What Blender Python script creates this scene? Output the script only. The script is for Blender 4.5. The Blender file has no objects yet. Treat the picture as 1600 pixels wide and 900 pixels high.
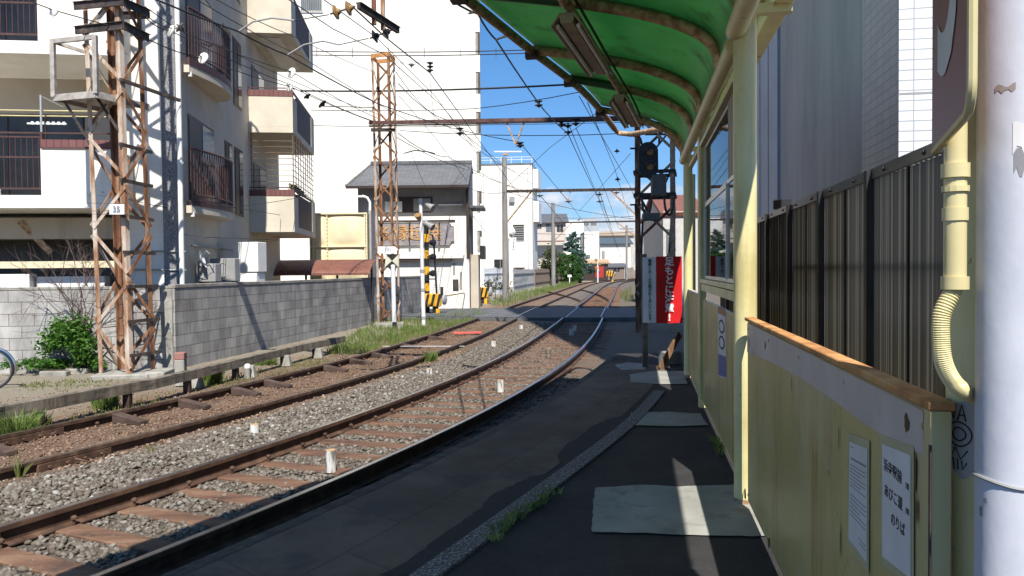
import bpy, math, random
import numpy as np
from mathutils import Vector, Matrix
rad = math.radians
V = Vector
scene = bpy.context.scene
C = scene.collection
random.seed(7)
rng = np.random.default_rng(7)

# ---------------------------------------------------------------- camera, sky, sun, exposure
PITCH, ROLL = 1.36, -0.5
cam_data = bpy.data.cameras.new("camera")
cam_data.sensor_width = 36.0
cam_data.lens = 27.0
cam_data.clip_start = 0.05
cam_data.clip_end = 3000
cam = bpy.data.objects.new("camera", cam_data)
CR = Matrix.Rotation(rad(90 - PITCH), 3, 'X') @ Matrix.Rotation(rad(ROLL), 3, 'Z')
CAM = V((0, 0, 1.5))
cam.matrix_world = Matrix.Translation(CAM) @ CR.to_4x4()
C.objects.link(cam)
scene.camera = cam

SUN_AZ, SUN_EL = 7.0, 52.0          # degrees to the right of straight behind the camera
world = bpy.data.worlds.new("World")
scene.world = world
world.use_nodes = True
nt = world.node_tree
nt.nodes.clear()
wo = nt.nodes.new("ShaderNodeOutputWorld")
bg = nt.nodes.new("ShaderNodeBackground")
bg.inputs["Strength"].default_value = 0.058
sky = nt.nodes.new("ShaderNodeTexSky")
sky.sky_type = 'NISHITA'
sky.sun_disc = False
sky.sun_elevation = rad(SUN_EL)
sky.sun_rotation = rad(180 - SUN_AZ)
sky.air_density = 1.0
sky.dust_density = 0.4
sky.ozone_density = 2.5
tc = nt.nodes.new("ShaderNodeTexCoord")
mp = nt.nodes.new("ShaderNodeMapping")
mp.inputs["Scale"].default_value = (5.0, 5.0, 11.0)
mp.inputs["Location"].default_value = (3.40, 1.7, 0.33)
nz = nt.nodes.new("ShaderNodeTexNoise")
nz.inputs["Scale"].default_value = 1.6
nz.inputs["Detail"].default_value = 9
nz.inputs["Roughness"].default_value = 0.58
sep = nt.nodes.new("ShaderNodeSeparateXYZ")
mr = nt.nodes.new("ShaderNodeMapRange")      # clouds only low over the horizon
mr.inputs[1].default_value = 0.03; mr.inputs[2].default_value = 0.145
mr.inputs[3].default_value = 0.22; mr.inputs[4].default_value = -0.34
ad = nt.nodes.new("ShaderNodeMath"); ad.operation = 'ADD'
cr = nt.nodes.new("ShaderNodeValToRGB")
cr.color_ramp.elements[0].position = 0.42; cr.color_ramp.elements[0].color = (0, 0, 0, 1)
cr.color_ramp.elements[1].position = 0.56; cr.color_ramp.elements[1].color = (0.9, 0.9, 0.9, 1)
mx = nt.nodes.new("ShaderNodeMix"); mx.data_type = 'RGBA'
mx.inputs[7].default_value = (8.6, 9.0, 9.8, 1)
tint = nt.nodes.new("ShaderNodeMix"); tint.data_type = 'RGBA'; tint.blend_type = 'MULTIPLY'
tint.inputs[0].default_value = 1.0
tr_ = nt.nodes.new("ShaderNodeValToRGB")
tr_.color_ramp.elements[0].position = 0.0; tr_.color_ramp.elements[0].color = (0.46, 0.60, 0.84, 1)
tr_.color_ramp.elements[1].position = 0.30; tr_.color_ramp.elements[1].color = (0.43, 0.745, 1.0, 1)
tm_ = nt.nodes.new("ShaderNodeMix"); tm_.data_type = 'RGBA'; tm_.blend_type = 'MULTIPLY'; tm_.inputs[0].default_value = 1.0
tm_.inputs[7].default_value = (1.62, 1.62, 1.62, 1)
L = nt.links.new
L(sep.outputs[2], tr_.inputs[0]); L(tr_.outputs[0], tm_.inputs[6]); L(tm_.outputs[2], tint.inputs[7])
L(tc.outputs["Generated"], mp.inputs[0]); L(mp.outputs[0], nz.inputs["Vector"])
L(tc.outputs["Generated"], sep.inputs[0]); L(sep.outputs[2], mr.inputs[0])
L(nz.outputs[0], ad.inputs[0]); L(mr.outputs[0], ad.inputs[1]); L(ad.outputs[0], cr.inputs[0])
L(sky.outputs[0], tint.inputs[6]); L(tint.outputs[2], mx.inputs[6])
n2_ = nt.nodes.new("ShaderNodeTexNoise"); n2_.inputs["Scale"].default_value = 4.5; n2_.inputs["Detail"].default_value = 6
L(mp.outputs[0], n2_.inputs["Vector"])
c2_ = nt.nodes.new("ShaderNodeValToRGB")
c2_.color_ramp.elements[0].position = 0.38; c2_.color_ramp.elements[0].color = (0.50, 0.58, 0.72, 1)
c2_.color_ramp.elements[1].position = 0.60; c2_.color_ramp.elements[1].color = (0.93, 0.95, 1.0, 1)
s2_ = nt.nodes.new("ShaderNodeMix"); s2_.data_type = 'RGBA'; s2_.blend_type = 'MULTIPLY'; s2_.inputs[0].default_value = 1.0; s2_.inputs[7].default_value = (10.5, 10.5, 10.5, 1)
L(n2_.outputs[0], c2_.inputs[0]); L(c2_.outputs[0], s2_.inputs[6]); L(s2_.outputs[2], mx.inputs[7])
L(cr.outputs[0], mx.inputs[0]); L(mx.outputs[2], bg.inputs[0]); L(bg.outputs[0], wo.inputs[0])

sun_data = bpy.data.lights.new("sun", 'SUN')
sun_data.energy = 4.8
sun_data.angle = rad(0.5)
sun_data.color = (1.0, 0.94, 0.84)
sun = bpy.data.objects.new("sun", sun_data)
SUN_DIR = V((math.sin(rad(SUN_AZ)) * math.cos(rad(SUN_EL)), -math.cos(rad(SUN_AZ)) * math.cos(rad(SUN_EL)), math.sin(rad(SUN_EL))))
sun.rotation_euler = SUN_DIR.to_track_quat('Z', 'Y').to_euler()
C.objects.link(sun)

scene.view_settings.view_transform = 'Standard'
scene.view_settings.look = 'None'
scene.view_settings.exposure = 0.72
scene.view_settings.gamma = 1.0
scene.view_settings.use_curve_mapping = False
scene.cycles.max_bounces = 6
scene.cycles.diffuse_bounces = 4
scene.cycles.glossy_bounces = 3
scene.cycles.transmission_bounces = 5
scene.cycles.transparent_max_bounces = 10
scene.cycles.sample_clamp_indirect = 6
scene.cycles.caustics_reflective = False
scene.cycles.caustics_refractive = False

# ---------------------------------------------------------------- picture -> place
FPX = 1200.0
def ray(px, py):
    return CR @ V(((px - 800) / FPX, (450 - py) / FPX, -1.0))
def Z(px, py, z):
    r = ray(px, py); return CAM + r * ((z - CAM.z) / r.z)
def D(px, py, y):
    r = ray(px, py); return CAM + r * (y / r.y)
def W(px, py, a, b):
    r = ray(px, py); nx, ny = b[1] - a[1], -(b[0] - a[0])
    return CAM + r * ((nx * a[0] + ny * a[1]) / (nx * r.x + ny * r.y))

# ---------------------------------------------------------------- mesh helpers
class MB:
    def __init__(self):
        self.v = []; self.f = []
    def add(self, vs, fs):
        n = len(self.v)
        self.v += [tuple(p) for p in vs]
        self.f += [tuple(i + n for i in f) for f in fs]
        return self
    def obox(self, o, a, b, c):
        o, a, b, c = V(o), V(a), V(b), V(c)
        if a.cross(b).dot(c) < 0: a, b = b, a
        self.add([o, o + a, o + a + b, o + b, o + c, o + a + c, o + a + b + c, o + b + c],
                 [(0, 3, 2, 1), (4, 5, 6, 7), (0, 1, 5, 4), (1, 2, 6, 5), (2, 3, 7, 6), (3, 0, 4, 7)])
        return self
    def box(self, c, s, rz=0.0):
        a = V((math.cos(rz), math.sin(rz), 0)); b = V((-math.sin(rz), math.cos(rz), 0))
        c = V(c)
        return self.obox(c - a * s[0] / 2 - b * s[1] / 2 - V((0, 0, s[2] / 2)), a * s[0], b * s[1], V((0, 0, s[2])))
    def bar(self, p, q, w, h=None, up=(0, 0, 1)):
        h = h or w
        p, q = V(p), V(q); d = q - p
        if d.length < 1e-6: return self
        u = V(up)
        if abs(d.normalized().dot(u)) > 0.98: u = V((0, 1, 0)) if abs(d.normalized().y) < 0.9 else V((1, 0, 0))
        s = d.cross(u).normalized(); t = s.cross(d).normalized()
        return self.obox(p - s * w / 2 - t * h / 2, s * w, t * h, d)
    def angle(self, p, q, w, s, t, th=0.01):
        p, q = V(p), V(q); d = q - p; s = V(s).normalized(); t = V(t).normalized()
        self.obox(p, s * w, t * th, d)
        return self.obox(p + t * th, s * th, t * (w - th), d)
    def tube(self, pts, r, n=8, cap=True):
        pts = [V(p) for p in pts]; m = len(pts)
        rs = r if isinstance(r, (list, tuple)) else [r] * m
        t0 = (pts[1] - pts[0]).normalized()
        u = V((0, 0, 1)) if abs(t0.z) < 0.9 else V((1, 0, 0))
        s = t0.cross(u).normalized()
        vs, fs = [], []
        for i in range(m):
            t = (pts[min(i + 1, m - 1)] - pts[max(i - 1, 0)]).normalized()
            s = (s - t * s.dot(t)).normalized(); b = t.cross(s)
            for k in range(n):
                a = 2 * math.pi * k / n
                vs.append(pts[i] + (s * math.cos(a) + b * math.sin(a)) * rs[i])
        for i in range(m - 1):
            for k in range(n):
                k2 = (k + 1) % n
                fs.append((i * n + k, i * n + k2, (i + 1) * n + k2, (i + 1) * n + k))
        if cap:
            fs.append(tuple(range(n))[::-1]); fs.append(tuple((m - 1) * n + k for k in range(n)))
        return self.add(vs, fs)
    def cyl(self, p, q, r, r2=None, n=12):
        return self.tube([p, q], [r, r2 if r2 is not None else r], n)
    def lathe(self, c, prof, n=12, axis=(0, 0, 1)):
        ax = V(axis).normalized(); u = V((1, 0, 0)) if abs(ax.x) < 0.8 else V((0, 1, 0))
        s = ax.cross(u).normalized(); b = ax.cross(s); c = V(c)
        vs, fs = [], []
        for (r, z) in prof:
            for k in range(n):
                a = 2 * math.pi * k / n
                vs.append(c + ax * z + (s * math.cos(a) + b * math.sin(a)) * max(r, 1e-4))
        for i in range(len(prof) - 1):
            for k in range(n):
                k2 = (k + 1) % n
                fs.append((i * n + k, i * n + k2, (i + 1) * n + k2, (i + 1) * n + k))
        fs.append(tuple(range(n))[::-1]); fs.append(tuple((len(prof) - 1) * n + k for k in range(n)))
        return self.add(vs, fs)
    def prism(self, poly, vec):
        poly = [V(p) for p in poly]; vec = V(vec); n = len(poly)
        return self.add(poly + [p + vec for p in poly],
                        [tuple(range(n))[::-1], tuple(range(n, 2 * n))] + [(i, (i + 1) % n, n + (i + 1) % n, n + i) for i in range(n)])
    def sweep(self, path, prof, close=True):
        """prof: (side, up) pairs; path: points with horizontal side vector from the heading"""
        path = [V(p) for p in path]; m, n = len(path), len(prof); vs, fs = [], []
        for i in range(m):
            t = path[min(i + 1, m - 1)] - path[max(i - 1, 0)]; t.z = 0; t.normalize()
            s = V((t.y, -t.x, 0))
            for (a, b) in prof: vs.append(path[i] + s * a + V((0, 0, b)))
        for i in range(m - 1):
            for k in range(n if close else n - 1):
                k2 = (k + 1) % n
                fs.append((i * n + k, (i + 1) * n + k, (i + 1) * n + k2, i * n + k2))
        if close:
            fs.append(tuple(range(n))); fs.append(tuple((m - 1) * n + k for k in range(n))[::-1])
        return self.add(vs, fs)
    def grid(self, rows):
        m, n = len(rows), len(rows[0])
        return self.add([p for r in rows for p in r], [(i * n + k, i * n + k + 1, (i + 1) * n + k + 1, (i + 1) * n + k) for i in range(m - 1) for k in range(n - 1)])
    def build(self, name, mat, parent=None, smooth=False, bevel=0.0, uv=None, solid=0.0):
        me = bpy.data.meshes.new(name)
        off = V(parent.get("_o", (0, 0, 0))) if parent is not None else V((0, 0, 0))
        me.from_pydata([V(p) - off for p in self.v], [], self.f)
        me.validate()
        lay = me.uv_layers.new(name="UVMap")
        if uv is None:
            for p in me.polygons:
                nrm = p.normal
                if abs(nrm.z) > 0.75: tu, tv = V((1, 0, 0)), V((0, 1, 0))
                else:
                    tu = V((-nrm.y, nrm.x, 0)).normalized(); tv = nrm.cross(tu)
                for li in p.loop_indices:
                    co = me.vertices[me.loops[li].vertex_index].co + off
                    lay.data[li].uv = (co.dot(tu), co.dot(tv))
        else:
            for lp in me.loops: lay.data[lp.index].uv = uv[lp.vertex_index]
        if smooth:
            me.polygons.foreach_set("use_smooth", [True] * len(me.polygons))
        me.materials.append(mat)
        o = bpy.data.objects.new(name, me); C.objects.link(o)
        if smooth:
            try: me.set_sharp_from_angle(angle=rad(40))
            except Exception: pass
        if bevel:
            md = o.modifiers.new("edge", 'BEVEL'); md.width = bevel; md.segments = 1; md.limit_method = 'ANGLE'
        if solid:
            md = o.modifiers.new("thickness", 'SOLIDIFY'); md.thickness = solid
        if parent is not None:
            o.parent = parent; o["_o"] = tuple(off)
        return o
def B(*a): return MB().box(*a)
def tag(o, label, cat, group=None):
    o["label"] = label; o["category"] = cat
    if group: o["group"] = group
    return o
def setting(o, kind="structure", label=None):
    o["kind"] = kind
    if label: o["label"] = label
    return o
def thing(name, label, cat, loc=(0, 0, 0), group=None):
    o = bpy.data.objects.new(name, None); C.objects.link(o)
    o.location = loc; o["_o"] = tuple(loc); o.empty_display_size = 0.2
    return tag(o, label, cat, group)
def dup(root, loc, rz=0.0, label=None, group=None):
    def cp(o, parent):
        c = o.copy(); C.objects.link(c)
        if parent is not None: c.parent = parent
        for ch in [k for k in o.children]: cp(ch, c)
        return c
    r = cp(root, None)
    r.location = loc; r.rotation_euler = (0, 0, rz)
    if label: r["label"] = label
    if group: r["group"] = group
    return r
def textmesh(s, size, origin, right, up, mat, name, parent, align='CENTER', depth=0.002, spacing=1.0, bold=0.0, sx=1.0):
    cu = bpy.data.curves.new(name, 'FONT'); cu.body = s; cu.size = size; cu.align_x = align; cu.align_y = 'CENTER'
    cu.space_character = spacing; cu.offset = bold; cu.resolution_u = 3
    t = bpy.data.objects.new(name, cu); C.objects.link(t)
    dg = bpy.context.evaluated_depsgraph_get(); dg.update()
    me = bpy.data.meshes.new_from_object(t.evaluated_get(dg))
    bpy.data.objects.remove(t)
    right, up, origin = V(right).normalized(), V(up).normalized(), V(origin)
    nrm = right.cross(up); off = V(parent.get("_o", (0, 0, 0))) if parent is not None else V((0, 0, 0))
    for v in me.vertices:
        v.co = origin + right * v.co.x * sx + up * v.co.y + nrm * depth - off
    me.materials.clear(); me.materials.append(mat); me.name = name
    o = bpy.data.objects.new(name, me); C.objects.link(o)
    if parent is not None: o.parent = parent; o["_o"] = tuple(off)
    return o

# ---------------------------------------------------------------- materials
def M(name, stops, scale=3.0, rough=0.7, metal=0.0, bump=0.0, bscale=None, detail=5.0, nrough=0.6, coord="pos", stretch=(1, 1, 1), spec=0.4, rough2=None):
    m = bpy.data.materials.new(name); m.use_nodes = True
    t = m.node_tree; n = t.nodes; p = n["Principled BSDF"]
    p.inputs["Roughness"].default_value = rough; p.inputs["Metallic"].default_value = metal
    p.inputs["Specular IOR Level"].default_value = spec
    if isinstance(stops[0], (int, float)):
        c = stops; stops = [(0.35, tuple(x * 0.9 for x in c)), (0.65, tuple(x * 1.08 for x in c))]
    if coord == "pos": src = n.new("ShaderNodeNewGeometry").outputs["Position"]
    elif coord == "uv": src = n.new("ShaderNodeTexCoord").outputs["UV"]
    else: src = n.new("ShaderNodeTexCoord").outputs["Object"]
    mpn = n.new("ShaderNodeMapping"); mpn.inputs["Scale"].default_value = stretch
    t.links.new(src, mpn.inputs[0])
    no = n.new("ShaderNodeTexNoise"); no.inputs["Scale"].default_value = scale; no.inputs["Detail"].default_value = detail; no.inputs["Roughness"].default_value = nrough
    t.links.new(mpn.outputs[0], no.inputs["Vector"])
    ra = n.new("ShaderNodeValToRGB"); el = ra.color_ramp.elements
    while len(el) < len(stops): el.new(0.5)
    for e, (ps, c) in zip(el, stops): e.position = ps; e.color = (*c, 1)
    t.links.new(no.outputs[0], ra.inputs[0]); t.links.new(ra.outputs[0], p.inputs["Base Color"])
    if rough2 is not None:
        q = n.new("ShaderNodeMapRange"); q.inputs[1].default_value = 0.35; q.inputs[2].default_value = 0.65; q.inputs[3].default_value = rough; q.inputs[4].default_value = rough2
        t.links.new(no.outputs[0], q.inputs[0]); t.links.new(q.outputs[0], p.inputs["Roughness"])
    if bump:
        n2 = n.new("ShaderNodeTexNoise"); n2.inputs["Scale"].default_value = bscale or scale * 6; n2.inputs["Detail"].default_value = 4
        t.links.new(mpn.outputs[0], n2.inputs["Vector"])
        bp = n.new("ShaderNodeBump"); bp.inputs["Strength"].default_value = bump; bp.inputs["Distance"].default_value = 0.02
        t.links.new(n2.outputs[0], bp.inputs["Height"]); t.links.new(bp.outputs[0], p.inputs["Normal"])
    m["_p"] = p.name
    return m
def spots(m, col, scale=8, lo=.60, hi=.66, stretch=(1, 1, 1), amount=1.0, detail=6, seed=0.0):
    """a second layer on a material: dirt, rust or wear patches with an outline of their own"""
    t = m.node_tree; n = t.nodes; p = n["Principled BSDF"]; old = p.inputs["Base Color"].links[0].from_socket
    g = n.new("ShaderNodeNewGeometry"); mpn = n.new("ShaderNodeMapping"); mpn.inputs["Scale"].default_value = stretch; mpn.inputs["Location"].default_value = (seed, seed * .7, seed * .3)
    t.links.new(g.outputs["Position"], mpn.inputs[0])
    no = n.new("ShaderNodeTexNoise"); no.inputs["Scale"].default_value = scale; no.inputs["Detail"].default_value = detail; no.inputs["Roughness"].default_value = .65; t.links.new(mpn.outputs[0], no.inputs["Vector"])
    r = n.new("ShaderNodeMapRange"); r.inputs[1].default_value = lo; r.inputs[2].default_value = hi; r.inputs[3].default_value = 0; r.inputs[4].default_value = amount; t.links.new(no.outputs[0], r.inputs[0])
    mi = n.new("ShaderNodeMix"); mi.data_type = 'RGBA'; mi.inputs[7].default_value = (*col, 1)
    t.links.new(r.outputs[0], mi.inputs[0]); t.links.new(old, mi.inputs[6])
    for l in list(old.links):
        if l.to_node != mi: to = l.to_socket; t.links.remove(l); t.links.new(mi.outputs[2], to)
    return m
def brick(name, c1, c2, mortar, bw, bh, ms=0.01, rough=0.8, offset=0.5, dirt=None, dscale=1.2, bump=0.4, bias=0.0, dstretch=(1, 1, 1)):
    m = bpy.data.materials.new(name); m.use_nodes = True
    t = m.node_tree; n = t.nodes; p = n["Principled BSDF"]; p.inputs["Roughness"].default_value = rough
    uv = n.new("ShaderNodeTexCoord")
    b = n.new("ShaderNodeTexBrick"); b.offset = offset
    b.inputs["Color1"].default_value = (*c1, 1); b.inputs["Color2"].default_value = (*c2, 1); b.inputs["Mortar"].default_value = (*mortar, 1)
    b.inputs["Scale"].default_value = 1; b.inputs["Mortar Size"].default_value = ms; b.inputs["Brick Width"].default_value = bw; b.inputs["Row Height"].default_value = bh
    b.inputs["Mortar Smooth"].default_value = 0.2; b.inputs["Bias"].default_value = bias
    t.links.new(uv.outputs["UV"], b.inputs["Vector"])
    out = b.outputs["Color"]
    if dirt:
        mpn = n.new("ShaderNodeMapping"); mpn.inputs["Scale"].default_value = dstretch
        t.links.new(uv.outputs["UV"], mpn.inputs[0])
        no = n.new("ShaderNodeTexNoise"); no.inputs["Scale"].default_value = dscale; no.inputs["Detail"].default_value = 8; no.inputs["Roughness"].default_value = 0.65
        t.links.new(mpn.outputs[0], no.inputs["Vector"])
        ra = n.new("ShaderNodeValToRGB"); ra.color_ramp.elements[0].position = 0.35; ra.color_ramp.elements[0].color = (*dirt, 1); ra.color_ramp.elements[1].position = 0.62; ra.color_ramp.elements[1].color = (1, 1, 1, 1)
        t.links.new(no.outputs[0], ra.inputs[0])
        mi = n.new("ShaderNodeMix"); mi.data_type = 'RGBA'; mi.blend_type = 'MULTIPLY'; mi.inputs[0].default_value = 1
        t.links.new(out, mi.inputs[6]); t.links.new(ra.outputs[0], mi.inputs[7]); out = mi.outputs[2]
    t.links.new(out, p.inputs["Base Color"])
    bp = n.new("ShaderNodeBump"); bp.inputs["Strength"].default_value = bump; bp.inputs["Distance"].default_value = 0.01; bp.invert = True
    t.links.new(b.outputs["Fac"], bp.inputs["Height"]); t.links.new(bp.outputs[0], p.inputs["Normal"])
    return m
def translucent(name, col, amount=0.4, rough=0.5):
    m = M(name, col, scale=2.0, rough=rough)
    t = m.node_tree; n = t.nodes; p = n["Principled BSDF"]; out = n["Material Output"]
    tr = n.new("ShaderNodeBsdfTranslucent"); mix = n.new("ShaderNodeMixShader"); mix.inputs[0].default_value = amount
    src = p.inputs["Base Color"].links[0].from_socket
    t.links.new(src, tr.inputs[0]); t.links.new(p.outputs[0], mix.inputs[1]); t.links.new(tr.outputs[0], mix.inputs[2]); t.links.new(mix.outputs[0], out.inputs[0])
    return m
def glass(name, tintc=(0.9, 0.95, 0.97), refl=0.12, ior=1.5):
    m = bpy.data.materials.new(name); m.use_nodes = True
    t = m.node_tree; n = t.nodes; n.remove(n["Principled BSDF"]); out = n["Material Output"]
    tr = n.new("ShaderNodeBsdfTransparent"); tr.inputs[0].default_value = (*tintc, 1)
    flat = ior is None; ior = ior or 1.0
    gl = n.new("ShaderNodeBsdfGlossy"); gl.inputs["Roughness"].default_value = 0.02
    lw = n.new("ShaderNodeFresnel"); lw.inputs[0].default_value = ior
    ma = n.new("ShaderNodeMath"); ma.operation = 'ADD'; ma.inputs[1].default_value = refl; ma.use_clamp = True
    mix = n.new("ShaderNodeMixShader")
    t.links.new(lw.outputs[0], ma.inputs[0]); t.links.new(ma.outputs[0], mix.inputs[0]); t.links.new(tr.outputs[0], mix.inputs[1]); t.links.new(gl.outputs[0], mix.inputs[2]); t.links.new(mix.outputs[0], out.inputs[0])
    return m

m_rust = M("rusty steel", [(0.30, (.035, .020, .015)), (0.43, (.14, .062, .032)), (0.56, (.27, .135, .07)), (0.70, (.42, .36, .31))], scale=5, rough=.8, bump=.3, bscale=60, stretch=(1, 1, .25))
m_rust_pale = M("pale peeling steel", [(0.28, (.07, .035, .022)), (0.42, (.29, .15, .08)), (0.53, (.46, .36, .28)), (0.72, (.58, .54, .50))], scale=5, rough=.75, bump=.3, bscale=60, stretch=(1, 1, .22))
m_rust_dark = M("dark weathered steel", [(0.35, (.022, .018, .017)), (0.55, (.06, .045, .04)), (0.75, (.16, .11, .08))], scale=8, rough=.7)
m_rust_brown = M("brown rusted tube", [(0.28, (.13, .07, .04)), (0.43, (.32, .20, .12)), (0.55, (.46, .33, .21)), (0.72, (.54, .43, .30))], scale=14, rough=.65, bump=.2, bscale=90)
m_rust_orange = M("orange rusted edge", [(0.3, (.26, .11, .04)), (0.55, (.52, .26, .10)), (0.75, (.60, .38, .21))], scale=9, rough=.8, bump=.25, bscale=80)
m_rail = M("rusted rail side", [(0.3, (.035, .020, .015)), (0.55, (.095, .052, .034)), (0.75, (.16, .098, .068))], scale=7, rough=.7, bump=.15, bscale=120)
m_railtop = M("polished running band", [(0.35, (.30, .30, .31)), (0.65, (.45, .45, .46))], scale=4, rough=.30, metal=1.0)
m_railtop_dull = M("dull running band", [(0.35, (.10, .08, .06)), (0.65, (.24, .20, .16))], scale=6, rough=.42, metal=.8)
m_tie = M("rust stained sleeper wood", [(0.3, (.08, .043, .030)), (0.55, (.165, .090, .056)), (0.75, (.235, .15, .10))], scale=3, rough=.88, bump=.5, bscale=40, stretch=(.5, 2.5, 1))
m_tie_dark = M("dark oily sleeper wood", [(0.3, (.04, .025, .02)), (0.6, (.09, .058, .045)), (0.8, (.15, .10, .08))], scale=4, rough=.85, bump=.5, bscale=40)
m_asphalt = M("worn asphalt", [(0.35, (.020, .020, .022)), (0.55, (.032, .031, .033)), (0.75, (.052, .051, .051))], scale=2.2, rough=.9, bump=.6, bscale=130, nrough=.75, detail=9)
m_asphalt_d = M("dark asphalt overlay", [(0.4, (.016, .016, .019)), (0.6, (.027, .027, .031)), (0.8, (.042, .042, .046))], scale=60, rough=.9, bump=.6, bscale=150, nrough=.8)
m_paving = brick("concrete platform slabs", (.135, .098, .072), (.155, .114, .085), (.10, .075, .056), 1.0, .62, .010, rough=.9, dirt=(.45, .42, .40), dscale=1.1, bump=.15)
m_kerb = M("pebbled kerb band", [(0.42, (.05, .05, .055)), (0.55, (.15, .15, .155)), (0.68, (.34, .34, .34))], scale=75, rough=.8, bump=.8, bscale=80, nrough=.4, detail=2)
m_patch = M("pale cement patch", [(0.3, (.23, .235, .215)), (0.6, (.32, .32, .295)), (0.8, (.37, .365, .34))], scale=3, rough=.9, bump=.2, bscale=60)
m_concrete = M("grey concrete", [(0.3, (.20, .19, .17)), (0.55, (.31, .30, .27)), (0.75, (.40, .385, .35))], scale=3, rough=.9, bump=.3, bscale=60)
m_block = brick("grey concrete block", (.33, .322, .31), (.46, .45, .43), (.11, .105, .10), .48, .237, .0055, rough=.9, dirt=(.50, .49, .50), dscale=1.3, bump=.6, dstretch=(1.6, .55, 1))
m_white = M("white painted wall", [(0.3, (.70, .67, .61)), (0.6, (.80, .775, .72)), (0.8, (.83, .81, .77))], scale=1.2, rough=.85, bump=.06, bscale=60)
m_white_cool = M("white render", [(0.3, (.70, .70, .69)), (0.7, (.82, .82, .81))], scale=.8, rough=.85)
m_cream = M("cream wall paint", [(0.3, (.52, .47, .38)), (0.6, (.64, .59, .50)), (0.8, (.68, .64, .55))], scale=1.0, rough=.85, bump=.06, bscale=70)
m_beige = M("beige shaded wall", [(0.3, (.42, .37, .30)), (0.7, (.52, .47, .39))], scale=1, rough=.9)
m_pebble = M("pebble dash", [(0.35, (.10, .10, .11)), (0.5, (.22, .22, .235)), (0.68, (.40, .40, .41))], scale=45, rough=.95, bump=.7, bscale=60, nrough=.5)
m_maroon = M("maroon painted metal", [(0.3, (.055, .026, .024)), (0.7, (.095, .045, .042))], scale=4, rough=.55)
m_maroon_tile = brick("maroon cladding", (.15, .055, .055), (.17, .07, .065), (.07, .03, .03), .14, .5, .01, rough=.6)
m_dark = M("dark opening", [(0.3, (.010, .010, .012)), (0.7, (.025, .025, .028))], scale=2, rough=.5)
m_glassdark = M("dark window glass", [(0.3, (.025, .025, .026)), (0.7, (.07, .07, .07))], scale=1, rough=.15, spec=.35)
m_glassblue = M("grey blue window glass", [(0.3, (.10, .12, .13)), (0.7, (.19, .215, .23))], scale=1, rough=.25, spec=.35)
m_frame = M("brown window frame", (.045, .03, .026), rough=.5)
m_alu = M("aluminium", (.55, .55, .54), rough=.4, metal=.7)
m_whiteplas = M("white plastic", (.78, .78, .76), scale=3, rough=.45)
m_greyplas = M("grey plastic", (.30, .30, .30), scale=3, rough=.5)
m_black = M("black metal", [(0.3, (.012, .012, .013)), (0.7, (.03, .03, .032))], scale=5, rough=.5)
m_wire = M("wire", (.03, .03, .033), rough=.6)
m_wire_cu = M("copper wire", (.10, .065, .04), rough=.5)
m_porc = M("white porcelain", (.72, .72, .70), rough=.15)
m_porc_b = M("brown porcelain", (.30, .18, .07), rough=.2)
m_porc_d = M("dark porcelain", (.025, .022, .022), rough=.25)
m_yellow = M("pale yellow paint", [(0.28, (.50, .44, .20)), (0.5, (.66, .60, .31)), (0.75, (.72, .66, .37))], scale=2.2, rough=.42, bump=.05, bscale=30)
m_yellow_pipe = M("pale yellow pipe", [(0.22, (.26, .17, .07)), (0.34, (.60, .53, .28)), (0.75, (.70, .64, .38))], scale=5, rough=.45)
m_panel = M("yellow steel panel", [(0.25, (.30, .24, .085)), (0.45, (.45, .375, .15)), (0.7, (.515, .44, .185))], scale=1.4, rough=.28, stretch=(1, 1, .3), bump=.03, bscale=8, rough2=.45)
m_lilac = M("grey lilac repaint", [(0.25, (.24, .15, .11)), (0.33, (.42, .38, .36)), (0.7, (.54, .49, .47))], scale=3.5, rough=.45)
m_green = translucent("green roof sheet", (.14, .42, .19), .45)
m_greenpaint = M("dark green paint", (.012, .075, .025), rough=.5)
m_fixture = M("dusty light fitting", [(0.3, (.28, .22, .16)), (0.7, (.46, .39, .31))], scale=6, rough=.6)
m_greypole = M("grey painted pole", [(0.28, (.37, .39, .45)), (0.5, (.48, .50, .56)), (0.75, (.53, .55, .61))], scale=3, rough=.5, bump=.12, bscale=14, stretch=(1, 1, .6))
m_red = M("red sign face", (.52, .015, .02), rough=.4)
m_redbrown = M("red brown sign face", [(0.3, (.20, .045, .045)), (0.7, (.25, .06, .06))], scale=2, rough=.45)
m_paper = M("white paper", [(0.3, (.56, .56, .57)), (0.7, (.66, .66, .67))], scale=5, rough=.7)
m_tape = M("clear tape", (.52, .49, .31), rough=.22)
m_ink = M("black ink", (.02, .02, .022), rough=.7)
m_inkgrey = M("grey ink", (.22, .22, .24), rough=.7)
m_signwhite = M("sign white", (.74, .76, .78), rough=.5)
m_signletter = M("grey sign figure", (.55, .55, .57), rough=.5)
m_wood = M("weathered wood", [(0.3, (.07, .058, .047)), (0.5, (.15, .128, .10)), (0.75, (.25, .22, .18))], scale=6, rough=.9, bump=.4, bscale=50, stretch=(1, 1, .2))
m_woodbrown = M("brown wood", [(0.3, (.10, .055, .03)), (0.7, (.24, .14, .08))], scale=6, rough=.85, stretch=(1, 1, .2))
m_hood = M("yellow enamel", (.75, .38, .02), rough=.4)
m_roof = brick("slate grey roof tiles", (.095, .099, .112), (.125, .13, .142), (.045, .046, .05), .5, .26, .012, rough=.6, bump=.8)
m_roofblue = M("blue grey tiled roof", [(0.3, (.05, .07, .085)), (0.7, (.10, .13, .15))], scale=8, rough=.6)
m_housegrey = M("grey upper wall", [(0.3, (.24, .225, .215)), (0.7, (.33, .31, .30))], scale=1.5, rough=.9)
m_gold = M("worn gold characters", [(0.3, (.34, .17, .06)), (0.7, (.60, .38, .18))], scale=12, rough=.6)
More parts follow.
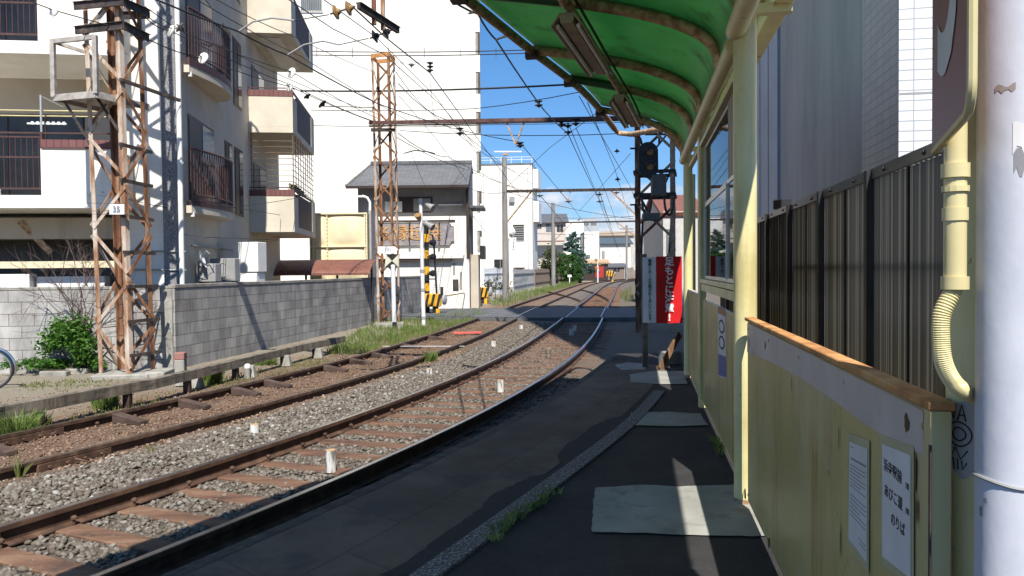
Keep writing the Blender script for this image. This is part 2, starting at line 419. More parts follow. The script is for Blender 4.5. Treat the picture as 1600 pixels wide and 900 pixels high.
m_signboard = M("faded signboard", [(0.25, (.34, .31, .31)), (0.5, (.22, .20, .215)), (0.75, (.46, .43, .44))], scale=1.2, rough=.7)
m_blueawn = M("pale blue awning cloth", (.42, .50, .60), rough=.7)
m_shutter = brick("white shutter slats", (.72, .71, .68), (.76, .75, .72), (.38, .37, .36), 6.0, .09, .008, rough=.6)
m_tank = M("cream tank panel", [(0.3, (.66, .58, .38)), (0.7, (.76, .69, .50))], scale=2, rough=.55)
m_awnbrown = M("brown corrugated roof", [(0.3, (.15, .06, .045)), (0.7, (.22, .095, .07))], scale=4, rough=.6)
m_plaster = M("stained grey plaster", [(0.3, (.30, .295, .30)), (0.5, (.38, .37, .375)), (0.75, (.45, .44, .44))], scale=1.4, rough=.9, stretch=(1, 1, .25), nrough=.7)
m_bluegrey = M("blue grey cladding", (.22, .27, .36), scale=2, rough=.5)
m_tile_lit = brick("small glazed tiles sunlit copy", (.62, .63, .66), (.76, .77, .79), (.36, .37, .39), .19, .085, .006, rough=.35, offset=0.0)  # copy for the sunlit front; same tile as on the shaded side
m_tile_shaded = brick("small glazed tiles shaded copy", (.23, .225, .24), (.28, .275, .29), (.15, .15, .16), .19, .085, .006, rough=.45, offset=0.0)  # same tile again, its colour darkened for the shaded side face
def fence_mat():
    m = brick("smoked ribbed sheet", (.058, .054, .048), (.080, .074, .065), (.19, .178, .155), .031, 9.0, .0042, rough=.28, bump=.25)  # pale lines in the colour stand for light catching the ribs
    t = m.node_tree; n = t.nodes; p = n["Principled BSDF"]; out = n["Material Output"]
    tl = n.new("ShaderNodeBsdfTranslucent"); mix = n.new("ShaderNodeMixShader"); mix.inputs[0].default_value = .30
    g = n.new("ShaderNodeMix"); g.data_type = 'RGBA'; g.blend_type = 'MULTIPLY'; g.inputs[0].default_value = 1; g.inputs[7].default_value = (2.6, 2.4, 2.0, 1)
    t.links.new(p.inputs["Base Color"].links[0].from_socket, g.inputs[6]); t.links.new(g.outputs[2], tl.inputs[0])
    t.links.new(p.outputs[0], mix.inputs[1]); t.links.new(tl.outputs[0], mix.inputs[2]); t.links.new(mix.outputs[0], out.inputs[0])
    return m
m_fencesheet = fence_mat()
m_tyre = M("black rubber", (.015, .015, .016), rough=.7)
m_chrome = M("chrome", (.60, .60, .62), rough=.2, metal=1)
m_bark = M("bark", [(0.3, (.05, .035, .028)), (0.7, (.12, .09, .07))], scale=10, rough=.9)
m_redplank = M("faded red plank", (.62, .11, .09), rough=.7)
m_steelwhite = M("white painted steel", [(0.3, (.55, .58, .62)), (0.7, (.74, .76, .79))], scale=3, rough=.5)
m_stakewhite = M("peeling white stake", [(0.38, (.17, .155, .14)), (0.47, (.55, .54, .52)), (0.75, (.66, .655, .64))], scale=18, rough=.85, stretch=(1, 1, .15))
m_stakewood = M("cut stake end", (.42, .27, .15), rough=.9)
m_poleconc = M("concrete pole", [(0.3, (.17, .165, .16)), (0.7, (.27, .26, .25))], scale=2, rough=.9, stretch=(1, 1, .3))
m_pvc = M("aged cream pvc", [(0.3, (.50, .43, .21)), (0.7, (.62, .55, .31))], scale=6, rough=.4)
def leafmat(name, a, b, c, tr=0.35):
    m = M(name, [(0.3, a), (0.5, b), (0.7, c)], scale=9, rough=.55, detail=2)
    t = m.node_tree; n = t.nodes; p = n["Principled BSDF"]; out = n["Material Output"]
    tl = n.new("ShaderNodeBsdfTranslucent"); mix = n.new("ShaderNodeMixShader"); mix.inputs[0].default_value = tr
    t.links.new(p.inputs["Base Color"].links[0].from_socket, tl.inputs[0])
    t.links.new(p.outputs[0], mix.inputs[1]); t.links.new(tl.outputs[0], mix.inputs[2]); t.links.new(mix.outputs[0], out.inputs[0])
    return m
m_leaf = leafmat("bush leaves", (.028, .085, .012), (.065, .17, .02), (.13, .26, .04))
m_leaf_tree = leafmat("tree leaves", (.02, .06, .012), (.045, .13, .02), (.09, .20, .035))
m_leaf_blue = leafmat("conifer needles", (.03, .07, .058), (.075, .15, .12), (.14, .23, .18))
m_leaf_olive = leafmat("olive brown leaves", (.04, .05, .02), (.08, .10, .035), (.13, .14, .06))
m_grass = leafmat("grass blades", (.08, .135, .03), (.16, .23, .055), (.28, .33, .12))
m_grass_dry = leafmat("dry grass blades", (.10, .13, .035), (.18, .21, .06), (.30, .28, .13))

spots(m_panel, (.30, .19, .07), 5, .54, .68, (1, 1, .10), .8)
spots(m_panel, (.20, .085, .03), 26, .635, .68, (1, 1, .5), .9, seed=3)
spots(m_panel, (.50, .46, .30), 2.2, .52, .62, (1, 1, .7), .5, seed=9)
spots(m_yellow, (.32, .17, .06), 22, .66, .70, (1, 1, .6), .9)
spots(m_yellow, (.44, .36, .17), 6, .56, .68, (1, 1, .12), .6, seed=4)
spots(m_greypole, (.36, .32, .30), 34, .68, .71, (1, 1, .7), .5)
spots(m_greypole, (.40, .42, .48), 3.5, .5, .62, (1, 1, .5), .7, seed=2)
spots(m_green, (.05, .12, .05), 2.6, .54, .72, (1, 1, 1), .75)
spots(m_green, (.09, .10, .06), 9, .66, .72, (1, 1, 1), .6, seed=5)
spots(m_asphalt, (.016, .016, .019), 1.6, .55, .66, (1, 1, 1), .75)
spots(m_asphalt, (.13, .13, .13), 95, .64, .68, (1, 1, 1), .8, detail=2)
spots(m_asphalt_d, (.12, .12, .125), 100, .65, .69, (1, 1, 1), .8, detail=2)
spots(m_paving, (.05, .045, .043), 1.7, .52, .62, (1, 1, 1), .7)
spots(m_patch, (.14, .145, .135), 4, .56, .68, (1, 1, 1), .7)
spots(m_patch, (.07, .07, .075), 16, .68, .70, (1, 1, 1), .9, seed=2)
spots(m_tie, (.05, .032, .026), 4, .53, .64, (1, 1, 1), .75)
spots(m_tie, (.20, .16, .13), 30, .64, .70, (1, 1, 1), .7, seed=6)
spots(m_white, (.58, .54, .47), 1.3, .60, .78, (1, 1, .08), .5)
spots(m_cream, (.40, .35, .27), 1.6, .56, .74, (1, 1, .07), .55)
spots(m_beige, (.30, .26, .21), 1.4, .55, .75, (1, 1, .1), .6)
spots(m_concrete, (.12, .115, .10), 2.5, .55, .7, (1, 1, .4), .7)
spots(m_lilac, (.22, .10, .05), 16, .66, .70, (1, 1, .35), .95)
spots(m_plaster, (.25, .245, .25), .8, .52, .7, (1, 1, .15), .6)
spots(m_pvc, (.42, .33, .17), 7, .6, .72, (1, 1, .5), .7)
spots(m_yellow_pipe, (.24, .14, .06), 10, .62, .70, (1, 1, 1), .8)
spots(m_block, (.13, .13, .135), 1.1, .52, .70, (1, 1, .22), .65)

spots(m_wood, (.05, .042, .035), 6, .54, .62, (.3, .3, 3), .8)
m_floorshade = M("painted ground floor shade", [(0.3, (.05, .042, .036)), (0.7, (.13, .115, .10))], scale=1.2, rough=.8)  # dark tone stands for the shade under the balconies
m_boxgreen = M("grey green box paint", [(0.3, (.075, .08, .07)), (0.7, (.12, .125, .11))], scale=5, rough=.6)
# ---------------------------------------------------------------- curves of the two tracks
ZR = -0.34
def smooth_curve(pts, step=0.3, sig=1.6):
    P = np.array([(p[0], p[1]) for p in pts], float)
    d = np.concatenate([[0], np.cumsum(np.hypot(*np.diff(P, axis=0).T))])
    s = np.arange(0, d[-1], step)
    X = np.interp(s, d, P[:, 0]); Y = np.interp(s, d, P[:, 1])
    for it in range(2):
        out = []
        for A in (X, Y):
            r = np.empty_like(A)
            for i in range(len(A)):
                sg = sig * (1 + 0.05 * max(0, Y[i] - 10))
                h = min(int(3 * sg / step), i, len(A) - 1 - i)
                if h < 1: r[i] = A[i]; continue
                k = np.arange(-h, h + 1); w = np.exp(-.5 * (k * step / sg) ** 2)
                r[i] = (A[i - h:i + h + 1] * w).sum() / w.sum()
            out.append(r)
        X, Y = out
    return np.stack([X, Y], 1)
def off(cv, s):
    t = np.gradient(cv, axis=0); t /= np.linalg.norm(t, axis=1)[:, None]
    return cv + np.stack([t[:, 1], -t[:, 0]], 1) * s
def at_y(cv, y): return float(np.interp(y, cv[:, 1], cv[:, 0]))
def cut(cv, y0, y1): return cv[(cv[:, 1] >= y0) & (cv[:, 1] <= y1)]
def p3(cv, z): return [V((a, b, z)) for a, b in cv]

pxA = [(174, 899), (320, 841), (420, 799), (640, 705), (800, 625), (886, 570), (914, 546), (936, 514), (948, 484), (957.5, 466), (961.5, 457), (965, 447), (971, 441), (986, 437)]
A_ = [Z(x, y, ZR) for x, y in pxA]
head = [(-8.6, -5.5), (-5.4, -.6), (-3.9, 1.9)]
tail = [(32, 150), (52, 185), (110, 240)]
cA = smooth_curve(head + [(p.x - .03, p.y) for p in A_] + tail)
pxC = [(0, 736), (168, 694), (320, 658), (480, 614), (620, 575), (680, 552), (766, 520), (792, 504), (862, 470), (906, 453)]
C_ = [Z(x, y, ZR) for x, y in pxC]
cC = smooth_curve([(-11.5, -5.0), (-8.6, .5), (-6.2, 4.2)] + [(p.x - .03, p.y) for p in C_] + [(at_y(cA, 80) - 3.5, 80), (at_y(cA, 102) - 3.6, 102), (15.6, 126), (26.5, 151), (47, 187), (104, 242)])
cB, cD = off(cA, -1.5), off(cC, -1.5)
m_nearc, m_farc = off(cA, -.75), off(cC, -.75)

# ---------------------------------------------------------------- ground
setting(MB().obox((-700, -200, -1.62), (1400, 0, 0), (0, 1500, 0), (0, 0, 1)).build("ground", M("distant ground", [(0.3, (.16, .15, .13)), (0.7, (.22, .205, .18))], scale=.2)))
S_COLS = np.concatenate([np.arange(-40, -12, 4.0), np.arange(-12, -6.5, .5), np.arange(-6.5, 1.6, .14), np.arange(1.6, 4, .4), np.arange(4, 44, 4.0)])
rows_c = []
i = 0
while i < len(cA) - 1:
    if cA[i, 1] > 168: break
    rows_c.append(i); i += 1 if cA[i, 1] < 22 else (2 if cA[i, 1] < 50 else 6)
tan = np.gradient(cA, axis=0); tan /= np.linalg.norm(tan, axis=1)[:, None]
sep_c = np.array([np.min(np.hypot(*(cC - cA[i]).T)) for i in rows_c])
def ground_z(s, sepv=3.0):
    return float(np.interp(s, [-40, -9, -6.6, -5.6, -4.9, -3.1, -2.4, -1.75, -1.4, -.1, .25, .9, 2, 40], [-.45, -.45, -.43, -.49, -.475, -.475, -.44, -.475, -.515, -.515, -.5, -.5, -.44, -.44]))
rows, uvs = [], []
for k, i in enumerate(rows_c):
    r = []
    for s in S_COLS:
        sc_ = s * sep_c[k] / 3.0 if s < -1.6 else s
        lim = s
        n_ = V((tan[i, 1], -tan[i, 0], 0))
        p = V((cA[i, 0], cA[i, 1], 0)) + n_ * float(sc_)
        p.z = ground_z(s) + random.uniform(-.012, .012) * (1 if cA[i, 1] < 30 else 0)
        r.append(p); uvs.append((float(s), float(i) * .3))
    rows.append(r)
def trackbed_mat():
    m = bpy.data.materials.new("track bed soil"); m.use_nodes = True
    t = m.node_tree; n = t.nodes; p = n["Principled BSDF"]; p.inputs["Roughness"].default_value = .95
    uv = n.new("ShaderNodeTexCoord"); sp = n.new("ShaderNodeSeparateXYZ"); t.links.new(uv.outputs["UV"], sp.inputs[0])
    geo = n.new("ShaderNodeNewGeometry")
    n1 = n.new("ShaderNodeTexNoise"); n1.inputs["Scale"].default_value = 1.3; n1.inputs["Detail"].default_value = 6
    t.links.new(geo.outputs["Position"], n1.inputs["Vector"])
    w = n.new("ShaderNodeMath"); w.operation = 'MULTIPLY_ADD'; w.inputs[1].default_value = 1.1; w.inputs[2].default_value = -.55
    t.links.new(n1.outputs[0], w.inputs[0])
    sm = n.new("ShaderNodeMath"); sm.operation = 'ADD'; t.links.new(sp.outputs[0], sm.inputs[0]); t.links.new(w.outputs[0], sm.inputs[1])
    mrg = n.new("ShaderNodeMapRange"); mrg.inputs[1].default_value = -9; mrg.inputs[2].default_value = 1
    t.links.new(sm.outputs[0], mrg.inputs[0])
    ra = n.new("ShaderNodeValToRGB"); e = ra.color_ramp.elements
    st = [(-8.5, (.25, .22, .17)), (-6.3, (.24, .205, .155)), (-5.5, (.20, .14, .095)), (-4.9, (.16, .10, .066)), (-3.4, (.165, .105, .070)), (-2.9, (.155, .115, .086)), (-2.5, (.135, .115, .095)), (-1.6, (.125, .102, .082)), (-.3, (.125, .102, .082))]
    while len(e) < len(st): e.new(.5)
    for el, (s_, c_) in zip(e, st): el.position = (s_ + 9) / 10; el.color = (*c_, 1)
    t.links.new(mrg.outputs[0], ra.inputs[0])
    n2 = n.new("ShaderNodeTexNoise"); n2.inputs["Scale"].default_value = 34; n2.inputs["Detail"].default_value = 7; n2.inputs["Roughness"].default_value = .75
    t.links.new(geo.outputs["Position"], n2.inputs["Vector"])
    r2 = n.new("ShaderNodeMapRange"); r2.inputs[1].default_value = .3; r2.inputs[2].default_value = .7; r2.inputs[3].default_value = .45; r2.inputs[4].default_value = 1.5
    t.links.new(n2.outputs[0], r2.inputs[0])
    mi = n.new("ShaderNodeMix"); mi.data_type = 'RGBA'; mi.blend_type = 'MULTIPLY'; mi.inputs[0].default_value = 1
    t.links.new(ra.outputs[0], mi.inputs[6]); t.links.new(r2.outputs[0], mi.inputs[7]); t.links.new(mi.outputs[2], p.inputs["Base Color"])
    bp = n.new("ShaderNodeBump"); bp.inputs["Strength"].default_value = 1; bp.inputs["Distance"].default_value = .03
    t.links.new(n2.outputs[0], bp.inputs["Height"]); t.links.new(bp.outputs[0], p.inputs["Normal"])
    return m
tb = MB().grid(rows)
setting(tb.build("track_bed_ground", trackbed_mat(), uv=uvs, smooth=True))

# crossing road
rdL = [Z(560, 500, -.45), Z(560, 484, -.45)]
road = MB()
y0a, y1a = 29.3, 36.6
xs = np.linspace(-16, 22, 40)
ztop = lambda x, y: ZR + .006 if -4.6 < x < 5.2 else ZR + .006 - min(.1, .03 * min(abs(x + 4.6), abs(x - 5.2)))
gr = [[V((x, y - .10 * (x - 1), ztop(x, y))) for x in xs] for y in np.linspace(y0a, y1a, 9)]
road.grid(gr)
road.add([p - V((0, 0, .3)) for p in gr[0]] + list(gr[0]), [(k, k + 1, len(xs) + k + 1, len(xs) + k) for k in range(len(xs) - 1)])
setting(road.build("crossing_road", M("crossing asphalt", [(0.3, (.075, .078, .085)), (0.7, (.125, .127, .135))], scale=2, rough=.9, bump=.3, bscale=90)))

# ---------------------------------------------------------------- rails
def rail(cv, label, group, y0=-6, y1=215, top=m_railtop, band=.05):
    path = p3(cut(cv, y0, y1), ZR)
    hw, fw, ww = .037, .062, .0065
    prof = [(-hw, 0), (-hw, -.036), (-ww, -.045), (-ww, -.128), (-fw, -.144), (-fw, -.155), (fw, -.155), (fw, -.144), (ww, -.128), (ww, -.045), (hw, -.036), (hw, 0)]
    o = thing("rail", label, "rail", (path[0].x, path[0].y, ZR), group)
    MB().sweep(path, prof).build("rail_profile", m_rail, o)
    MB().sweep([p + V((0, 0, .0015)) for p in path], [(-band / 2, 0), (band / 2, 0)], close=False).build("running_band", top, o)
    return o
rA = rail(cA, "polished outer rail of the near track beside the platform edge", "rails")
rB = rail(cB, "thick rusty inner rail of the near track with bolts along its web", "rails", top=m_railtop)
rC = rail(cC, "rusty rail of the far track nearest the gravel strip", "rails", top=m_railtop_dull)
rD = rail(cD, "rusty rail of the far track nearest the block wall", "rails", top=m_railtop_dull)
def hdg(cv, y):
    i = int(np.argmin(np.abs(cv[:, 1] - y))); j = min(i + 1, len(cv) - 1)
    t = V((cv[j, 0] - cv[i, 0], cv[j, 1] - cv[i, 1], 0)).normalized(); return V((cv[i, 0], cv[i, 1], 0)), t
def joint(parent, cv, y, side):
    p, t = hdg(cv, y); s = V((t.y, -t.x, 0)) * side
    f = MB().obox(p + s * .010 - t * .42 + V((0, 0, ZR - .132)), t * .84, s * .028, V((0, 0, .088))).build("fishplate", m_rail, parent, bevel=.006)
    for k in (-.3, -.1, .1, .3):
        q = p + t * k + s * .038 + V((0, 0, ZR - .09))
        MB().cyl(q, q + s * .03, .02, n=6).build("bolt", m_rail, f)
joint(rB, cB, 5.25, 1); joint(rC, cC, 8.0, 1); joint(rD, cD, 9.05, 1)
# cable loop bridging the joint of the far track
pj, tj = hdg(cC, 8.2); sj = V((tj.y, -tj.x, 0))
bond = [pj + tj * (a - .35) + sj * (.07 + .10 * math.sin(a * 9)) + V((0, 0, ZR - .06 - .08 * abs(math.sin(a * 7)))) for a in np.linspace(0, .75, 22)]
tag(MB().tube(bond, .014, 6).build("bond_cable", m_rail, smooth=True), "looped rusty bond cable at the joint of the far track", "cable")

# scissors crossover beyond the road
for (a, b, lab) in (((838, 452), (907, 469), "left rail of the crossover beyond the road"), ((907, 452), (951, 468), "right rail of the crossover beyond the road")):
    p, q = Z(a[0], a[1], ZR), Z(b[0], b[1], ZR)
    pts = [p.lerp(q, k / 14) + V((.35 * math.sin(math.pi * k / 14), 0, 0)) for k in range(15)]
    o = thing("crossover_rail", lab, "rail", tuple(pts[0]), "crossover rails")
    MB().sweep(pts, [(-.034, .004), (-.034, -.03), (-.06, -.15), (.06, -.15), (.034, -.03), (.034, .004)]).build("rail_profile", m_rail, o)
# pale check rails in the road
for cv, s, lab in ((cA, -.085, "bright check rail inset in the crossing road beside the outer near rail"), (cB, .085, "bright check rail inset in the crossing road beside the inner near rail"), (cC, -.085, "bright check rail inset in the crossing road inside the far track"), (cD, .085, "bright check rail inset in the crossing road nearest the shuttered house")):
    pth = p3(cut(off(cv, s), 29.2, 37.6), ZR + .012)
    tag(MB().sweep(pth, [(-.02, 0), (-.02, -.1), (.02, -.1), (.02, 0)]).build("check_rail", m_railtop, smooth=False), lab, "rail", "check rails in the road")

# ---------------------------------------------------------------- sleepers
def arc_positions(cv, y0, y1, step):
    seg = cut(cv, y0, y1); d = np.concatenate([[0], np.cumsum(np.hypot(*np.diff(seg, axis=0).T))])
    out = []
    for s in np.arange(0, d[-1], step):
        k = min(int(np.searchsorted(d, s)), len(seg) - 2)
        t = V((*(seg[k + 1] - seg[k]), 0)).normalized(); out.append((V((np.interp(s, d, seg[:, 0]), np.interp(s, d, seg[:, 1]), 0)), t))
    return out
def make_sleeper(mat, label, group, spikes=True):
    o = thing("sleeper", label, "sleeper", (0, 0, 0), group)
    MB().box((0, 0, -.07), (2.45, .205, .14)).build("beam", mat, o, bevel=.008)
    if spikes:
        for x in (-.66, .66):                       # gauge side spikes; x = across the track
            MB().lathe((x, .045, .0), [(.012, 0), (.012, .045), (.026, .05), (.026, .066), (.014, .078)], 8).build("spike", m_rail, o)
    return o
proto = make_sleeper(m_tie, "rust brown wooden sleeper bedded in gravel under the near track", "sleepers under the near track")
tie_pos = []
for k, (p, t) in enumerate(arc_positions(m_nearc, 1.5, 29.0, .56)):
    z = -.492 + random.uniform(-.006, .006); rz = math.atan2(t.y, t.x) - math.pi / 2 + random.uniform(-.02, .02)
    loc = (p.x + random.uniform(-.03, .03), p.y, z)
    tie_pos.append((loc[0], loc[1], rz))
    if k == 0: proto.location = loc; proto.rotation_euler = (0, 0, rz)
    else: dup(proto, loc, rz)
proto2 = make_sleeper(m_tie_dark, "dark sleeper half buried in rusty soil under the far track", "sleepers under the far track")
tie2 = []
for k, (p, t) in enumerate(arc_positions(m_farc, 5.4, 29.0, .62)):
    z = -.481 + random.uniform(-.012, .006); rz = math.atan2(t.y, t.x) - math.pi / 2 + random.uniform(-.03, .03)
    tie2.append((p, t))
    if k == 0: proto2.location = (p.x, p.y, z); proto2.rotation_euler = (0, 0, rz)
    else: dup(proto2, (p.x, p.y, z), rz)
proto3 = make_sleeper(m_tie, "small sleeper under the tracks beyond the crossing road", "sleepers beyond the road", False)
first = True
for cvm in (m_nearc, m_farc):
    for (p, t) in arc_positions(cvm, 38.2, 84, .62):
        rz = math.atan2(t.y, t.x) - math.pi / 2
        if first: proto3.location = (p.x, p.y, -.487); proto3.rotation_euler = (0, 0, rz); first = False
        else: dup(proto3, (p.x, p.y, -.487), rz)
# wedge blocks bracing the inner side of the far rail
wed = None
for k, (px, py) in enumerate([(40, 700), (235, 655), (338, 630), (403, 613), (460, 600), (513, 579), (560, 566), (603, 556), (650, 543), (690, 529)]):
    q = Z(px, py, -.44); p, t = hdg(cD, q.y); s = V((t.y, -t.x, 0)); rz = math.atan2(t.y, t.x) - math.pi / 2
    c = p + s * .30
    if wed is None:
        wed = MB().prism([(-.24, -.07, -.03), (.24, -.07, -.03), (.24, -.07, .02), (-.24, -.07, .10)], (0, .14, 0)).build("rail_brace", m_tie_dark, bevel=.006)
        tag(wed, "dark wedge shaped wooden block against the far rail", "wedge block", "wedge blocks along the far rail")
        wed["_o"] = (0, 0, 0); o = wed
    else: o = wed.copy(); C.objects.link(o)
    o.location = (c.x, c.y, -.44); o.rotation_euler = (0, 0, rz)

# ---------------------------------------------------------------- loose stones
def stones(name, zones, mat, label=None):
    ico = [(0, 0, -1), (.723, -.526, -.447), (-.276, -.851, -.447), (-.894, 0, -.447), (-.276, .851, -.447), (.723, .526, -.447), (.276, -.851, .447), (-.723, -.526, .447), (-.723, .526, .447), (.276, .851, .447), (.894, 0, .447), (0, 0, 1)]
    icf = [(0, 1, 2), (1, 0, 5), (0, 2, 3), (0, 3, 4), (0, 4, 5), (1, 5, 10), (2, 1, 6), (3, 2, 7), (4, 3, 8), (5, 4, 9), (1, 10, 6), (2, 6, 7), (3, 7, 8), (4, 8, 9), (5, 9, 10), (6, 10, 11), (7, 6, 11), (8, 7, 11), (9, 8, 11), (10, 9, 11)]
    base = np.array(ico); cs, rs, cols = [], [], []
    dl = np.concatenate([[0], np.cumsum(np.hypot(*np.diff(cA, axis=0).T))])
    tn = tan
    for (s0, s1, y0, y1, dens, r0, r1, c0, c1, ties) in zones:
        ia, ib = int(np.argmin(np.abs(cA[:, 1] - y0))), int(np.argmin(np.abs(cA[:, 1] - y1)))
        N = int(dens * (s1 - s0) * (dl[ib] - dl[ia]))
        ss = rng.uniform(s0, s1, N); tt = dl[ia] + (dl[ib] - dl[ia]) * rng.random(N) ** 1.35
        x = np.interp(tt, dl, cA[:, 0]); y = np.interp(tt, dl, cA[:, 1]); nx = np.interp(tt, dl, tn[:, 1]); ny = np.interp(tt, dl, -tn[:, 0])
        sp_ = np.interp(y, cA[rows_c, 1], sep_c); se = np.where(ss < -1.6, ss * sp_ / 3.0, ss)
        X, Y = x + nx * se, y + ny * se
        r = r0 + (r1 - r0) * rng.random(N) ** 1.6
        zz = np.array([ground_z(v) for v in ss]) + r * rng.uniform(.1, .6, N)
        keep = np.ones(N, bool)
        if ties:
            for (tx, ty, rz) in tie_pos:
                dx, dy = X - tx, Y - ty
                u = -dx * math.sin(rz) + dy * math.cos(rz)
                v_ = dx * math.cos(rz) + dy * math.sin(rz)
                onit = (np.abs(u) < .11) & (np.abs(v_) < 1.25)
                keep &= ~(onit & (rng.random(N) > .03))
        for kk in np.nonzero(keep)[0]:
            cs.append((X[kk], Y[kk], zz[kk])); rs.append(r[kk]); cols.append(c0 + (c1 - c0) * rng.random())
    cs, rs, cols = np.array(cs), np.array(rs), np.array(cols); n = len(cs)
    sh = base[None] * (1 + rng.uniform(-.28, .28, (n, 12, 1)))
    sh = sh * rng.uniform(.65, 1.25, (n, 1, 3)) * np.array([1, 1, .72]) * rs[:, None, None]
    a = rng.uniform(0, 6.28, n); ca, sa = np.cos(a)[:, None], np.sin(a)[:, None]
    vx, vy = sh[:, :, 0] * ca - sh[:, :, 1] * sa, sh[:, :, 0] * sa + sh[:, :, 1] * ca
    vv = np.stack([vx, vy, sh[:, :, 2] + vx * rng.uniform(-.4, .4, (n, 1))], 2) + cs[:, None, :]
    ff = (np.array(icf)[None] + (np.arange(n) * 12)[:, None, None]).reshape(-1, 3)
    me = bpy.data.meshes.new(name)
    me.vertices.add(n * 12); me.vertices.foreach_set("co", vv.reshape(-1).astype(np.float32))
    me.loops.add(len(ff) * 3); me.loops.foreach_set("vertex_index", ff.reshape(-1).astype(np.int32))
    me.polygons.add(len(ff)); me.polygons.foreach_set("loop_start", (np.arange(len(ff)) * 3).astype(np.int32))
    me.update(calc_edges=True); me.validate()
    at = me.attributes.new("shade", 'FLOAT', 'POINT'); at.data.foreach_set("value", np.repeat(cols, 12).astype(np.float32))
    me.materials.append(mat)
    o = bpy.data.objects.new(name, me); C.objects.link(o); o["kind"] = "stuff"
    if label: o["label"] = label
    return o
def stonemat(name, stops):
    m = bpy.data.materials.new(name); m.use_nodes = True; t = m.node_tree; n = t.nodes; p = n["Principled BSDF"]; p.inputs["Roughness"].default_value = .88
    a = n.new("ShaderNodeAttribute"); a.attribute_name = "shade"
    ra = n.new("ShaderNodeValToRGB"); e = ra.color_ramp.elements
    while len(e) < len(stops): e.new(.5)
    for el, (s_, c_) in zip(e, stops): el.position = s_; el.color = (*c_, 1)
    g = n.new("ShaderNodeNewGeometry"); no = n.new("ShaderNodeTexNoise"); no.inputs["Scale"].default_value = 70; t.links.new(g.outputs["Position"], no.inputs["Vector"])
    r2 = n.new("ShaderNodeMapRange"); r2.inputs[1].default_value = .3; r2.inputs[2].default_value = .7; r2.inputs[3].default_value = .75; r2.inputs[4].default_value = 1.2; t.links.new(no.outputs[0], r2.inputs[0])
    mi = n.new("ShaderNodeMix"); mi.data_type = 'RGBA'; mi.blend_type = 'MULTIPLY'; mi.inputs[0].default_value = 1
    t.links.new(a.outputs["Fac"], ra.inputs[0]); t.links.new(ra.outputs[0], mi.inputs[6]); t.links.new(r2.outputs[0], mi.inputs[7]); t.links.new(mi.outputs[2], p.inputs["Base Color"])
    return m
sm_grey = stonemat("ballast stones", [(0, (.07, .05, .038)), (.35, (.125, .102, .080)), (.65, (.155, .136, .113)), (.93, (.20, .183, .16)), (1, (.36, .35, .33))])
sm_rust = stonemat("rust stained stones", [(0, (.09, .053, .034)), (.5, (.17, .108, .070)), (.85, (.23, .155, .108)), (1, (.31, .26, .21))])
stones("ballast_gravel", [(-2.75, -1.62, 3.5, 14, 620, .016, .036, .12, 1.0, False), (-2.6, -1.62, 14, 28, 230, .02, .04, .15, .9, False),
                          (-1.42, -.1, 3.0, 14, 560, .013, .032, .1, .95, True), (-1.42, -.1, 14, 28, 200, .018, .036, .05, .8, True), (.1, .8, 3, 15, 200, .015, .03, .0, .5, False)],
       sm_grey, "loose grey ballast stones between and beside the near rails")
stones("rusty_gravel", [(-4.45, -3.12, 5, 16, 420, .008, .024, 0, .9, False), (-3.0, -2.6, 4.5, 18, 330, .010, .026, .2, 1, False), (-5.5, -4.65, 6, 18, 200, .008, .022, 0, 1, False), (-4.45, -2.6, 16, 28, 130, .014, .028, 0, .9, False), (-7.2, -5.6, 9, 17, 60, .008, .024, .6, 1, False)],
       sm_rust, "small rust stained stones scattered over the far track")

# ---------------------------------------------------------------- platform
Pw1, Pw2 = Z(1165, 785, 0), Z(1073, 583, 0)
wd = V((Pw2.x - Pw1.x, Pw2.y - Pw1.y, 0)).normalized(); wr = V((wd.y, -wd.x, 0))
def wp(t, o=0.0, z=0.0): return V((Pw1.x, Pw1.y, 0)) + wd * t + wr * o + V((0, 0, z))
def wt(px, py=450, o=0.0):
    a, b = wp(0, o), wp(1, o); q = W(px, py, a, b); return (q - a).dot(wd), q.z
edge = off(cA, 1.12)
PE = cut(edge, -5.5, 13.6)
def right_pt(y, o=2.0, z=0.0):
    t = (y - wp(0, o).y) / wd.y; q = wp(t, o, z); return q
pl = MB()
rowsP = [[V((a, b, 0)), right_pt(b)] for a, b in PE]
pl.grid([[r[0], r[1]] for r in rowsP])
n0 = len(rowsP)
pl.add([r[0] for r in rowsP] + [r[0] - V((0, 0, .9)) for r in rowsP], [(k, k + 1, n0 + k + 1, n0 + k) for k in range(n0 - 1)])
e0, e1 = rowsP[-1]
pl.add([e0, e1, e1 + V((1.0, 4.2, -.46)), V((at_y(edge, 17.8) + .1, 17.8, -.46))], [(0, 1, 2, 3)])
setting(pl.build("platform", m_asphalt))
def strip(cv, s0, s1, z, y0, y1, name, mat, h=0.0):
    a, b = cut(off(cv, s0), y0, y1), off(cv, s1)
    i0 = int(np.argmin(np.abs(off(cv, s0)[:, 1] - y0))); n = len(a)
    mb = MB(); uv = []
    ra_, rb_ = [], []
    for k in range(n):
        ra_.append(V((a[k, 0], a[k, 1], z))); rb_.append(V((b[i0 + k, 0], b[i0 + k, 1], z)))
    for k in range(n): uv += [(k * .3, 0), (k * .3, s1 - s0)]
    mb.grid([[p, q] for p, q in zip(ra_, rb_)])
    if h:
        for R in (ra_, rb_):
            mb.add(R + [p - V((0, 0, h)) for p in R], [(k, k + 1, n + k + 1, n + k) for k in range(n - 1)]); uv += [(k * .3, 0) for k in range(n)] * 2
    return setting(mb.build(name, mat, uv=uv))
strip(cA, 1.12, 2.13, .004, -5.3, 12.4, "platform_paving", m_paving)
bl_px = [(640, 898), (700, 857), (780, 802), (818, 772), (856, 745), (893, 721), (931, 692), (969, 666), (994, 641), (1022, 609)]
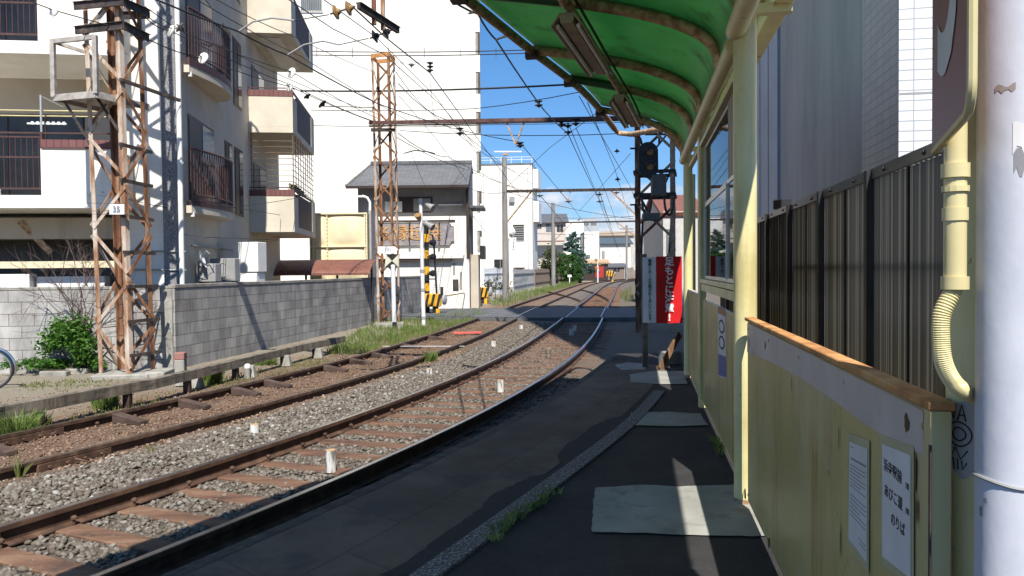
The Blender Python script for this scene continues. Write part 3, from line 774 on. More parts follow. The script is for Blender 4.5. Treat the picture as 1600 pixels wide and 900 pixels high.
bl_ = [Z(x, y, .016) for x, y in bl_px]; bl_ = [bl_[0] + (bl_[0] - bl_[1]) * k for k in (3, 2, 1)] + bl_
bcv = smooth_curve([(p.x, p.y) for p in bl_], .15, .5); bo_ = off(bcv, .135)
kb = MB(); kL, kR = p3(bcv, .016), p3(bo_, .016); nb_ = len(kL)
kb.grid([[p, q] for p, q in zip(kL, kR)])
for S_ in (kL, kR): kb.add(S_ + [p - V((0, 0, .02)) for p in S_], [(k, k + 1, nb_ + k + 1, nb_ + k) for k in range(nb_ - 1)])
setting(kb.build("kerb_band", m_kerb))
strip(cA, 1.105, 1.20, .006, -5.3, 13.4, "platform_edge_strip", M("chipped platform edge", [(0.35, (.03, .026, .023)), (0.6, (.075, .066, .056)), (0.8, (.14, .13, .115))], scale=9, rough=.9, bump=.5, bscale=50))
def sheet(pix, z, name, mat, jag=.0):
    pts = []
    n = len(pix)
    for k in range(n):
        a, b = Z(*pix[k], z), Z(*pix[(k + 1) % n], z); m = max(1, int((b - a).length / .06)) if jag else 1
        for j in range(m):
            q = a.lerp(b, j / m)
            if jag: q += V((random.uniform(-jag, jag), random.uniform(-jag, jag), 0))
            pts.append(q)
    return setting(MB().add(pts, [tuple(range(len(pts)))]).build(name, mat))
sheet([(590, 899), (622, 885), (662, 858), (711, 821), (748, 796), (770, 772), (800, 758), (829, 745), (862, 738), (874, 728), (873, 712), (882, 697), (902, 684), (922, 668), (948, 655), (975, 650), (992, 640), (1002, 647), (890, 728), (776, 818), (660, 899)], .009, "asphalt_overlay", m_asphalt_d, .012)
sheet([(931, 762), (1010, 757), (1060, 760), (1160, 757), (1196, 790), (1213, 838), (1100, 836), (1010, 833), (925, 831), (926, 790)], .0095, "cement_patch", m_patch, .007)
sheet([(986, 645), (1040, 643), (1094, 646), (1106, 664), (1050, 666), (984, 664)], .0115, "cement_patch", m_patch, .006)
sheet([(984, 585), (1022, 579), (1068, 580), (1074, 600), (1030, 600), (985, 597)], .0105, "cement_patch", m_patch, .006)
sheet([(960, 570), (980, 566), (1010, 568), (1008, 577), (970, 578)], .0085, "cement_patch", m_patch, .006)
# ---------------------------------------------------------------- platform shelter
SH = thing("platform_shelter", "curved green roofed platform shelter on pale yellow posts", "shelter", tuple(wp(0)))
def t_of_y(y): return (y - wp(0).y) / wd.y
epx = [(730, 0), (800, 57), (835, 85), (900, 132), (932, 165), (960, 202)]
spx = [(120, 906), (200, 872), (320, 829), (448, 780), (516, 756)]
ept = [Z(x, y, -.49) + SUN_DIR * (4.19 / SUN_DIR.z) for x, y in spx]
ept = [ept[0] + (ept[0] - ept[1]) * 3] + ept + [Z(x, y, 3.7) for x, y in epx]
eto = sorted([((p - wp(0)).dot(wd), (p - wp(0)).dot(wr)) for p in ept])
et, eo = np.array([a for a, b in eto]), np.array([b for a, b in eto])
ts_ = np.linspace(et[0], et[-1], 60); os_ = np.interp(ts_, et, eo)
ker = np.exp(-.5 * (np.arange(-6, 7) / 2.5) ** 2); ker /= ker.sum()
os_ = np.convolve(np.pad(os_, 6, mode='reflect', reflect_type='odd'), ker, 'valid')
def eoff(t): return float(np.interp(t, ts_, os_)) - .17 * max(0.0, min(1.0, (-.2 - t) / 1.6))
FO, FZ, RZ = -.06, 3.02, .70
def sec(t, q, dz=0.0, f1=1.0):
    w = eoff(t) - FO
    return wp(t, FO + w * q * f1, FZ + RZ * q ** .38 + dz)
QS = [(k / 22) ** 2.4 for k in range(23)]
T_END = 5.75
tcut = [-4.7, -2.4, -.75, .98, 2.7, 3.95, T_END]
for a, b in zip(tcut[:-1], tcut[1:]):
    nn = max(3, int((b - a) / .35))
    MB().grid([[sec(a + (b - a) * k / nn + (.85 * (1 - q ** .6) * (1 - k / nn) if a < -4 else 0) + (-.02 if k == 0 else .02 if k == nn else 0), q, .05 + (.008 if round(a * 100) % 2 else 0), .99) for q in QS] for k in range(nn + 1)]).build("roof_sheet", m_green, SH, smooth=True, solid=.006)
def path_rib(t, q0, q1, n=22): return [sec(t, q0 + (q1 - q0) * (k / n) ** (2.4 if q0 == 0 else 1)) for k in range(n + 1)]
for k, t in enumerate(tcut):
    if k in (3, 5):     # two ribs whose outer half is painted green
        r = MB().tube(path_rib(t, 0, .62), .044, 10).build("rib", m_rust_brown, SH, smooth=True)
        MB().tube(path_rib(t, .60, 1.0, 8), .047, 10).build("rib_sleeve", m_greenpaint, r, smooth=True)
    elif t < -4:
        MB().tube([sec(t + .85 * (1 - q ** .6), q) for q in QS], .045, 10).build("rib", m_rust_brown, SH, smooth=True)
    else:
        MB().tube(path_rib(t, 0, 1.0), .045, 10).build("rib", m_rust_brown, SH, smooth=True)
ends = [wp(t, eoff(t), FZ + RZ - .01) for t in np.linspace(-4.75, ts_[-1], 32)]
MB().tube(ends, .045, 10).build("edge_pipe", m_rust_brown, SH, smooth=True)
cn = Z(986, 210, 3.62)
MB().tube([ends[-1], ends[-1].lerp(cn, .3) + V((0, .12, -.02)), cn, wp(T_END + .15, FO - .25, 3.45), wp(T_END, FO, 3.1)], .04, 10).build("end_pipe", m_rust_brown, SH, smooth=True)
for t in (.98, 2.7, 3.95, T_END):
    e_ = wp(t, eoff(t), FZ + RZ)
    MB().box(e_ - V((0, 0, .05)), (.10, .13, .07), math.atan2(wd.y, wd.x)).build("clamp", m_rust_dark, SH)
fp = .55
pur = [sec(t, fp, -.085) for t in np.linspace(-4.0, 5.4, 20)]
MB().tube(pur, .04, 10).build("purlin", m_rust_brown, SH, smooth=True)
MB().tube([p + wr * .075 + V((0, 0, .01)) for p in pur], .013, 6).build("cable_pipe", m_rust_dark, SH)
gp_ = [wp(t, FO, FZ - .03) for t in (-3.6, -2.0, -.02)]
MB().tube(gp_, .062, 14).build("gutter_pipe", m_yellow_pipe, SH, smooth=True)
MB().tube([wp(.05, FO, FZ - .10), wp(5.8, FO, FZ - .04)], .056, 14).build("gutter_pipe", m_yellow_pipe, SH, smooth=True)
MB().bar(wp(.08, .03, FZ - .19), wp(5.7, .03, FZ - .13), .05, .07).build("head_rail", m_yellow_pipe, SH)
MB().bar(wp(-3.8, .225, 3.20), wp(5.8, .225, 3.20), .12, .13).build("back_beam", m_yellow_pipe, SH, bevel=.006)
MB().bar(wp(-3.8, .16, 3.30), wp(5.8, .16, 3.30), .19, .02).build("back_plate", m_rust_brown, SH)
for t in (-3.4, 0, 3.3, 5.7):
    MB().bar(wp(t, 0, 3.12), wp(t, .28, 3.12), .07, .06).build("bracket", m_yellow_pipe, SH)
    MB().tube([wp(t, 0, 3.05), wp(t, -.05, 3.2), wp(t, -.11, 3.36)], .04, 8).build("post_top", m_rust_orange, SH, smooth=True)
MB().cyl(wp(0, 0, 0), wp(0, 0, 3.12), .072, n=20).build("post", m_yellow, SH, smooth=True)
tC2 = wt(1097)[0]; tC3 = wt(1072)[0]
MB().bar(wp(tC2, 0, 0), wp(tC2, 0, 3.05), .075, .075).build("post", m_yellow, SH, bevel=.006)
MB().cyl(wp(T_END, 0, 0), wp(T_END, 0, 3.05), .062, n=18).build("post", m_yellow, SH, smooth=True)
MB().cyl(wp(T_END + 1.0, .12, 0), wp(T_END + 1.0, .12, 2.9), .05, n=14).build("post", m_yellow, SH, smooth=True)
c0 = V((1.075, 1.76, 0)); tC0 = (c0 - wp(0)).dot(wd)
MB().cyl(c0, c0 + V((0, 0, 3.12)), .07, n=20).build("post", m_yellow, SH, smooth=True)
# wall panels between the posts
MB().obox(wp(-3.4, .03, .0), wd * 9.2, wr * .42, V((0, 0, .012))).build("base_strip", m_concrete, SH)
tN = wt(1458, 450, -.015)[0]
def panel(t0, t1, o, zb, zt, mat=m_panel):
    return MB().obox(wp(t0, o, zb), wd * (t1 - t0), wr * .03, V((0, 0, zt - zb))).build("wall_panel", mat, SH, bevel=.004)
tm = wt(1322)[0]
pn = panel(tm + .003, wt(1172)[0] , -.015, .075, 1.17); pn2 = panel(tN, tm - .003, -.015, .075, 1.17)
MB().obox(wp(tN - .012, -.026, 1.175), wd * (wt(1170)[0] - tN + .012), wr * .056, V((0, 0, .022))).build("capping", m_rust_orange, SH, bevel=.004)
MB().obox(wp(tN - .015, -.024, .05), wd * .045, wr * .045, V((0, 0, 1.125))).build("end_strip", m_panel, SH, bevel=.003)
MB().obox(wp(tN - .0185, -.0262, .35), wd * .010, wr * .003, V((0, 0, .75))).build("rust_streak", m_rust_dark, SH)
panel(.08, tC2 - .05, .0, .075, 1.17); panel(tC2 + .045, T_END - .06, .0, .075, 1.18); panel(T_END + .06, T_END + 1.0, .05, .075, 1.18)
MB().bar(wp(.07, .015, 1.30), wp(tC2 - .03, .015, 1.30), .06, .07).build("sill_rail", m_yellow, SH)
MB().bar(wp(tC2 + .04, .015, 1.20), wp(T_END, .015, 1.20), .05, .03).build("panel_cap", m_lilac, SH)
# grey repainted band on the near panel: its lower edge droops towards the middle
low = [(1172, 550), (1215, 568), (1260, 592), (1310, 625), (1350, 655), (1385, 678), (1420, 697), (1456, 712)]
top_ = [wt(x, 450)[0] for x, _ in low]
pol = [wp(wt(x, y)[0], -.0175, wt(x, y)[1]) for x, y in low]
up_ = [wp(t, -.0175, 1.165) for t in top_]
mbb = MB()
for k in range(len(low) - 1): mbb.add([up_[k], pol[k], pol[k + 1], up_[k + 1]], [(0, 1, 2, 3)])
mbb.build("repaint_band", m_lilac, pn)

# rust and grime that has grown along seams, rivets and feet
m_stain = M("dark rust stain", [(0.3, (.06, .028, .014)), (0.7, (.17, .08, .035))], scale=20, rough=.8)
def blot(t, z, w, h, par, o=-.0172, mat=None):
    pts = []
    for k in range(14):
        a = 2 * math.pi * k / 14; r_ = random.uniform(.55, 1.1)
        pts.append(wp(t + w * r_ * math.cos(a), o, z + h * r_ * math.sin(a) - (h * .5 if math.sin(a) < 0 else 0)))
    return MB().add(pts, [tuple(range(14))]).build("rust_stain", mat or m_stain, par)
for t, z, w, h in ((tm, .16, .012, .09), (tm - .01, .62, .007, .05), (tm + .012, .95, .006, .04), (tN + .10, 1.02, .010, .05), (tN + .085, .93, .007, .03), (tN + .16, 1.12, .02, .02), (-.30, 1.06, .010, .03), (-.9, 1.10, .016, .02), (-1.6, 1.0, .006, .03), (-.12, .10, .05, .03), (-1.0, .10, .03, .025), (-1.9, .11, .06, .03), (-2.3, .10, .03, .02)):
    blot(t, z, w, h, SH, -.0192)
for q_, r_ in ((wp(0), .0735), (wp(T_END), .0635)):
    MB().lathe(q_, [(r_ + .001, .0), (r_ + .001, .035)], 20).build("rust_foot", m_rust_brown, SH, smooth=True)
for t in (tN + .05, -2.45, -1.75, -1.0, -.25):
    for z in (.12, 1.13): MB().lathe(wp(t, -.0155, z), [(.009, 0), (.008, .004), (.003, .006)], 8, axis=-wr).build("rivet", m_rust_brown, SH)

# ---------------------------------------------------------------- notices taped to the near panel
def paper(px, name, label, group=None):
    P_ = [wt(x, y) for x, y in px]
    q = [wp(t, -.0205, z) for t, z in P_]
    o = thing(name, label, "notice", tuple(q[0]), group)
    ctr = sum(q, V()) / 4
    MB().add([p + (p - ctr) * .16 + wr * .0012 for p in q], [(0, 1, 2, 3)]).build("tape", m_tape, o)
    MB().add(q, [(0, 1, 2, 3)]).build("sheet", m_paper, o)
    return o, q
p1, q1 = paper([(1338, 690), (1367, 702), (1366, 880), (1337, 842)], "paper_notice", "taped white notice of many small text lines on the yellow panel")
def on_paper(q, u, v): return q[0].lerp(q[1], u).lerp(q[3].lerp(q[2], u), v)
lines = MB()
rows_l = [(.04, .06, .26), (.15, .1, .95)] + [(.22 + .035 * k, .06, .92 - (.25 if k % 3 == 2 else 0)) for k in range(7)] + [(.52 + .04 * k, .06, .95 - (.3 if k == 3 else 0)) for k in range(6)] + [(.86, .55, .95), (.90, .6, .95)]
for v, a, b in rows_l:
    h = .010 if v != .15 else .02
    lines.add([on_paper(q1, a, v), on_paper(q1, b, v), on_paper(q1, b, v + h), on_paper(q1, a, v + h)], [(0, 1, 2, 3)])
for i_, v_ in enumerate(lines.v): lines.v[i_] = tuple(V(v_) - wr * .0008)
lines.build("text_lines", m_inkgrey, p1)
p2, q2 = paper([(1391, 694), (1437, 712), (1437, 905), (1391, 870)], "paper_notice", "taped white notice with three rows of large black characters, beside the post")
rt = -wd
pw = (q2[1] - q2[0]).length
for s_, u, v, sz in (("浜寺駅前", .40, .20, .036), ("方面", .90, .265, .016), ("あびこ道", .42, .42, .036), ("方面", .90, .47, .016), ("のりば", .58, .63, .036)):
    textmesh(s_, sz, on_paper(q2, u, v), rt, (0, 0, 1), m_ink, "lettering", p2, depth=.001, sx=min(1.0, pw * .80 / (4 * .036)) if sz > .02 else .8, bold=.0006)
# narrow sticker strip on the second panel
P_ = [wt(1122, 478), wt(1134, 484), wt(1135, 592), wt(1123, 588)]
q3 = [wp(t, -.0025, z) for t, z in P_]
s3 = thing("sticker_strip", "narrow notice strip with red head, two round faces and blue foot", "notice", tuple(q3[0]))
MB().add(q3, [(0, 1, 2, 3)]).build("sheet", m_paper, s3)
def patch(q, u0, u1, v0, v1, d): return [on_paper(q, u0, v0) - wr * d, on_paper(q, u1, v0) - wr * d, on_paper(q, u1, v1) - wr * d, on_paper(q, u0, v1) - wr * d]
MB().add(patch(q3, .02, .98, .0, .10, .001), [(0, 1, 2, 3)]).build("red_head", m_redbrown, s3)
MB().add(patch(q3, .02, .98, .68, .98, .001), [(0, 1, 2, 3)]).build("blue_foot", M("blue print", (.04, .10, .32), rough=.5), s3)
for vc in (.27, .50):
    c_ = [on_paper(q3, .5 + .40 * math.cos(a), vc + .10 * math.sin(a)) - wr * .001 for a in np.linspace(0, 2 * math.pi, 20, endpoint=False)]
    i_ = [on_paper(q3, .5 + .28 * math.cos(a), vc + .07 * math.sin(a)) - wr * .0018 for a in np.linspace(0, 2 * math.pi, 20, endpoint=False)]
    MB().add(c_, [tuple(range(20))]).build("emblem_ring", m_ink, s3); MB().add(i_, [tuple(range(20))]).build("emblem_face", m_paper, s3)

# ---------------------------------------------------------------- notice board between the posts
NB = thing("notice_board", "glazed notice board with timetables between two yellow posts", "notice board", tuple(wp(1.5)))
b0, b1, zb, zt = .09, tC2 - .05, 1.345, 2.84
MB().obox(wp(b0, .055, zb), wd * (b1 - b0), wr * .02, V((0, 0, zt - zb))).build("back_board", M("brown back board", [(0.3, (.16, .13, .10)), (0.7, (.24, .20, .155))], scale=3, rough=.7), NB)
fr = MB()
for z_ in (zb + .02, 2.80): fr.bar(wp(b0, .0, z_), wp(b1, .0, z_), .05, .04)
for t_ in (b0 + .02, b1 - .02): fr.bar(wp(t_, .0, zb), wp(t_, .0, zt), .05, .04, up=wr)
fr.build("frame", m_yellow, NB)
MB().obox(wp(b0 + .04, .012, 2.16), wd * .92, wr * .012, V((0, 0, .62))).build("upper_plate", M("brown grey plate", (.23, .19, .15), rough=.6), NB)
def sash(t0, t1, z0, z1, o):
    m_ = MB()
    for z_ in (z0, z1): m_.bar(wp(t0, o, z_), wp(t1, o, z_), .018, .03)
    for t_ in (t0, t1): m_.bar(wp(t_, o, z0), wp(t_, o, z1), .018, .035, up=wr)
    s_ = m_.build("sash", m_alu, NB)
    MB().obox(wp(t0, o - .002, z0), wd * (t1 - t0), wr * .004, V((0, 0, z1 - z0))).build("pane", m_pane, s_)
m_pane = glass("notice board glass", refl=.16, ior=1.06)
sash(b0 + .06, 1.02, zb + .06, 2.15, .008); sash(1.0, b1 - .06, zb + .06, 2.15, .026); sash(1.0, b1 - .06, 2.17, 2.76, .030)
pc = [M("pale timetable paper", (.55, .55, .52), rough=.7), M("warm poster print", [(0.3, (.45, .25, .12)), (0.5, (.55, .45, .35)), (0.7, (.25, .22, .25))], scale=7, rough=.6), M("yellow poster foot", (.60, .42, .05), rough=.6)]
for k, (a, b, z0, z1, mi_) in enumerate(((.2, .95, 1.5, 2.1, 0), (1.15, 1.75, 1.55, 2.12, 0), (1.85, 2.6, 1.72, 2.12, 1), (1.85, 2.6, 1.5, 1.70, 2), (1.3, 2.4, 2.25, 2.7, 0))):
    po = MB().obox(wp(a, .050, z0), wd * (b - a), wr * .003, V((0, 0, z1 - z0))).build("poster", pc[mi_], NB)
    if mi_ == 0:
        g_ = MB()
        for r_ in range(9):
            zz = z0 + (z1 - z0) * (.08 + .1 * r_); g_.obox(wp(a + .05, .0485, zz), wd * (b - a - .1), wr * .001, V((0, 0, .012)))
        for c_ in range(5): g_.obox(wp(a + .05 + (b - a - .1) * c_ / 4.2, .0475, z0 + .04), wd * .008, wr * .001, V((0, 0, (z1 - z0) * .86)))
        g_.build("printed_table", m_inkgrey, po)

# ---------------------------------------------------------------- light fittings under the roof
def fitting(t0, t1, label):
    a, b = sec(t0, fp, -.20), sec(t1, fp, -.20)
    o = thing("light_fitting", label, "lamp", tuple(a), "lamps under the shelter roof")
    MB().prism([a + wr * -.06 + V((0, 0, .05)), a + wr * .06 + V((0, 0, .05)), a + wr * .045 + V((0, 0, -.03)), a + wr * -.045 + V((0, 0, -.03))], b - a).build("housing", m_fixture, o, bevel=.004)
    for s in (-1, 1):
        MB().prism([a + wr * s * .05 + V((0, 0, .055)), a + wr * s * .125 + V((0, 0, -.045)), a + wr * s * .118 + V((0, 0, -.052)), a + wr * s * .045 + V((0, 0, .035))], b - a).build("reflector", m_fixture, o)
        MB().cyl(a + wr * s * .078 + V((0, 0, -.035)) + (b - a) * .03, b + wr * s * .078 + V((0, 0, -.035)) - (b - a) * .03, .016, n=10).build("tube", m_whiteplas, o, smooth=True)
    for f in (.15, .85):
        q = a.lerp(b, f); MB().bar(q + V((0, 0, .04)), q + V((0, 0, .14)), .05, .03).build("hanger", m_rust_dark, o)
fitting(.75, 2.35, "long twin tube lamp under the shelter roof, the nearer one")
fitting(3.55, 5.15, "long twin tube lamp at the far end of the shelter roof")

# ---------------------------------------------------------------- smoked ribbed fence behind the shelter wall
FN = thing("ribbed_fence", "smoked ribbed plastic fence on dark posts behind the shelter wall", "fence", tuple(wp(0, .6)))
fo, fz0, fz1 = .60, .08, 1.97
tt_ = [t_of_y(y) for y in (1.0, 2.06, 3.17, 4.28, 5.39, 6.5, 7.6, 8.7, 9.8, 11.0, 12.2)]
for k in range(len(tt_) - 1):
    a, b = tt_[k], tt_[k + 1]; mid = (a + b) / 2
    for (u, v) in ((a + .03, mid - .012), (mid + .012, b - .03)):
        n = int((v - u) / .011); rows_ = [[], []]
        for j in range(n + 1):
            tq = u + (v - u) * j / n
            for r_, zz in ((0, fz0), (1, fz1)): rows_[r_].append(wp(tq, fo + .011 * math.sin(tq * 2 * math.pi / .062), zz))
        MB().grid(rows_).build("ribbed_sheet", m_fencesheet, FN, smooth=True)
    MB().bar(wp(a, fo - .03, -.05), wp(a, fo - .03, 2.02), .055, .04, up=wr).build("post", m_black, FN)
    MB().bar(wp(mid, fo - .012, fz0), wp(mid, fo - .012, fz1), .022, .012, up=wr).build("joint_strip", m_black, FN)
MB().bar(wp(tt_[0], fo, 2.0), wp(tt_[-1], fo, 2.0), .05, .055).build("top_rail", M("grey fence rail", (.16, .16, .16), rough=.35, metal=.6), FN)
for k in range(20):
    tq = tt_[0] + .28 + k * .56; MB().lathe(wp(tq, fo - .026, 2.0), [(.011, 0), (.011, .006), (.004, .009)], 8, axis=-wr).build("bolt", m_black, FN)
for z_ in (.5, 1.5): MB().bar(wp(tt_[0], fo + .03, z_), wp(tt_[-1], fo + .03, z_), .03, .04).build("back_rail", m_black, FN)
jb = W(1222, 318, wp(0, .62), wp(1, .62))
tag(B((jb.x, jb.y, 2.075), (.10, .16, .09), .15).build("junction_box", m_black, bevel=.01), "small black box on top of the ribbed fence", "box")

# ---------------------------------------------------------------- tall grey building right of the platform
kc = V((3.27, 6.5, 0))
RB = thing("grey_building", "tall grey plastered building with tiled corner right of the platform", "building", tuple(kc))
Hb = 38.0
def rbx(t0, t1, o0, o1, z0, z1, name, mat, bev=0): return MB().obox(kc + wd * t0 + wr * o0 + V((0, 0, z0)), wd * (t1 - t0), wr * (o1 - o0), V((0, 0, z1 - z0))).build(name, mat, RB, bevel=bev)
tJ = None
def kt(px):
    q = W(px, 300, kc, kc + wd); return (q - kc).dot(wd)
t1345, t1215 = kt(1345), kt(1216)
rbx(.012, t1345, .012, 9.0, -.5, Hb, "tiled_wall", m_tile_shaded)
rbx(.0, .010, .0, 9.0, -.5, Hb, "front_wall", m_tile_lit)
rbx(t1345, t1215, .03, 8.9, -.5, Hb - .01, "plaster_wall", m_plaster)
rbx(t1215, t1215 + 6, .0, 8.8, -.5, 16, "blue_grey_wall", m_bluegrey)
for k in range(4): rbx(t1215 + .9 * k + .02, t1215 + .9 * k + .05, -.012, .0, -.4, 15.9, "cladding_joint", m_greyplas)
for z_ in (2.94, 5.6, 8.3): rbx(-.0015, .0, .002, 8.9, z_, z_ + .02, "tile_joint", m_greyplas)

# ---------------------------------------------------------------- grey pole, numbered sign, conduit at the near end
gp = V((1.014, 1.56, 0))
GP = thing("grey_pole", "thick grey painted pole close by with a torn white sticker", "pole", tuple(gp))
MB().cyl(gp, gp + V((0, 0, 5.5)), .0625, n=32).build("shaft", m_greypole, GP, smooth=True)
MB().tube([gp + V((.064 * math.cos(a), .064 * math.sin(a), 1.065 + .006 * math.cos(a * 2))) for a in np.linspace(0, 2 * math.pi, 33)], .004, 6).build("strap", m_greyplas, GP, smooth=True)
def curved(c, r, a0, a1, z0, z1, name, mat, par, n=10, fn=None):
    rows_ = []
    for k in range(n + 1):
        a = a0 + (a1 - a0) * k / n
        lo = z0 + (fn(k / n)[0] if fn else 0); hi = z1 + (fn(k / n)[1] if fn else 0)
        rows_.append([c + V((r * math.cos(a), r * math.sin(a), z)) for z in (lo, hi)])
    return MB().grid(rows_).build(name, mat, par, smooth=True)
aq = math.atan2(-1.25, -.912 + .75)
curved(gp, .0634, rad(-122), rad(-70), 1.715, 1.775, "sticker", m_paper, GP, 8, lambda u: (.02 * math.sin(9 * u), .006 * math.sin(7 * u + 1)))
curved(gp, .0632, rad(-120), rad(-95), 1.68, 1.72, "sticker_stain", m_inkgrey, GP, 6, lambda u: (.012 * math.sin(11 * u), .01 * math.sin(5 * u)))
curved(gp, .0632, rad(-150), rad(-118), 1.842, 1.853, "scuff", M("scuffed paint", (.25, .21, .19), rough=.8), GP, 6, lambda u: (.004 * math.sin(13 * u), .004 * math.sin(8 * u)))
for k, (x0, z0, z1) in enumerate(((1531, .99, 1.01), (1537, 1.02, 1.03))):
    curved(gp, .0632, rad(-178 + 9 * k), rad(-170 + 9 * k), z0, z1, "small_marks", m_inkgrey, GP, 2)

s0, s1 = D(1456, 236, 1.71), D(1511, 172, 1.265)
sd = V((s1.x - s0.x, s1.y - s0.y, 0)); sl = sd.length; sd.normalize(); sn = V((sd.y, -sd.x, 0))
if sn.x > 0: sn = -sn
SG = thing("number_sign", "red brown hanging sign with large grey figure 5", "sign", tuple(s0))
zb_, zt_ = s0.z, 2.62
rr = .05
outl = [V((0, 0)), V((sl - rr, 0))] + [V((sl - rr + rr * math.sin(a), rr - rr * math.cos(a))) for a in np.linspace(.2, math.pi / 2, 6)] + [V((sl, zt_ - zb_)), V((0, zt_ - zb_))]
P3 = [s0 + sd * p.x + V((0, 0, p.y)) for p in outl]
MB().prism(P3, -sn * .012).build("panel", m_redbrown, SG)
rim = [s0 + sd * (p.x + (.006 if i > 0 else 0)) + V((0, 0, p.y)) - sn * .006 for i, p in enumerate(outl[1:-1])]
MB().tube([P3[0] - sn * .006] + rim, .008, 8).build("rim", m_pvc, SG, smooth=True)
textmesh("5", .66, s0 + sd * (sl * .52) + V((0, 0, .335)), sd, (0, 0, 1), m_signletter, "figure", SG, depth=.002, sx=.98, bold=.012)
MB().bar(s0 + sd * .18 - sn * .03 + V((0, 0, .5)), c0 + V((0, 0, s0.z + .5)), .03, .03).build("arm", m_yellow_pipe, SG)
cq = D(1492, 450, 1.585)
CD = thing("conduit", "cream plastic pipe ending in a ribbed flexible hose beside the pole", "pipe", (cq.x, cq.y, 1.25))
zc = lambda py: D(1492, py, 1.585).z
MB().cyl((cq.x, cq.y, zc(442)), (cq.x, cq.y, zc(-200)), .0215, n=16).build("pipe", m_pvc, CD, smooth=True)
for py0, py1, r_ in ((345, 325, .0245), (452, 432, .0265), (278, 256, .027)): MB().cyl((cq.x, cq.y, zc(py0)), (cq.x, cq.y, zc(py1)), r_, n=16).build("coupling", m_pvc, CD, smooth=True)
ctrl = [D(x, y, d_) for x, y, d_ in ((1478, 452, 1.585), (1472, 490, 1.585), (1470, 530, 1.585), (1474, 565, 1.585), (1485, 590, 1.59), (1500, 607, 1.60), (1522, 618, 1.65), (1548, 622, 1.70))]
ctrl[0] = V((cq.x, cq.y, zc(450)))
hp = []
for k in range(len(ctrl) - 1):
    p0, p1_, p2_, p3_ = ctrl[max(k - 1, 0)], ctrl[k], ctrl[k + 1], ctrl[min(k + 2, len(ctrl) - 1)]
    for j in range(22):
        u = j / 22; hp.append(.5 * ((2 * p1_) + (-p0 + p2_) * u + (2 * p0 - 5 * p1_ + 4 * p2_ - p3_) * u * u + (-p0 + 3 * p1_ - 3 * p2_ + p3_) * u ** 3))
MB().tube(hp, [.018 if k % 2 else .016 for k in range(len(hp))], 14).build("hose", m_pvc, CD, smooth=True)
MB().lathe((cq.x, cq.y, zc(300)), [(.026, 0), (.026, .012)], 14).build("clip", m_pvc, CD)
# graffiti stickers wrapped on the post
SK = thing("post_stickers", "torn grey stickers with scribbled lettering on the yellow post", "sticker", tuple(c0))
zz0 = lambda py: D(1500, py, 1.70).z
curved(c0, .0712, rad(168), rad(250), zz0(745), zz0(632), "sheet", M("grey sticker", (.40, .39, .38), rough=.6), SK, 10, lambda u: (.012 * math.sin(9 * u), .004 * math.sin(14 * u)))
def scrib(pts):
    return [c0 + V((.0722 * math.cos(rad(170 + 75 * u)), .0722 * math.sin(rad(170 + 75 * u)), zz0(745) + (zz0(632) - zz0(745)) * v)) for u, v in pts]
sc = MB()
for pts in ([(.08, .95), (.16, .78), (.22, .9), (.3, .76), (.36, .95)], [(.42, .74), (.52, .97), (.62, .74)], [(.46, .82), (.6, .82)],
            [(.45 + .3 * math.cos(a), .55 + .17 * math.sin(a)) for a in np.linspace(0, 6.3, 18)], [(.45 + .17 * math.cos(a), .55 + .09 * math.sin(a)) for a in np.linspace(0, 6.3, 14)],
            [(.1, .34), (.25, .24), (.36, .36), (.5, .2), (.66, .33)], [(.15, .12), (.3, .2), (.34, .04)], [(.42, .2), (.44, .05)], [(.52, .18), (.55, .06), (.64, .16)]):
    sc.tube(scrib(pts), .0016, 5)
sc.build("scribble", m_ink, SK)

# ---------------------------------------------------------------- warning sign at the platform end
SB = thing("warning_sign", "red and white platform sign of vertical characters on a wooden stake", "sign", (D(1009, 578, 11.6).x, 11.6, 0))
ys = 11.6
a0, a1 = D(1004, 402, ys), D(1065, 400, ys + .05)
bz = D(1035, 504, ys).z; tz_ = a0.z
xw = a0.x + (a1.x - a0.x) * .34
MB().bar((D(1009, 500, ys).x, ys + .05, 0), (D(1007, 500, ys).x, ys + .05, tz_ + .05), .085, .05, up=(0, 1, 0)).build("stake", m_wood, SB)
MB().obox((a0.x, ys, bz), (xw - a0.x - .002, .01, 0), (0, .014, 0), (0, 0, tz_ - bz)).build("white_board", m_signwhite, SB)
MB().obox((xw, ys, bz - .01), (a1.x - xw, .03, 0), (0, .014, 0), (0, 0, tz_ - bz + .02)).build("red_board", m_red, SB)
hz_ = (tz_ - bz)
for k, ch in enumerate("足もとに注意!"):
    textmesh(ch, .145, (xw + (a1.x - xw) * .5, ys + .012, tz_ - hz_ * (.075 + .142 * k)), (1, .03, 0), (0, 0, 1), m_signwhite, "lettering", SB, depth=.016, bold=.004)
vt = "電車とホームの間が広くあいています"
for k, ch in enumerate(vt):
    if ch == "ー": ch = "｜"
    textmesh(ch, .056, ((a0.x + xw) / 2 + .005, ys + .004, tz_ - hz_ * (.06 + .0555 * k)), (1, .03, 0), (0, 0, 1), m_ink, "small_lettering", SB, depth=.008, bold=.001)
pk = [Z(1031, 577, .01), D(1062, 522, 12.0)]
tag(MB().bar(pk[0], pk[1], .10, .025, up=(.4, -1, 0)).build("leaning_plank", m_woodbrown), "brown plank leaning against the end of the shelter wall", "plank")
bo = Z(1052, 575, 0)
tag(B((bo.x + .05, bo.y + .5, .10), (.3, .22, .22), .4).build("grey_block", m_concrete, bevel=.02), "pale grey block on the platform behind the leaning plank", "block")
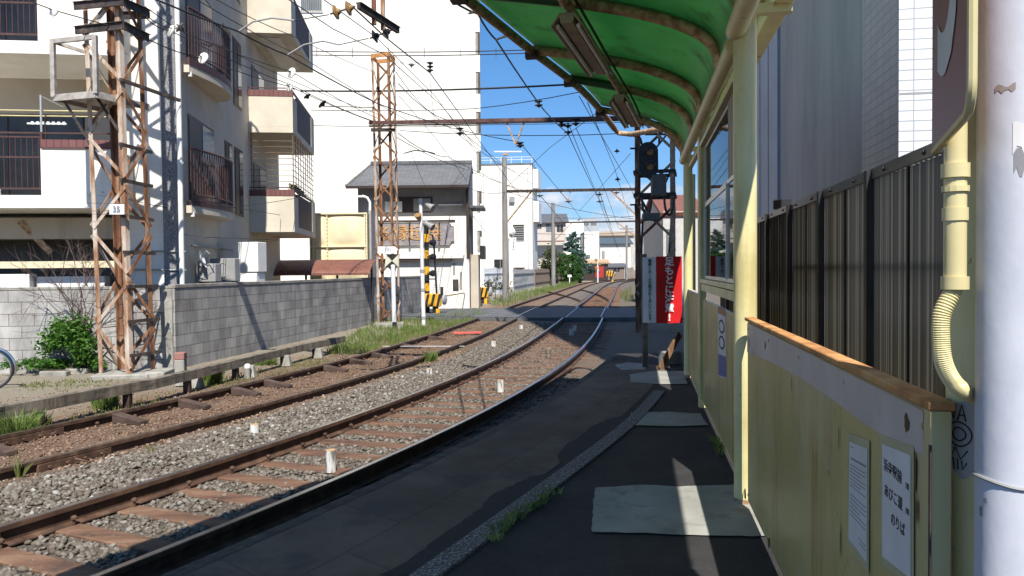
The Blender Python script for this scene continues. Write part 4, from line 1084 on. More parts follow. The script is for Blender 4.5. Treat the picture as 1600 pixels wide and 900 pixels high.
# ---------------------------------------------------------------- block wall of the yard
GZ = -.45
wA = Z(275, 578, GZ); wB = Z(658, 490, GZ)
wA.z = wB.z = GZ
bdir = V((wB.x - wA.x, wB.y - wA.y, 0)).normalized(); bn = V((-bdir.y, bdir.x, 0))
fl = V((-math.cos(rad(5.5)), -math.sin(rad(5.5)), 0))
BW = thing("block_wall", "grey concrete block wall running along the tracks", "wall", tuple(wA))
WH = 1.70
MB().obox(wA - V((0, 0, .1)), bdir * (wB - wA).length, bn * .12, V((0, 0, WH + .04))).build("blockwork", m_block, BW)
MB().obox(wA + V((0, 0, WH - .06)) - bn * .012, bdir * (wB - wA).length, bn * .15, V((0, 0, .075))).build("coping", m_concrete, BW, bevel=.008)
FWl = thing("front_block_wall", "grey block wall facing the tracks behind the leafy bush", "wall", tuple(wA))
fo_ = wA + fl * .02 - V((0, 0, .1))
MB().obox(fo_, fl * 9, bn * .12, V((0, 0, WH + .03))).build("blockwork", m_block, FWl)
MB().obox(fo_ + V((0, 0, WH + .03)) - V((0, .012, 0)), fl * 9, bn * .15, V((0, 0, .06))).build("coping", m_concrete, FWl, bevel=.008)
MB().obox(fo_ + V((-.02, -.035, .1)) + fl * .0, fl * .16, V((0, .03, 0)), V((0, 0, WH - .09))).build("corner_pier", m_concrete, FWl)
pc_ = Z(283, 600, GZ + .02)
cp = thing("boundary_post", "short concrete boundary post with red painted top at the wall corner", "post", tuple(pc_))
B(pc_ + V((0, 0, .20)), (.16, .16, .46), .1).build("shaft", m_concrete, cp, bevel=.01)
B(pc_ + V((0, 0, .49)), (.165, .165, .12), .1).build("red_top", M("worn red paint", [(0.35, (.22, .17, .15)), (0.55, (.34, .12, .10)), (0.8, (.40, .16, .13))], scale=9, rough=.85), cp, bevel=.01)

# ---------------------------------------------------------------- left apartment block
K = D(288, 430, 16.6); K.z = 0
AS = V((-math.sin(rad(6.7)), math.cos(rad(6.7)), 0)); AL = V((-math.cos(rad(6.7)), -math.sin(rad(6.7)), 0))
AP = thing("apartment_block", "cream apartment block with maroon railed balconies left of the tracks", "building", tuple(K))
def ab(u0, u1, v0, v1, z0, z1, name, mat, par=None, bev=0): return MB().obox(K + AL * u0 + AS * v0 + V((0, 0, z0)), AL * (u1 - u0), AS * (v1 - v0), V((0, 0, z1 - z0))).build(name, mat, par or AP, bevel=bev)
def apt(u, v, z): return K + AL * u + AS * v + V((0, 0, z))
AH = 22.0
ab(0, 1.16, 0, 11.4, -.5, AH, "side_wall", m_cream)
ab(.012, 1.14, -.014, -.002, -.45, AH - .02, "corner_pillar", m_white)
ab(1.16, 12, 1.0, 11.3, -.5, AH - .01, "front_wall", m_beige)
ab(.10, .40, -.05, -.015, -.45, AH - .03, "pilaster", m_pebble)
dpipe = MB().cyl(apt(.02, -.09, -.45), apt(.02, -.09, AH), .055, n=12).build("downpipe", m_whiteplas, AP, smooth=True)
for z_ in (1.0, 3.85, 6.4): MB().bar(apt(-.06, -.09, z_), apt(.10, -.09, z_), .03, .03).build("pipe_clip", m_greyplas, dpipe)
zs = [2.80, 5.84, 8.88]
uo = 2.38      # where the open railing starts
for k, zb in enumerate(zs):
    lvl = ab(1.0, 12, -1.05, 1.0, zb, zb + .26, "balcony_slab", m_white, bev=.01)
    ab(1.0, uo, -1.05, -.93, zb + .262, zb + 1.18, "parapet", m_white, lvl)
    ab(1.02, uo - .02, -1.075, -.905, zb + 1.182, zb + 1.36, "parapet_cladding", m_maroon_tile, lvl)
    ab(1.0, 1.12, -.93, .98, zb + .262, zb + 1.18, "end_parapet", m_white, lvl)
    ral = MB()
    for zz in (zb + .40, zb + 1.02, zb + 1.42): ral.bar(apt(uo, -.99, zz), apt(12, -.99, zz), .03, .03)
    for j in range(86): ral.bar(apt(uo + .06 + .108 * j, -.99, zb + .40), apt(uo + .06 + .108 * j, -.99, zb + 1.42), .013, .013)
    ral.bar(apt(1.0, -.99, zb + 1.50), apt(12, -.99, zb + 1.50), .045, .03); ral.bar(apt(uo, -.99, zb + .27), apt(uo, -.99, zb + 1.52), .05, .05)
    ral.build("railing", m_maroon, lvl)
    # recessed windows behind the balcony
    for (u0, u1, mat) in ((1.55, 3.2, m_housegrey), (3.22, 4.7, m_glassdark), (5.6, 8.4, m_glassdark)):
        wn = ab(u0, u1, .985, .995, zb + .3, zb + 2.25, "window", m_frame)
        ab(u0 + .05, (u0 + u1) / 2 - .02, .97, .98, zb + .36, zb + 2.19, "pane", mat, wn); ab((u0 + u1) / 2 + .02, u1 - .05, .965, .975, zb + .36, zb + 2.19, "pane", m_glassdark, wn)
# ground floor under the balconies
ab(1.2, 12, .985, .998, -.4, 2.3, "ground_floor_shade", m_floorshade)  # dark sheet over the wall, recess shade put into its colour
ab(1.16, 12, .2, .9, 2.25, 2.7, "beam", m_beige); ab(1.18, 9, -.35, -.27, 1.62, 1.76, "gutter", m_tank)
ab(3.0, 9, -.30, .0, -.4, 1.50, "storage_box", m_white_cool); ab(1.6, 2.95, -.1, .2, -.4, 1.44, "storage_box", m_white_cool)
br = MB().bar(apt(3.4, .2, 2.62), apt(2.85, .35, 1.95), .12, .12).build("brace", m_rust_brown, AP)
# windows of the side face
def side_win(v0, v1, z0, z1, split=True):
    w_ = ab(-.012, -.004, v0 - .07, v1 + .07, z0 - .07, z1 + .07, "window", m_frame)
    m_ = (v0 + v1) / 2
    ab(-.020, -.014, v0, m_ - .02, z0, z1, "pane", m_frame if split else m_glassdark, w_); ab(-.028, -.022, m_ + .02, v1, z0, z1, "pane", m_glassdark, w_)
    return w_
for zb in zs:
    side_win(.5, 2.5, zb + .25, zb + 2.15); side_win(3.7, 4.35, zb + 1.0, zb + 2.1); side_win(4.75, 5.6, zb + .35, zb + 2.1)
    # rounded railed balcony
    def cpt(f, d=0): # plan curve of the balcony
        v = .12 + 3.0 * f; return (v, .10 + .42 * math.sin(math.pi * min(1, f * .98 + .02)) ** .6 * (.55 + .75 * f) + d)
    F_ = np.linspace(0, 1, 26)
    def cp3(f, z, d=0):
        v, p_ = cpt(f, d); return apt(-p_, v, z)
    poly = [cp3(f, zb) for f in F_]
    sl_ = MB().prism(poly + [apt(.0, 3.12, zb), apt(.0, .12, zb)], (0, 0, .16)).build("rounded_balcony", m_cream, AP)
    MB().prism([cp3(f, zb + .162, .012) for f in F_] + [cp3(f, zb + .162, -.05) for f in F_[::-1]], (0, 0, .16)).build("maroon_band", m_maroon, sl_)
    rl = MB()
    rl.tube([cp3(f, zb + 1.40) for f in F_], .026, 6); rl.tube([cp3(f, zb + .40) for f in F_], .018, 6)
    for f in np.linspace(0, 1, 30): rl.bar(cp3(f, zb + .33), cp3(f, zb + 1.40), .016, .022)
    for zz in (.33,): rl.bar(cp3(1, zb + zz), cp3(1, zb + 1.42), .05, .05)
    e1_ = cp3(1, 0); rl.bar(apt(0, 3.12, zb + 1.40), V((e1_.x, e1_.y, zb + 1.40)), .04, .04)
    for j in range(6): rl.bar(apt(0, 3.12, zb + .33).lerp(V((e1_.x, e1_.y, zb + .33)), j / 6), apt(0, 3.12, zb + 1.4).lerp(V((e1_.x, e1_.y, zb + 1.40)), j / 6), .02, .02)
    rl.build("railing", m_maroon, sl_)
    MB().lathe(apt(-.14, .2, zb - .08), [(.045, 0), (.045, .1)], 10).build("drain_stub", m_whiteplas, sl_)
# box balconies near the far end of the side face
V0, V1, PR = 6.5, 11.1, 1.30
for k, zb in enumerate((2.70, 5.68, 8.64, 11.6)):
    bx = ab(-PR, -.002, V0, V1, zb, zb + .18, "box_balcony", m_cream)
    ab(-PR, -.002, V0, V0 + .10, zb + .182, zb + 1.08, "front_panel", m_cream, bx)
    ab(-PR - .01, -.002, V0 - .012, V0 + .12, zb + 1.082, zb + 1.27, "maroon_strip", m_maroon_tile, bx)
    ab(-PR, -PR + .08, V0 + .102, V0 + .8, zb + .182, zb + 1.08, "side_panel", m_cream, bx)
    ab(-PR - .002, -PR + .08, V1 - .7, V1, zb + .182, zb + 1.25, "side_panel", m_cream, bx)
    sp_ = MB()
    for j in range(28): sp_.bar(apt(-PR + .04, V0 + .85 + .106 * j, zb + .18), apt(-PR + .04, V0 + .85 + .106 * j, zb + 1.2), .04, .055)
    sp_.bar(apt(-PR + .04, V0, zb + 1.28), apt(-PR + .04, V1, zb + 1.28), .05, .05)
    sp_.bar(apt(-PR, V0 + .05, zb + 1.34), apt(0, V0 + .05, zb + 1.34), .03, .03)
    sp_.build("side_slats", m_maroon, bx)
    if k == 0:
        gr_ = MB()
        for j in range(9): gr_.bar(apt(-PR + .02, V0 + .06, zb + 1.34 + .175 * j), apt(-.02, V0 + .06, zb + 1.34 + .175 * j), .018, .018)
        for u in (-PR + .02, -.06): gr_.bar(apt(u, V0 + .06, zb + 1.27), apt(u, V0 + .06, zb + 2.96), .025, .025)
        for j in range(9): gr_.bar(apt(-PR + .02, V0 + .06, zb + 1.34 + .175 * j), apt(-PR + .02, V1, zb + 1.34 + .175 * j), .016, .016)
        for j in range(9): gr_.bar(apt(-PR + .02, V0 + .5 * j + .06, zb + 1.27), apt(-PR + .02, V0 + .5 * j + .06, zb + 2.96), .02, .02)
        gr_.build("security_grille", M("bronze bars", (.20, .15, .11), rough=.4, metal=.4), bx)
    side_win(V0 + .6, V0 + 2.3, zb + .3, zb + 2.1)
ab(-.9, -.3, V0 + .4, V1 - .5, 8.61, 8.637, "soffit_hatch", m_white)
# yard equipment in front of the side face
def unit(c, s, label, cat, mat, name="outdoor_unit", rz=-rad(6)):
    o = thing(name, label, cat, tuple(c))
    B(c + V((0, 0, s[2] / 2)), s, rz).build("casing", mat, o, bevel=.015)
    MB().lathe(c + V((-.02, -s[1] / 2 - .004, s[2] * .5)), [(s[2] * .33, 0), (s[2] * .33, .012), (s[2] * .29, .012), (s[2] * .28, .002)], 20, axis=(0, -1, 0)).build("fan_grille", m_greyplas, o)
    for x in (-.35, .35): B(c + V((x * s[0], 0, -.05)), (.06, s[1], .10)).build("foot", m_black, o)
    return o
cw = D(391, 428, 19.6)
o = thing("white_cabinet", "white boxy cabinet raised on a rack behind the block wall", "cabinet", tuple(cw))
B((cw.x, cw.y, 1.88), (.66, .5, .75), -rad(7)).build("body", m_white_cool, o, bevel=.01)
B((cw.x - .02, cw.y - .02, 1.36), (.62, .5, .22), -rad(7)).build("lower_body", m_white_cool, o, bevel=.01)
B((cw.x, cw.y + .05, .4), (.5, .4, 1.7), -rad(7)).build("rack", m_black, o)
for (px, py, y, s, lab) in ((352, 428, 18.4, (.62, .28, .55), "grey outdoor air unit beside the white cabinet"), (325, 426, 17.6, (.5, .3, .42), "small dark outdoor air unit near the downpipe")):
    q = D(px, py, y); unit(V((q.x, q.y, 1.28)), s, lab, "air unit", m_greyplas)
    tag(B((q.x, q.y, .37), (.6, .4, 1.62), -.1).build("unit_stand", m_black), lab.replace("outdoor air unit", "stand carrying the air unit"), "stand")
dq = D(313, 406, 17.3)
ds = thing("satellite_dish", "white satellite dish tilted beside the downpipe", "dish", tuple(dq))
MB().lathe(dq, [(.02, 0), (.14, .02), (.20, .06), (.205, .065), (.14, .03), (.02, .012)], 24, axis=(.93, .22, .30)).build("reflector", m_whiteplas, ds, smooth=True)
MB().tube([dq, dq + V((.18, -.1, .2)), dq + V((.3, -.2, .12))], .012, 6).build("feed_arm", m_greyplas, ds)
MB().tube([dq, dq + V((-.1, .1, -.05)), dq + V((-.15, .15, -.5)), dq + V((-.15, .15, -1.6))], .02, 6).build("mast", m_greyplas, ds)
# laundry pole and plants on the lower balcony
lp = thing("laundry_pole_stand", "laundry stand with two poles and a peg hanger on the lower balcony", "laundry stand", tuple(apt(uo + .06, -.85, zs[0] + .3)))
MB().cyl(apt(uo + .06, -.86, zs[0] + .3), apt(uo + .06, -.86, zs[0] + 2.28), .022, n=8).build("stand", m_alu, lp)
MB().bar(apt(uo + .06, -.86, zs[0] + 2.26), apt(uo - .25, -.6, zs[0] + 2.10), .02, .02).build("bracket", m_alu, lp)
for zz, v in ((1.98, -.80), (1.90, -.66)): MB().cyl(apt(uo - 1.1, v, zs[0] + zz), apt(9, v, zs[0] + zz), .013, n=8).build("laundry_pole", m_pvc, lp)
hg = MB()
for j in range(7): hg.bar(apt(uo - .3 + .1 * j, -.7, zs[0] + 1.72), apt(uo - .3 + .1 * j, -.7, zs[0] + 1.78), .05, .02)
hg.bar(apt(uo - .35, -.7, zs[0] + 1.74), apt(uo + .4, -.7, zs[0] + 1.74), .02, .03); hg.build("peg_hanger", m_whiteplas, lp)

# ---------------------------------------------------------------- plants
def leaves(mb, c, r, n, size, hemi=False, clumps=14, flat=.0):
    c = V(c); cl = []
    for _ in range(clumps):
        d = V((random.gauss(0, 1), random.gauss(0, 1), random.gauss(0, 1))).normalized() * random.uniform(.45, .9)
        if hemi: d.z = abs(d.z) * .9 - .1
        cl.append((V((d.x * r[0], d.y * r[1], d.z * r[2])), random.uniform(.25, .48)))
    for k in range(n):
        b, s = random.choice(cl)
        d = V((random.gauss(0, 1), random.gauss(0, 1), random.gauss(0, 1))).normalized() * random.random() ** .4 * s
        p = c + b + V((d.x * r[0], d.y * r[1], d.z * r[2]))
        a = V((random.gauss(0, 1), random.gauss(0, 1), random.gauss(0, .6))).normalized(); u = V((random.gauss(0, 1), random.gauss(0, 1), random.gauss(.6, 1)))
        w_ = a.cross(u).normalized(); L_ = size * random.uniform(.6, 1.3)
        mb.add([p - a * L_, p + w_ * L_ * .42 + V((0, 0, L_ * .15)), p + a * L_, p - w_ * L_ * .42 + V((0, 0, L_ * .15))], [(0, 1, 2, 3)])
def twigs(mb, p, d, L_, r, lvl):
    q = p + d * L_; mid = p.lerp(q, .5) + V((random.gauss(0, .03), random.gauss(0, .03), 0)) * L_
    mb.tube([p, mid, q], [r, r * .8, r * .6], 5, False)
    if lvl:
        for _ in range(3 if lvl > 1 else 4):
            dd = (d + V((random.gauss(0, .5), random.gauss(0, .5), random.gauss(.05, .35)))).normalized()
            twigs(mb, p.lerp(q, random.uniform(.45, 1)), dd, L_ * random.uniform(.5, .8), r * .55, lvl - 1)
gz_ = GZ
bc = Z(105, 586, gz_)
bush = thing("leafy_bush", "rounded leafy green bush in front of the block wall", "bush", tuple(bc))
mb = MB(); leaves(mb, bc + V((-.02, .15, .58)), (.60, .42, .60), 2600, .048, True, 26); leaves(mb, bc + V((-.02, .1, .22)), (.55, .36, .26), 900, .045, False, 14); leaves(mb, bc + V((-.5, .1, .16)), (.36, .3, .22), 420, .038, True); leaves(mb, bc + V((.6, .05, .16)), (.16, .18, .26), 160, .04, True)
mb.build("foliage", m_leaf, bush)
mb = MB()
for k in range(7): mb.tube([bc + V((random.uniform(-.1, .1), .25, 0)), bc + V((random.uniform(-.35, .35), .25 + random.uniform(-.2, .2), .6))], [.016, .006], 5)
mb.build("stem", m_bark, bush)
tw = bc + V((.05, .35, .1))
mb = MB()
for k in range(5): twigs(mb, tw + V((random.uniform(-.08, .08), random.uniform(-.05, .05), 0)), V((random.gauss(0, .28), random.gauss(0, .15), 1)).normalized(), 1.2, .02, 4)
tag(mb.build("bare_shrub", M("dry twig bark", (.13, .09, .08), rough=.9)), "bare twiggy leafless shrub rising behind the green bush", "shrub")
for (px, py, s) in ((48, 584, .22), (20, 588, .26), (165, 560, .2)):
    q = Z(px, py, gz_); o = thing("weed_plant", {48: "low leafy weed plant left of the rounded bush", 20: "leafy weed by the bicycle wheel", 165: "small weed growing at the foot of the near lattice tower"}[px], "plant", tuple(q))
    mb = MB(); leaves(mb, q + V((0, 0, s * .7)), (s, s * .7, s), 170, .04, True); mb.build("foliage", m_leaf, o)
    MB().tube([q, q + V((0, 0, s))], .008, 5).build("stem", m_bark, o)
for (px, py, w, lab) in ((86, 588, .5, "white oblong planter in front of the green bush"), (122, 584, .42, "pale oblong planter half hidden at the foot of the bush")):
    q = Z(px, py, gz_); o = thing("planter", lab, "planter", tuple(q))
    B(q + V((0, 0, .05)), (w, .2, .12), .05).build("trough", m_concrete, o, bevel=.02); B(q + V((0, 0, .108)), (w - .05, .16, .02), .05).build("soil", m_bark, o)
bp_ = apt(4.2, -.72, zs[0] + .30)
mb = MB(); leaves(mb, bp_ + V((.25, 0, .22)), (.45, .14, .2), 260, .05, True); leaves(mb, bp_ + V((-.9, 0, .3)), (.3, .14, .3), 160, .05, True)
o = thing("balcony_plant", "leafy green plants in troughs behind the lower balcony railing", "plant", tuple(bp_)); mb.build("foliage", m_leaf, o); B(bp_ + V((-.1, 0, .06)), (1.9, .2, .12), .117).build("trough", m_whiteplas, o, bevel=.01)
bq = apt(-PR + .25, 8.6, 3.9)
o = thing("balcony_plant", "row of dark potted plants along the grilled box balcony", "plant", tuple(bq)); mb = MB()
for j in range(5): leaves(mb, apt(-PR + .25, 7.6 + .55 * j, 4.12), (.14, .25, .2), 110, .05, True)
mb.build("foliage", m_leaf_olive, o); MB().obox(apt(-PR + .12, 7.3, 3.8), AL * .22, AS * 2.8, V((0, 0, .14))).build("trough", m_greyplas, o)

def blades(mb, c, r, n, h, lean=.5):
    for _ in range(n):
        a = random.uniform(0, 6.283); rr_ = r * random.random() ** .6
        p = V(c) + V((math.cos(a) * rr_, math.sin(a) * rr_ * .8, 0)); hh = h * random.uniform(.45, 1.15)
        d = V((math.cos(a) * lean * random.uniform(.2, 1), math.sin(a) * lean * random.uniform(.2, 1), 0)) + V((random.gauss(0, .15), random.gauss(0, .15), 0))
        w_ = V((-math.sin(a + 1), math.cos(a + 1), 0)) * random.uniform(.004, .008)
        m_ = p + d * hh * .35 + V((0, 0, hh * .62)); t_ = p + d * hh + V((0, 0, hh * .92))
        mb.add([p - w_, p + w_, m_ + w_ * .8, t_, m_ - w_ * .8], [(0, 1, 2, 3, 4)])
def tuft(px, py, z, r, n, h, label, mat=None):
    c = Z(px, py, z); mb = MB(); blades(mb, c, r, n, h); return tag(mb.build("grass_tuft", mat or m_grass), label, "grass tuft")
tuft(165, 640, -.49, .17, 420, .30, "bright grass tuft beside the far rail below the lattice tower")
tuft(18, 686, -.49, .30, 700, .34, "large bright grass clump at the left edge beside the far rail")
tuft(330, 600, -.48, .20, 420, .30, "bright grass tuft under the low guard beam near the boundary post")
tuft(62, 668, -.49, .14, 120, .22, "thin dry grass tuft beside the white capped marker", m_grass_dry)
tuft(410, 570, -.47, .3, 420, .22, "low grass clump at the wall foot below the guard beam")
tuft(672, 565, -.46, .13, 200, .25, "grass tuft growing between the two tracks")
tuft(30, 752, -.49, .015, 9, .36, "single tall thin weed stalk beside the far track", m_grass_dry)
tuft(238, 712, -.49, .05, 24, .14, "tiny weed by the gravel beside the looped cable", m_grass_dry)
tuft(400, 727 - 60, -.48, .05, 20, .10, "tiny sprout next to a white stake", m_grass_dry)
tuft(585, 590, -.48, .06, 40, .12, "sparse sprout at the foot of the far track rail")
mb = MB()
for k in range(22):
    f = k / 21; c = Z(765 + 100 * f, 842 - 72 * f, .006) + V((random.gauss(0, .012), random.gauss(0, .03), 0)); blades(mb, c, .045, 9, .06, 1.0)
setting(mb.build("grass", m_grass), "stuff", "line of small grass sprouting along the pebbled platform band")
mb = MB()
for k in range(5): blades(mb, wp(1.25 + .12 * k, -.03, .004), .03, 12, .09, .8)
tag(mb.build("grass_tuft", m_grass), "small weeds at the foot of the shelter wall panels", "grass tuft")
# grass strips
def strip_grass(name, pix, n, h, mat, label, z=-.45):
    mb = MB(); P = [Z(x, y, z) for x, y in pix]
    tri = [(P[0], P[k], P[k + 1]) for k in range(1, len(P) - 1)]
    ar = [((b - a).cross(c - a)).length for a, b, c in tri]
    for _ in range(n):
        a, b, c = random.choices(tri, ar)[0]; u, v = random.random(), random.random()
        if u + v > 1: u, v = 1 - u, 1 - v
        p = a + (b - a) * u + (c - a) * v
        if math.sin(p.x * 2.3 + 1) * math.sin(p.y * 1.9) + random.gauss(0, .4) < -.35: continue
        blades(mb, p, .05, 3, h * random.uniform(.5, 1.2), .45)
    return setting(mb.build(name, mat), "stuff", label)
strip_grass("grass", [(508, 552), (560, 520), (595, 503), (660, 500), (745, 486), (762, 497), (700, 515), (640, 532), (560, 556)], 3400, .24, m_grass, "grass strip between the block wall and the far track", -.46)
strip_grass("grass", [(505, 556), (640, 534), (640, 520), (520, 545)], 700, .14, m_grass_dry, "dry yellowish grass at the edge of the far track", -.47)
strip_grass("grass", [(762, 476), (800, 462), (880, 444), (905, 440), (900, 446), (845, 462), (790, 481)], 2600, .5, m_grass, "grass bank beside the far track beyond the road", -.44)
strip_grass("grass", [(30, 600), (150, 592), (240, 590), (240, 600), (110, 612), (20, 620)], 500, .07, m_grass_dry, "short dry grass on the yard by the near lattice tower", -.45)
strip_grass("grass", [(968, 462), (986, 450), (990, 470), (975, 475)], 320, .4, m_grass_dry, "dry grass right of the near track beyond the road", -.44)
strip_grass("grass", [(950, 436), (985, 428), (985, 434), (955, 437)], 260, .8, m_grass_dry, "far grass bank where the tracks bend away", -.44)

strip_grass("grass", [(120, 668), (300, 620), (470, 580), (560, 556), (540, 552), (400, 580), (200, 630), (100, 655)], 420, .10, m_grass_dry, "thin dry weeds scattered along the far rail below the guard beam", -.48)
strip_grass("grass", [(560, 600), (760, 545), (830, 512), (800, 520), (700, 555), (540, 608)], 110, .09, m_grass_dry, "sparse weeds along the gravel edge of the far track", -.47)
pp = MB()
for z_ in (1.55, 1.95): pp.tube([apt(-.06, -.07, z_), apt(1.1, -.07, z_ + .03)], .018, 6)
pp.tube([apt(.75, -.07, -.4), apt(.75, -.07, 1.95)], .02, 6); pp.tube([apt(-.07, .3, 2.1), apt(-.07, 6, 2.1)], .02, 6)
pp.build("wall_pipe", m_greyplas, AP)
ab(.70, .84, -.10, -.016, 1.0, 1.25, "meter_box", m_greyplas)
for z_ in (3.1, 2.35): MB().tube([apt(.2, -.06, z_), apt(-.4, .2, z_ - .08), apt(-.9, 6.4, z_ + .1)], .008, 5).build("facade_cable", m_wire, AP)
# ---------------------------------------------------------------- lattice towers
def lattice(root, legs, z0, zt, panels, w, mats, step=None):
    """legs: four (base point, top point) pairs in order around the square"""
    names = []
    ctr = sum((b for b, t in legs), V()) / 4
    for k, (b, t) in enumerate(legs):
        nb = legs[(k + 1) % 4][0] - b; pv = legs[(k - 1) % 4][0] - b
        nb.z = pv.z = 0
        MB().angle(b, t, w, nb, pv, .012).build("leg", mats[k % len(mats)], root)
    for k in range(4):
        (b0, t0), (b1, t1) = legs[k], legs[(k + 1) % 4]
        nrm = (b1 - b0).cross(V((0, 0, 1))).normalized()
        if nrm.dot(b0 - ctr) < 0: nrm = -nrm
        mb = MB()
        for j in range(panels):
            f0, f1 = (j + .08) / panels, (j + .92) / panels
            p, q = (b0.lerp(t0, f0), b1.lerp(t1, f1)) if (j + k) % 2 else (b1.lerp(t1, f0), b0.lerp(t0, f1))
            mb.obox(p + nrm * .004, nrm * .010, (q - p).cross(nrm).normalized() * (w * .72), q - p)
        mb.build("bracing", mats[(k + 1) % len(mats)], root)
def ext(b, t, z): return b.lerp(t, (z - b.z) / (t.z - b.z))
T1 = thing("lattice_tower", "near rusty lattice tower with a work platform by the apartment block", "tower", tuple(D(200, 590, 14.3)))
L1 = []
for bx_, by_, tx_, d_ in ((155, 590, 129, 14.25), (203, 592, 185, 14.1), (243, 584, 220, 14.6), (189, 580, 171, 14.75)):
    b = D(bx_, by_, d_); t = D(tx_, 0, d_); b = ext(b, t, GZ + .1); L1.append((b, ext(b, t, 10.2)))
lattice(T1, L1, GZ, 10.2, 12, .088, [m_rust_pale, m_rust_pale, m_rust, m_rust])
c1 = sum((b for b, t in L1), V()) / 4
B((c1.x + .03, c1.y - .02, GZ + .03), (1.0, .9, .13), .15).build("footing", m_concrete, T1, bevel=.02)
B((c1.x + .62, c1.y + .02, GZ + .05), (.35, .7, .14), .15).build("footing", m_concrete, T1, bevel=.02)
for (a, b_) in (((187, 124), (281, 157)), ((187, 225), (237, 238)), ((189, 281), (238, 291)), ((190, 337), (240, 344)), ((193, 394), (242, 396)), ((199, 448), (246, 447)), ((201, 503), (249, 498)), ((204, 556), (252, 549))):
    p, q = D(*a, 14.06), D(*b_, 14.72 if b_[0] < 280 else 15.2)
    MB().bar(p, q, .05, .06).build("step_bar", m_rust_dark, T1)
for (a, b_, da, db) in (((116, 10), (191, 3), 14.12, 13.98), ((191, 3), (233, 22), 13.98, 14.8), ((118, 48), (192, 40), 14.12, 13.98), ((192, 40), (232, 60), 13.98, 14.8), ((170, 25), (232, 24), 15.0, 14.9)):
    p, q = D(*a, da), D(*b_, db)
    MB().bar(p, q, .035, .13).build("cross_arm", m_rust_dark, T1)
    MB().bar(p + V((0, 0, .066)), q + V((0, 0, .066)), .10, .012).build("cross_arm", m_rust_dark, T1)
pf = [D(84, 147, 14.0), D(150, 143, 13.75), D(233, 173, 14.85), D(168, 172, 15.1)]
m_cage = M("pale weathered timber", [(0.3, (.24, .22, .20)), (0.6, (.42, .39, .36)), (0.8, (.50, .47, .44))], scale=8, rough=.85)
zf = sum(p.z for p in pf) / 4
pf = [V((p.x, p.y, zf)) for p in pf]
fl_ = MB().prism(pf, (0, 0, .05)).build("platform_deck", m_cage, T1)
for a, b_ in ((0, 1), (1, 2), (3, 0)): MB().bar(pf[a] + V((0, 0, -.02)), pf[b_] + V((0, 0, -.02)), .05, .11).build("deck_edge", m_cage, fl_)
for k in (0, 1): MB().bar(pf[k], pf[k] + V((0, 0, 1.03)), .075, .075).build("cage_post", m_cage, T1)
MB().bar(pf[0] + V((0, 0, 1.0)), pf[1] + V((0, 0, 1.0)), .06, .08).build("cage_rail", m_cage, T1)
MB().bar(pf[0] + V((0, 0, 1.0)), L1[0][0].lerp(L1[0][1], (zf + .85 - L1[0][0].z) / 10.5), .05, .06).build("cage_rail", m_cage, T1)
for a, b_ in (((97, 152), (134, 213)), ((150, 150), (188, 208))):
    MB().bar(D(*a, 14.0), D(*b_, 14.15), .05, .05).build("strut", m_rust_dark, T1)
p35 = [D(171, 319, 13.98), D(194, 319, 13.94), D(194, 335, 13.94), D(171, 335, 13.98)]
pl35 = MB().add(p35 + [p + V((0, .006, 0)) for p in p35], [(0, 3, 2, 1), (4, 5, 6, 7), (0, 1, 5, 4), (3, 7, 6, 2), (0, 4, 7, 3), (1, 2, 6, 5)]).build("number_plate", m_signwhite, T1)
textmesh("35", .15, sum(p35, V()) / 4 + V((0, -.012, 0)), (1, -.12, 0), (0, 0, 1), m_inkgrey, "plate_figures", pl35, depth=.006, bold=.003)
for zz in (.10, -.10):
    pc2 = sum(p35, V()) / 4 + V((0, .05, zz)); MB().tube([D(140, 326, 14.2) + V((0, -.05, zz)), pc2, D(200, 326, 14.05) + V((0, -.05, zz))], .004, 4).build("plate_wire", m_rust_dark, pl35)
# high beam above the picture that carries the wire bracket
MB().bar(V((L1[0][0].x, 13.9, 7.4)), V((-.9, 11.6, 7.4)), .16, .2).build("high_beam", m_rust_dark, T1)
bk0, bk1 = D(560, 9, 10.9), D(622, 48, 12.05)
MB().bar(bk0, bk1, .05, .085).build("bracket_bar", m_rust_dark, T1); MB().bar(bk0 + V((0, 0, .045)), bk1 + V((0, 0, .045)), .09, .012).build("bracket_bar", m_rust_dark, T1)
for px in (582, 596):
    f = (px - 560) / 62; q = bk0.lerp(bk1, f); MB().bar(q + V((0, .05, -.12)), V((q.x, q.y + .05, 7.4)), .06, .06).build("bracket_hanger", m_rust, T1)

T2 = thing("lattice_tower", "far rusty lattice tower beyond the block wall carrying a beam over the tracks", "tower", tuple(D(605, 500, 26.2)))
L2 = []
for bx_, tx_, d_ in ((590, 580, 26.0), (617, 608, 25.8), (626, 617, 26.5), (598, 589, 26.7)):
    b = D(bx_, 500, d_); t = D(tx_, 90, d_); b = ext(b, t, GZ + .15); L2.append((b, ext(b, t, D(600, 90, 26.2).z)))
lattice(T2, L2, GZ, 8.7, 11, .085, [m_rust_pale, m_rust, m_rust_pale, m_rust])
c2 = sum((b for b, t in L2), V()) / 4; ct2 = sum((t for b, t in L2), V()) / 4
B((c2.x, c2.y, GZ + .08), (1.0, 1.05, .2), .1).build("footing", m_concrete, T2, bevel=.02)
for k in range(4): MB().bar(L2[k][1], L2[(k + 1) % 4][1], .03, .14).build("top_frame", m_rust_orange, T2)
gl_, gr_ = D(577, 192, 25.7), D(988, 184, 23.8)
MB().bar(gl_, gr_, .10, .11).build("gantry_beam", M("red brown gantry steel", [(0.3, (.05, .025, .025)), (0.6, (.12, .06, .055)), (0.8, (.2, .12, .1))], scale=5, rough=.7), T2)
MB().bar(gl_ + V((0, 0, -.10)), gr_ + V((0, 0, -.075)), .14, .02).build("gantry_beam", m_rust_dark, T2)
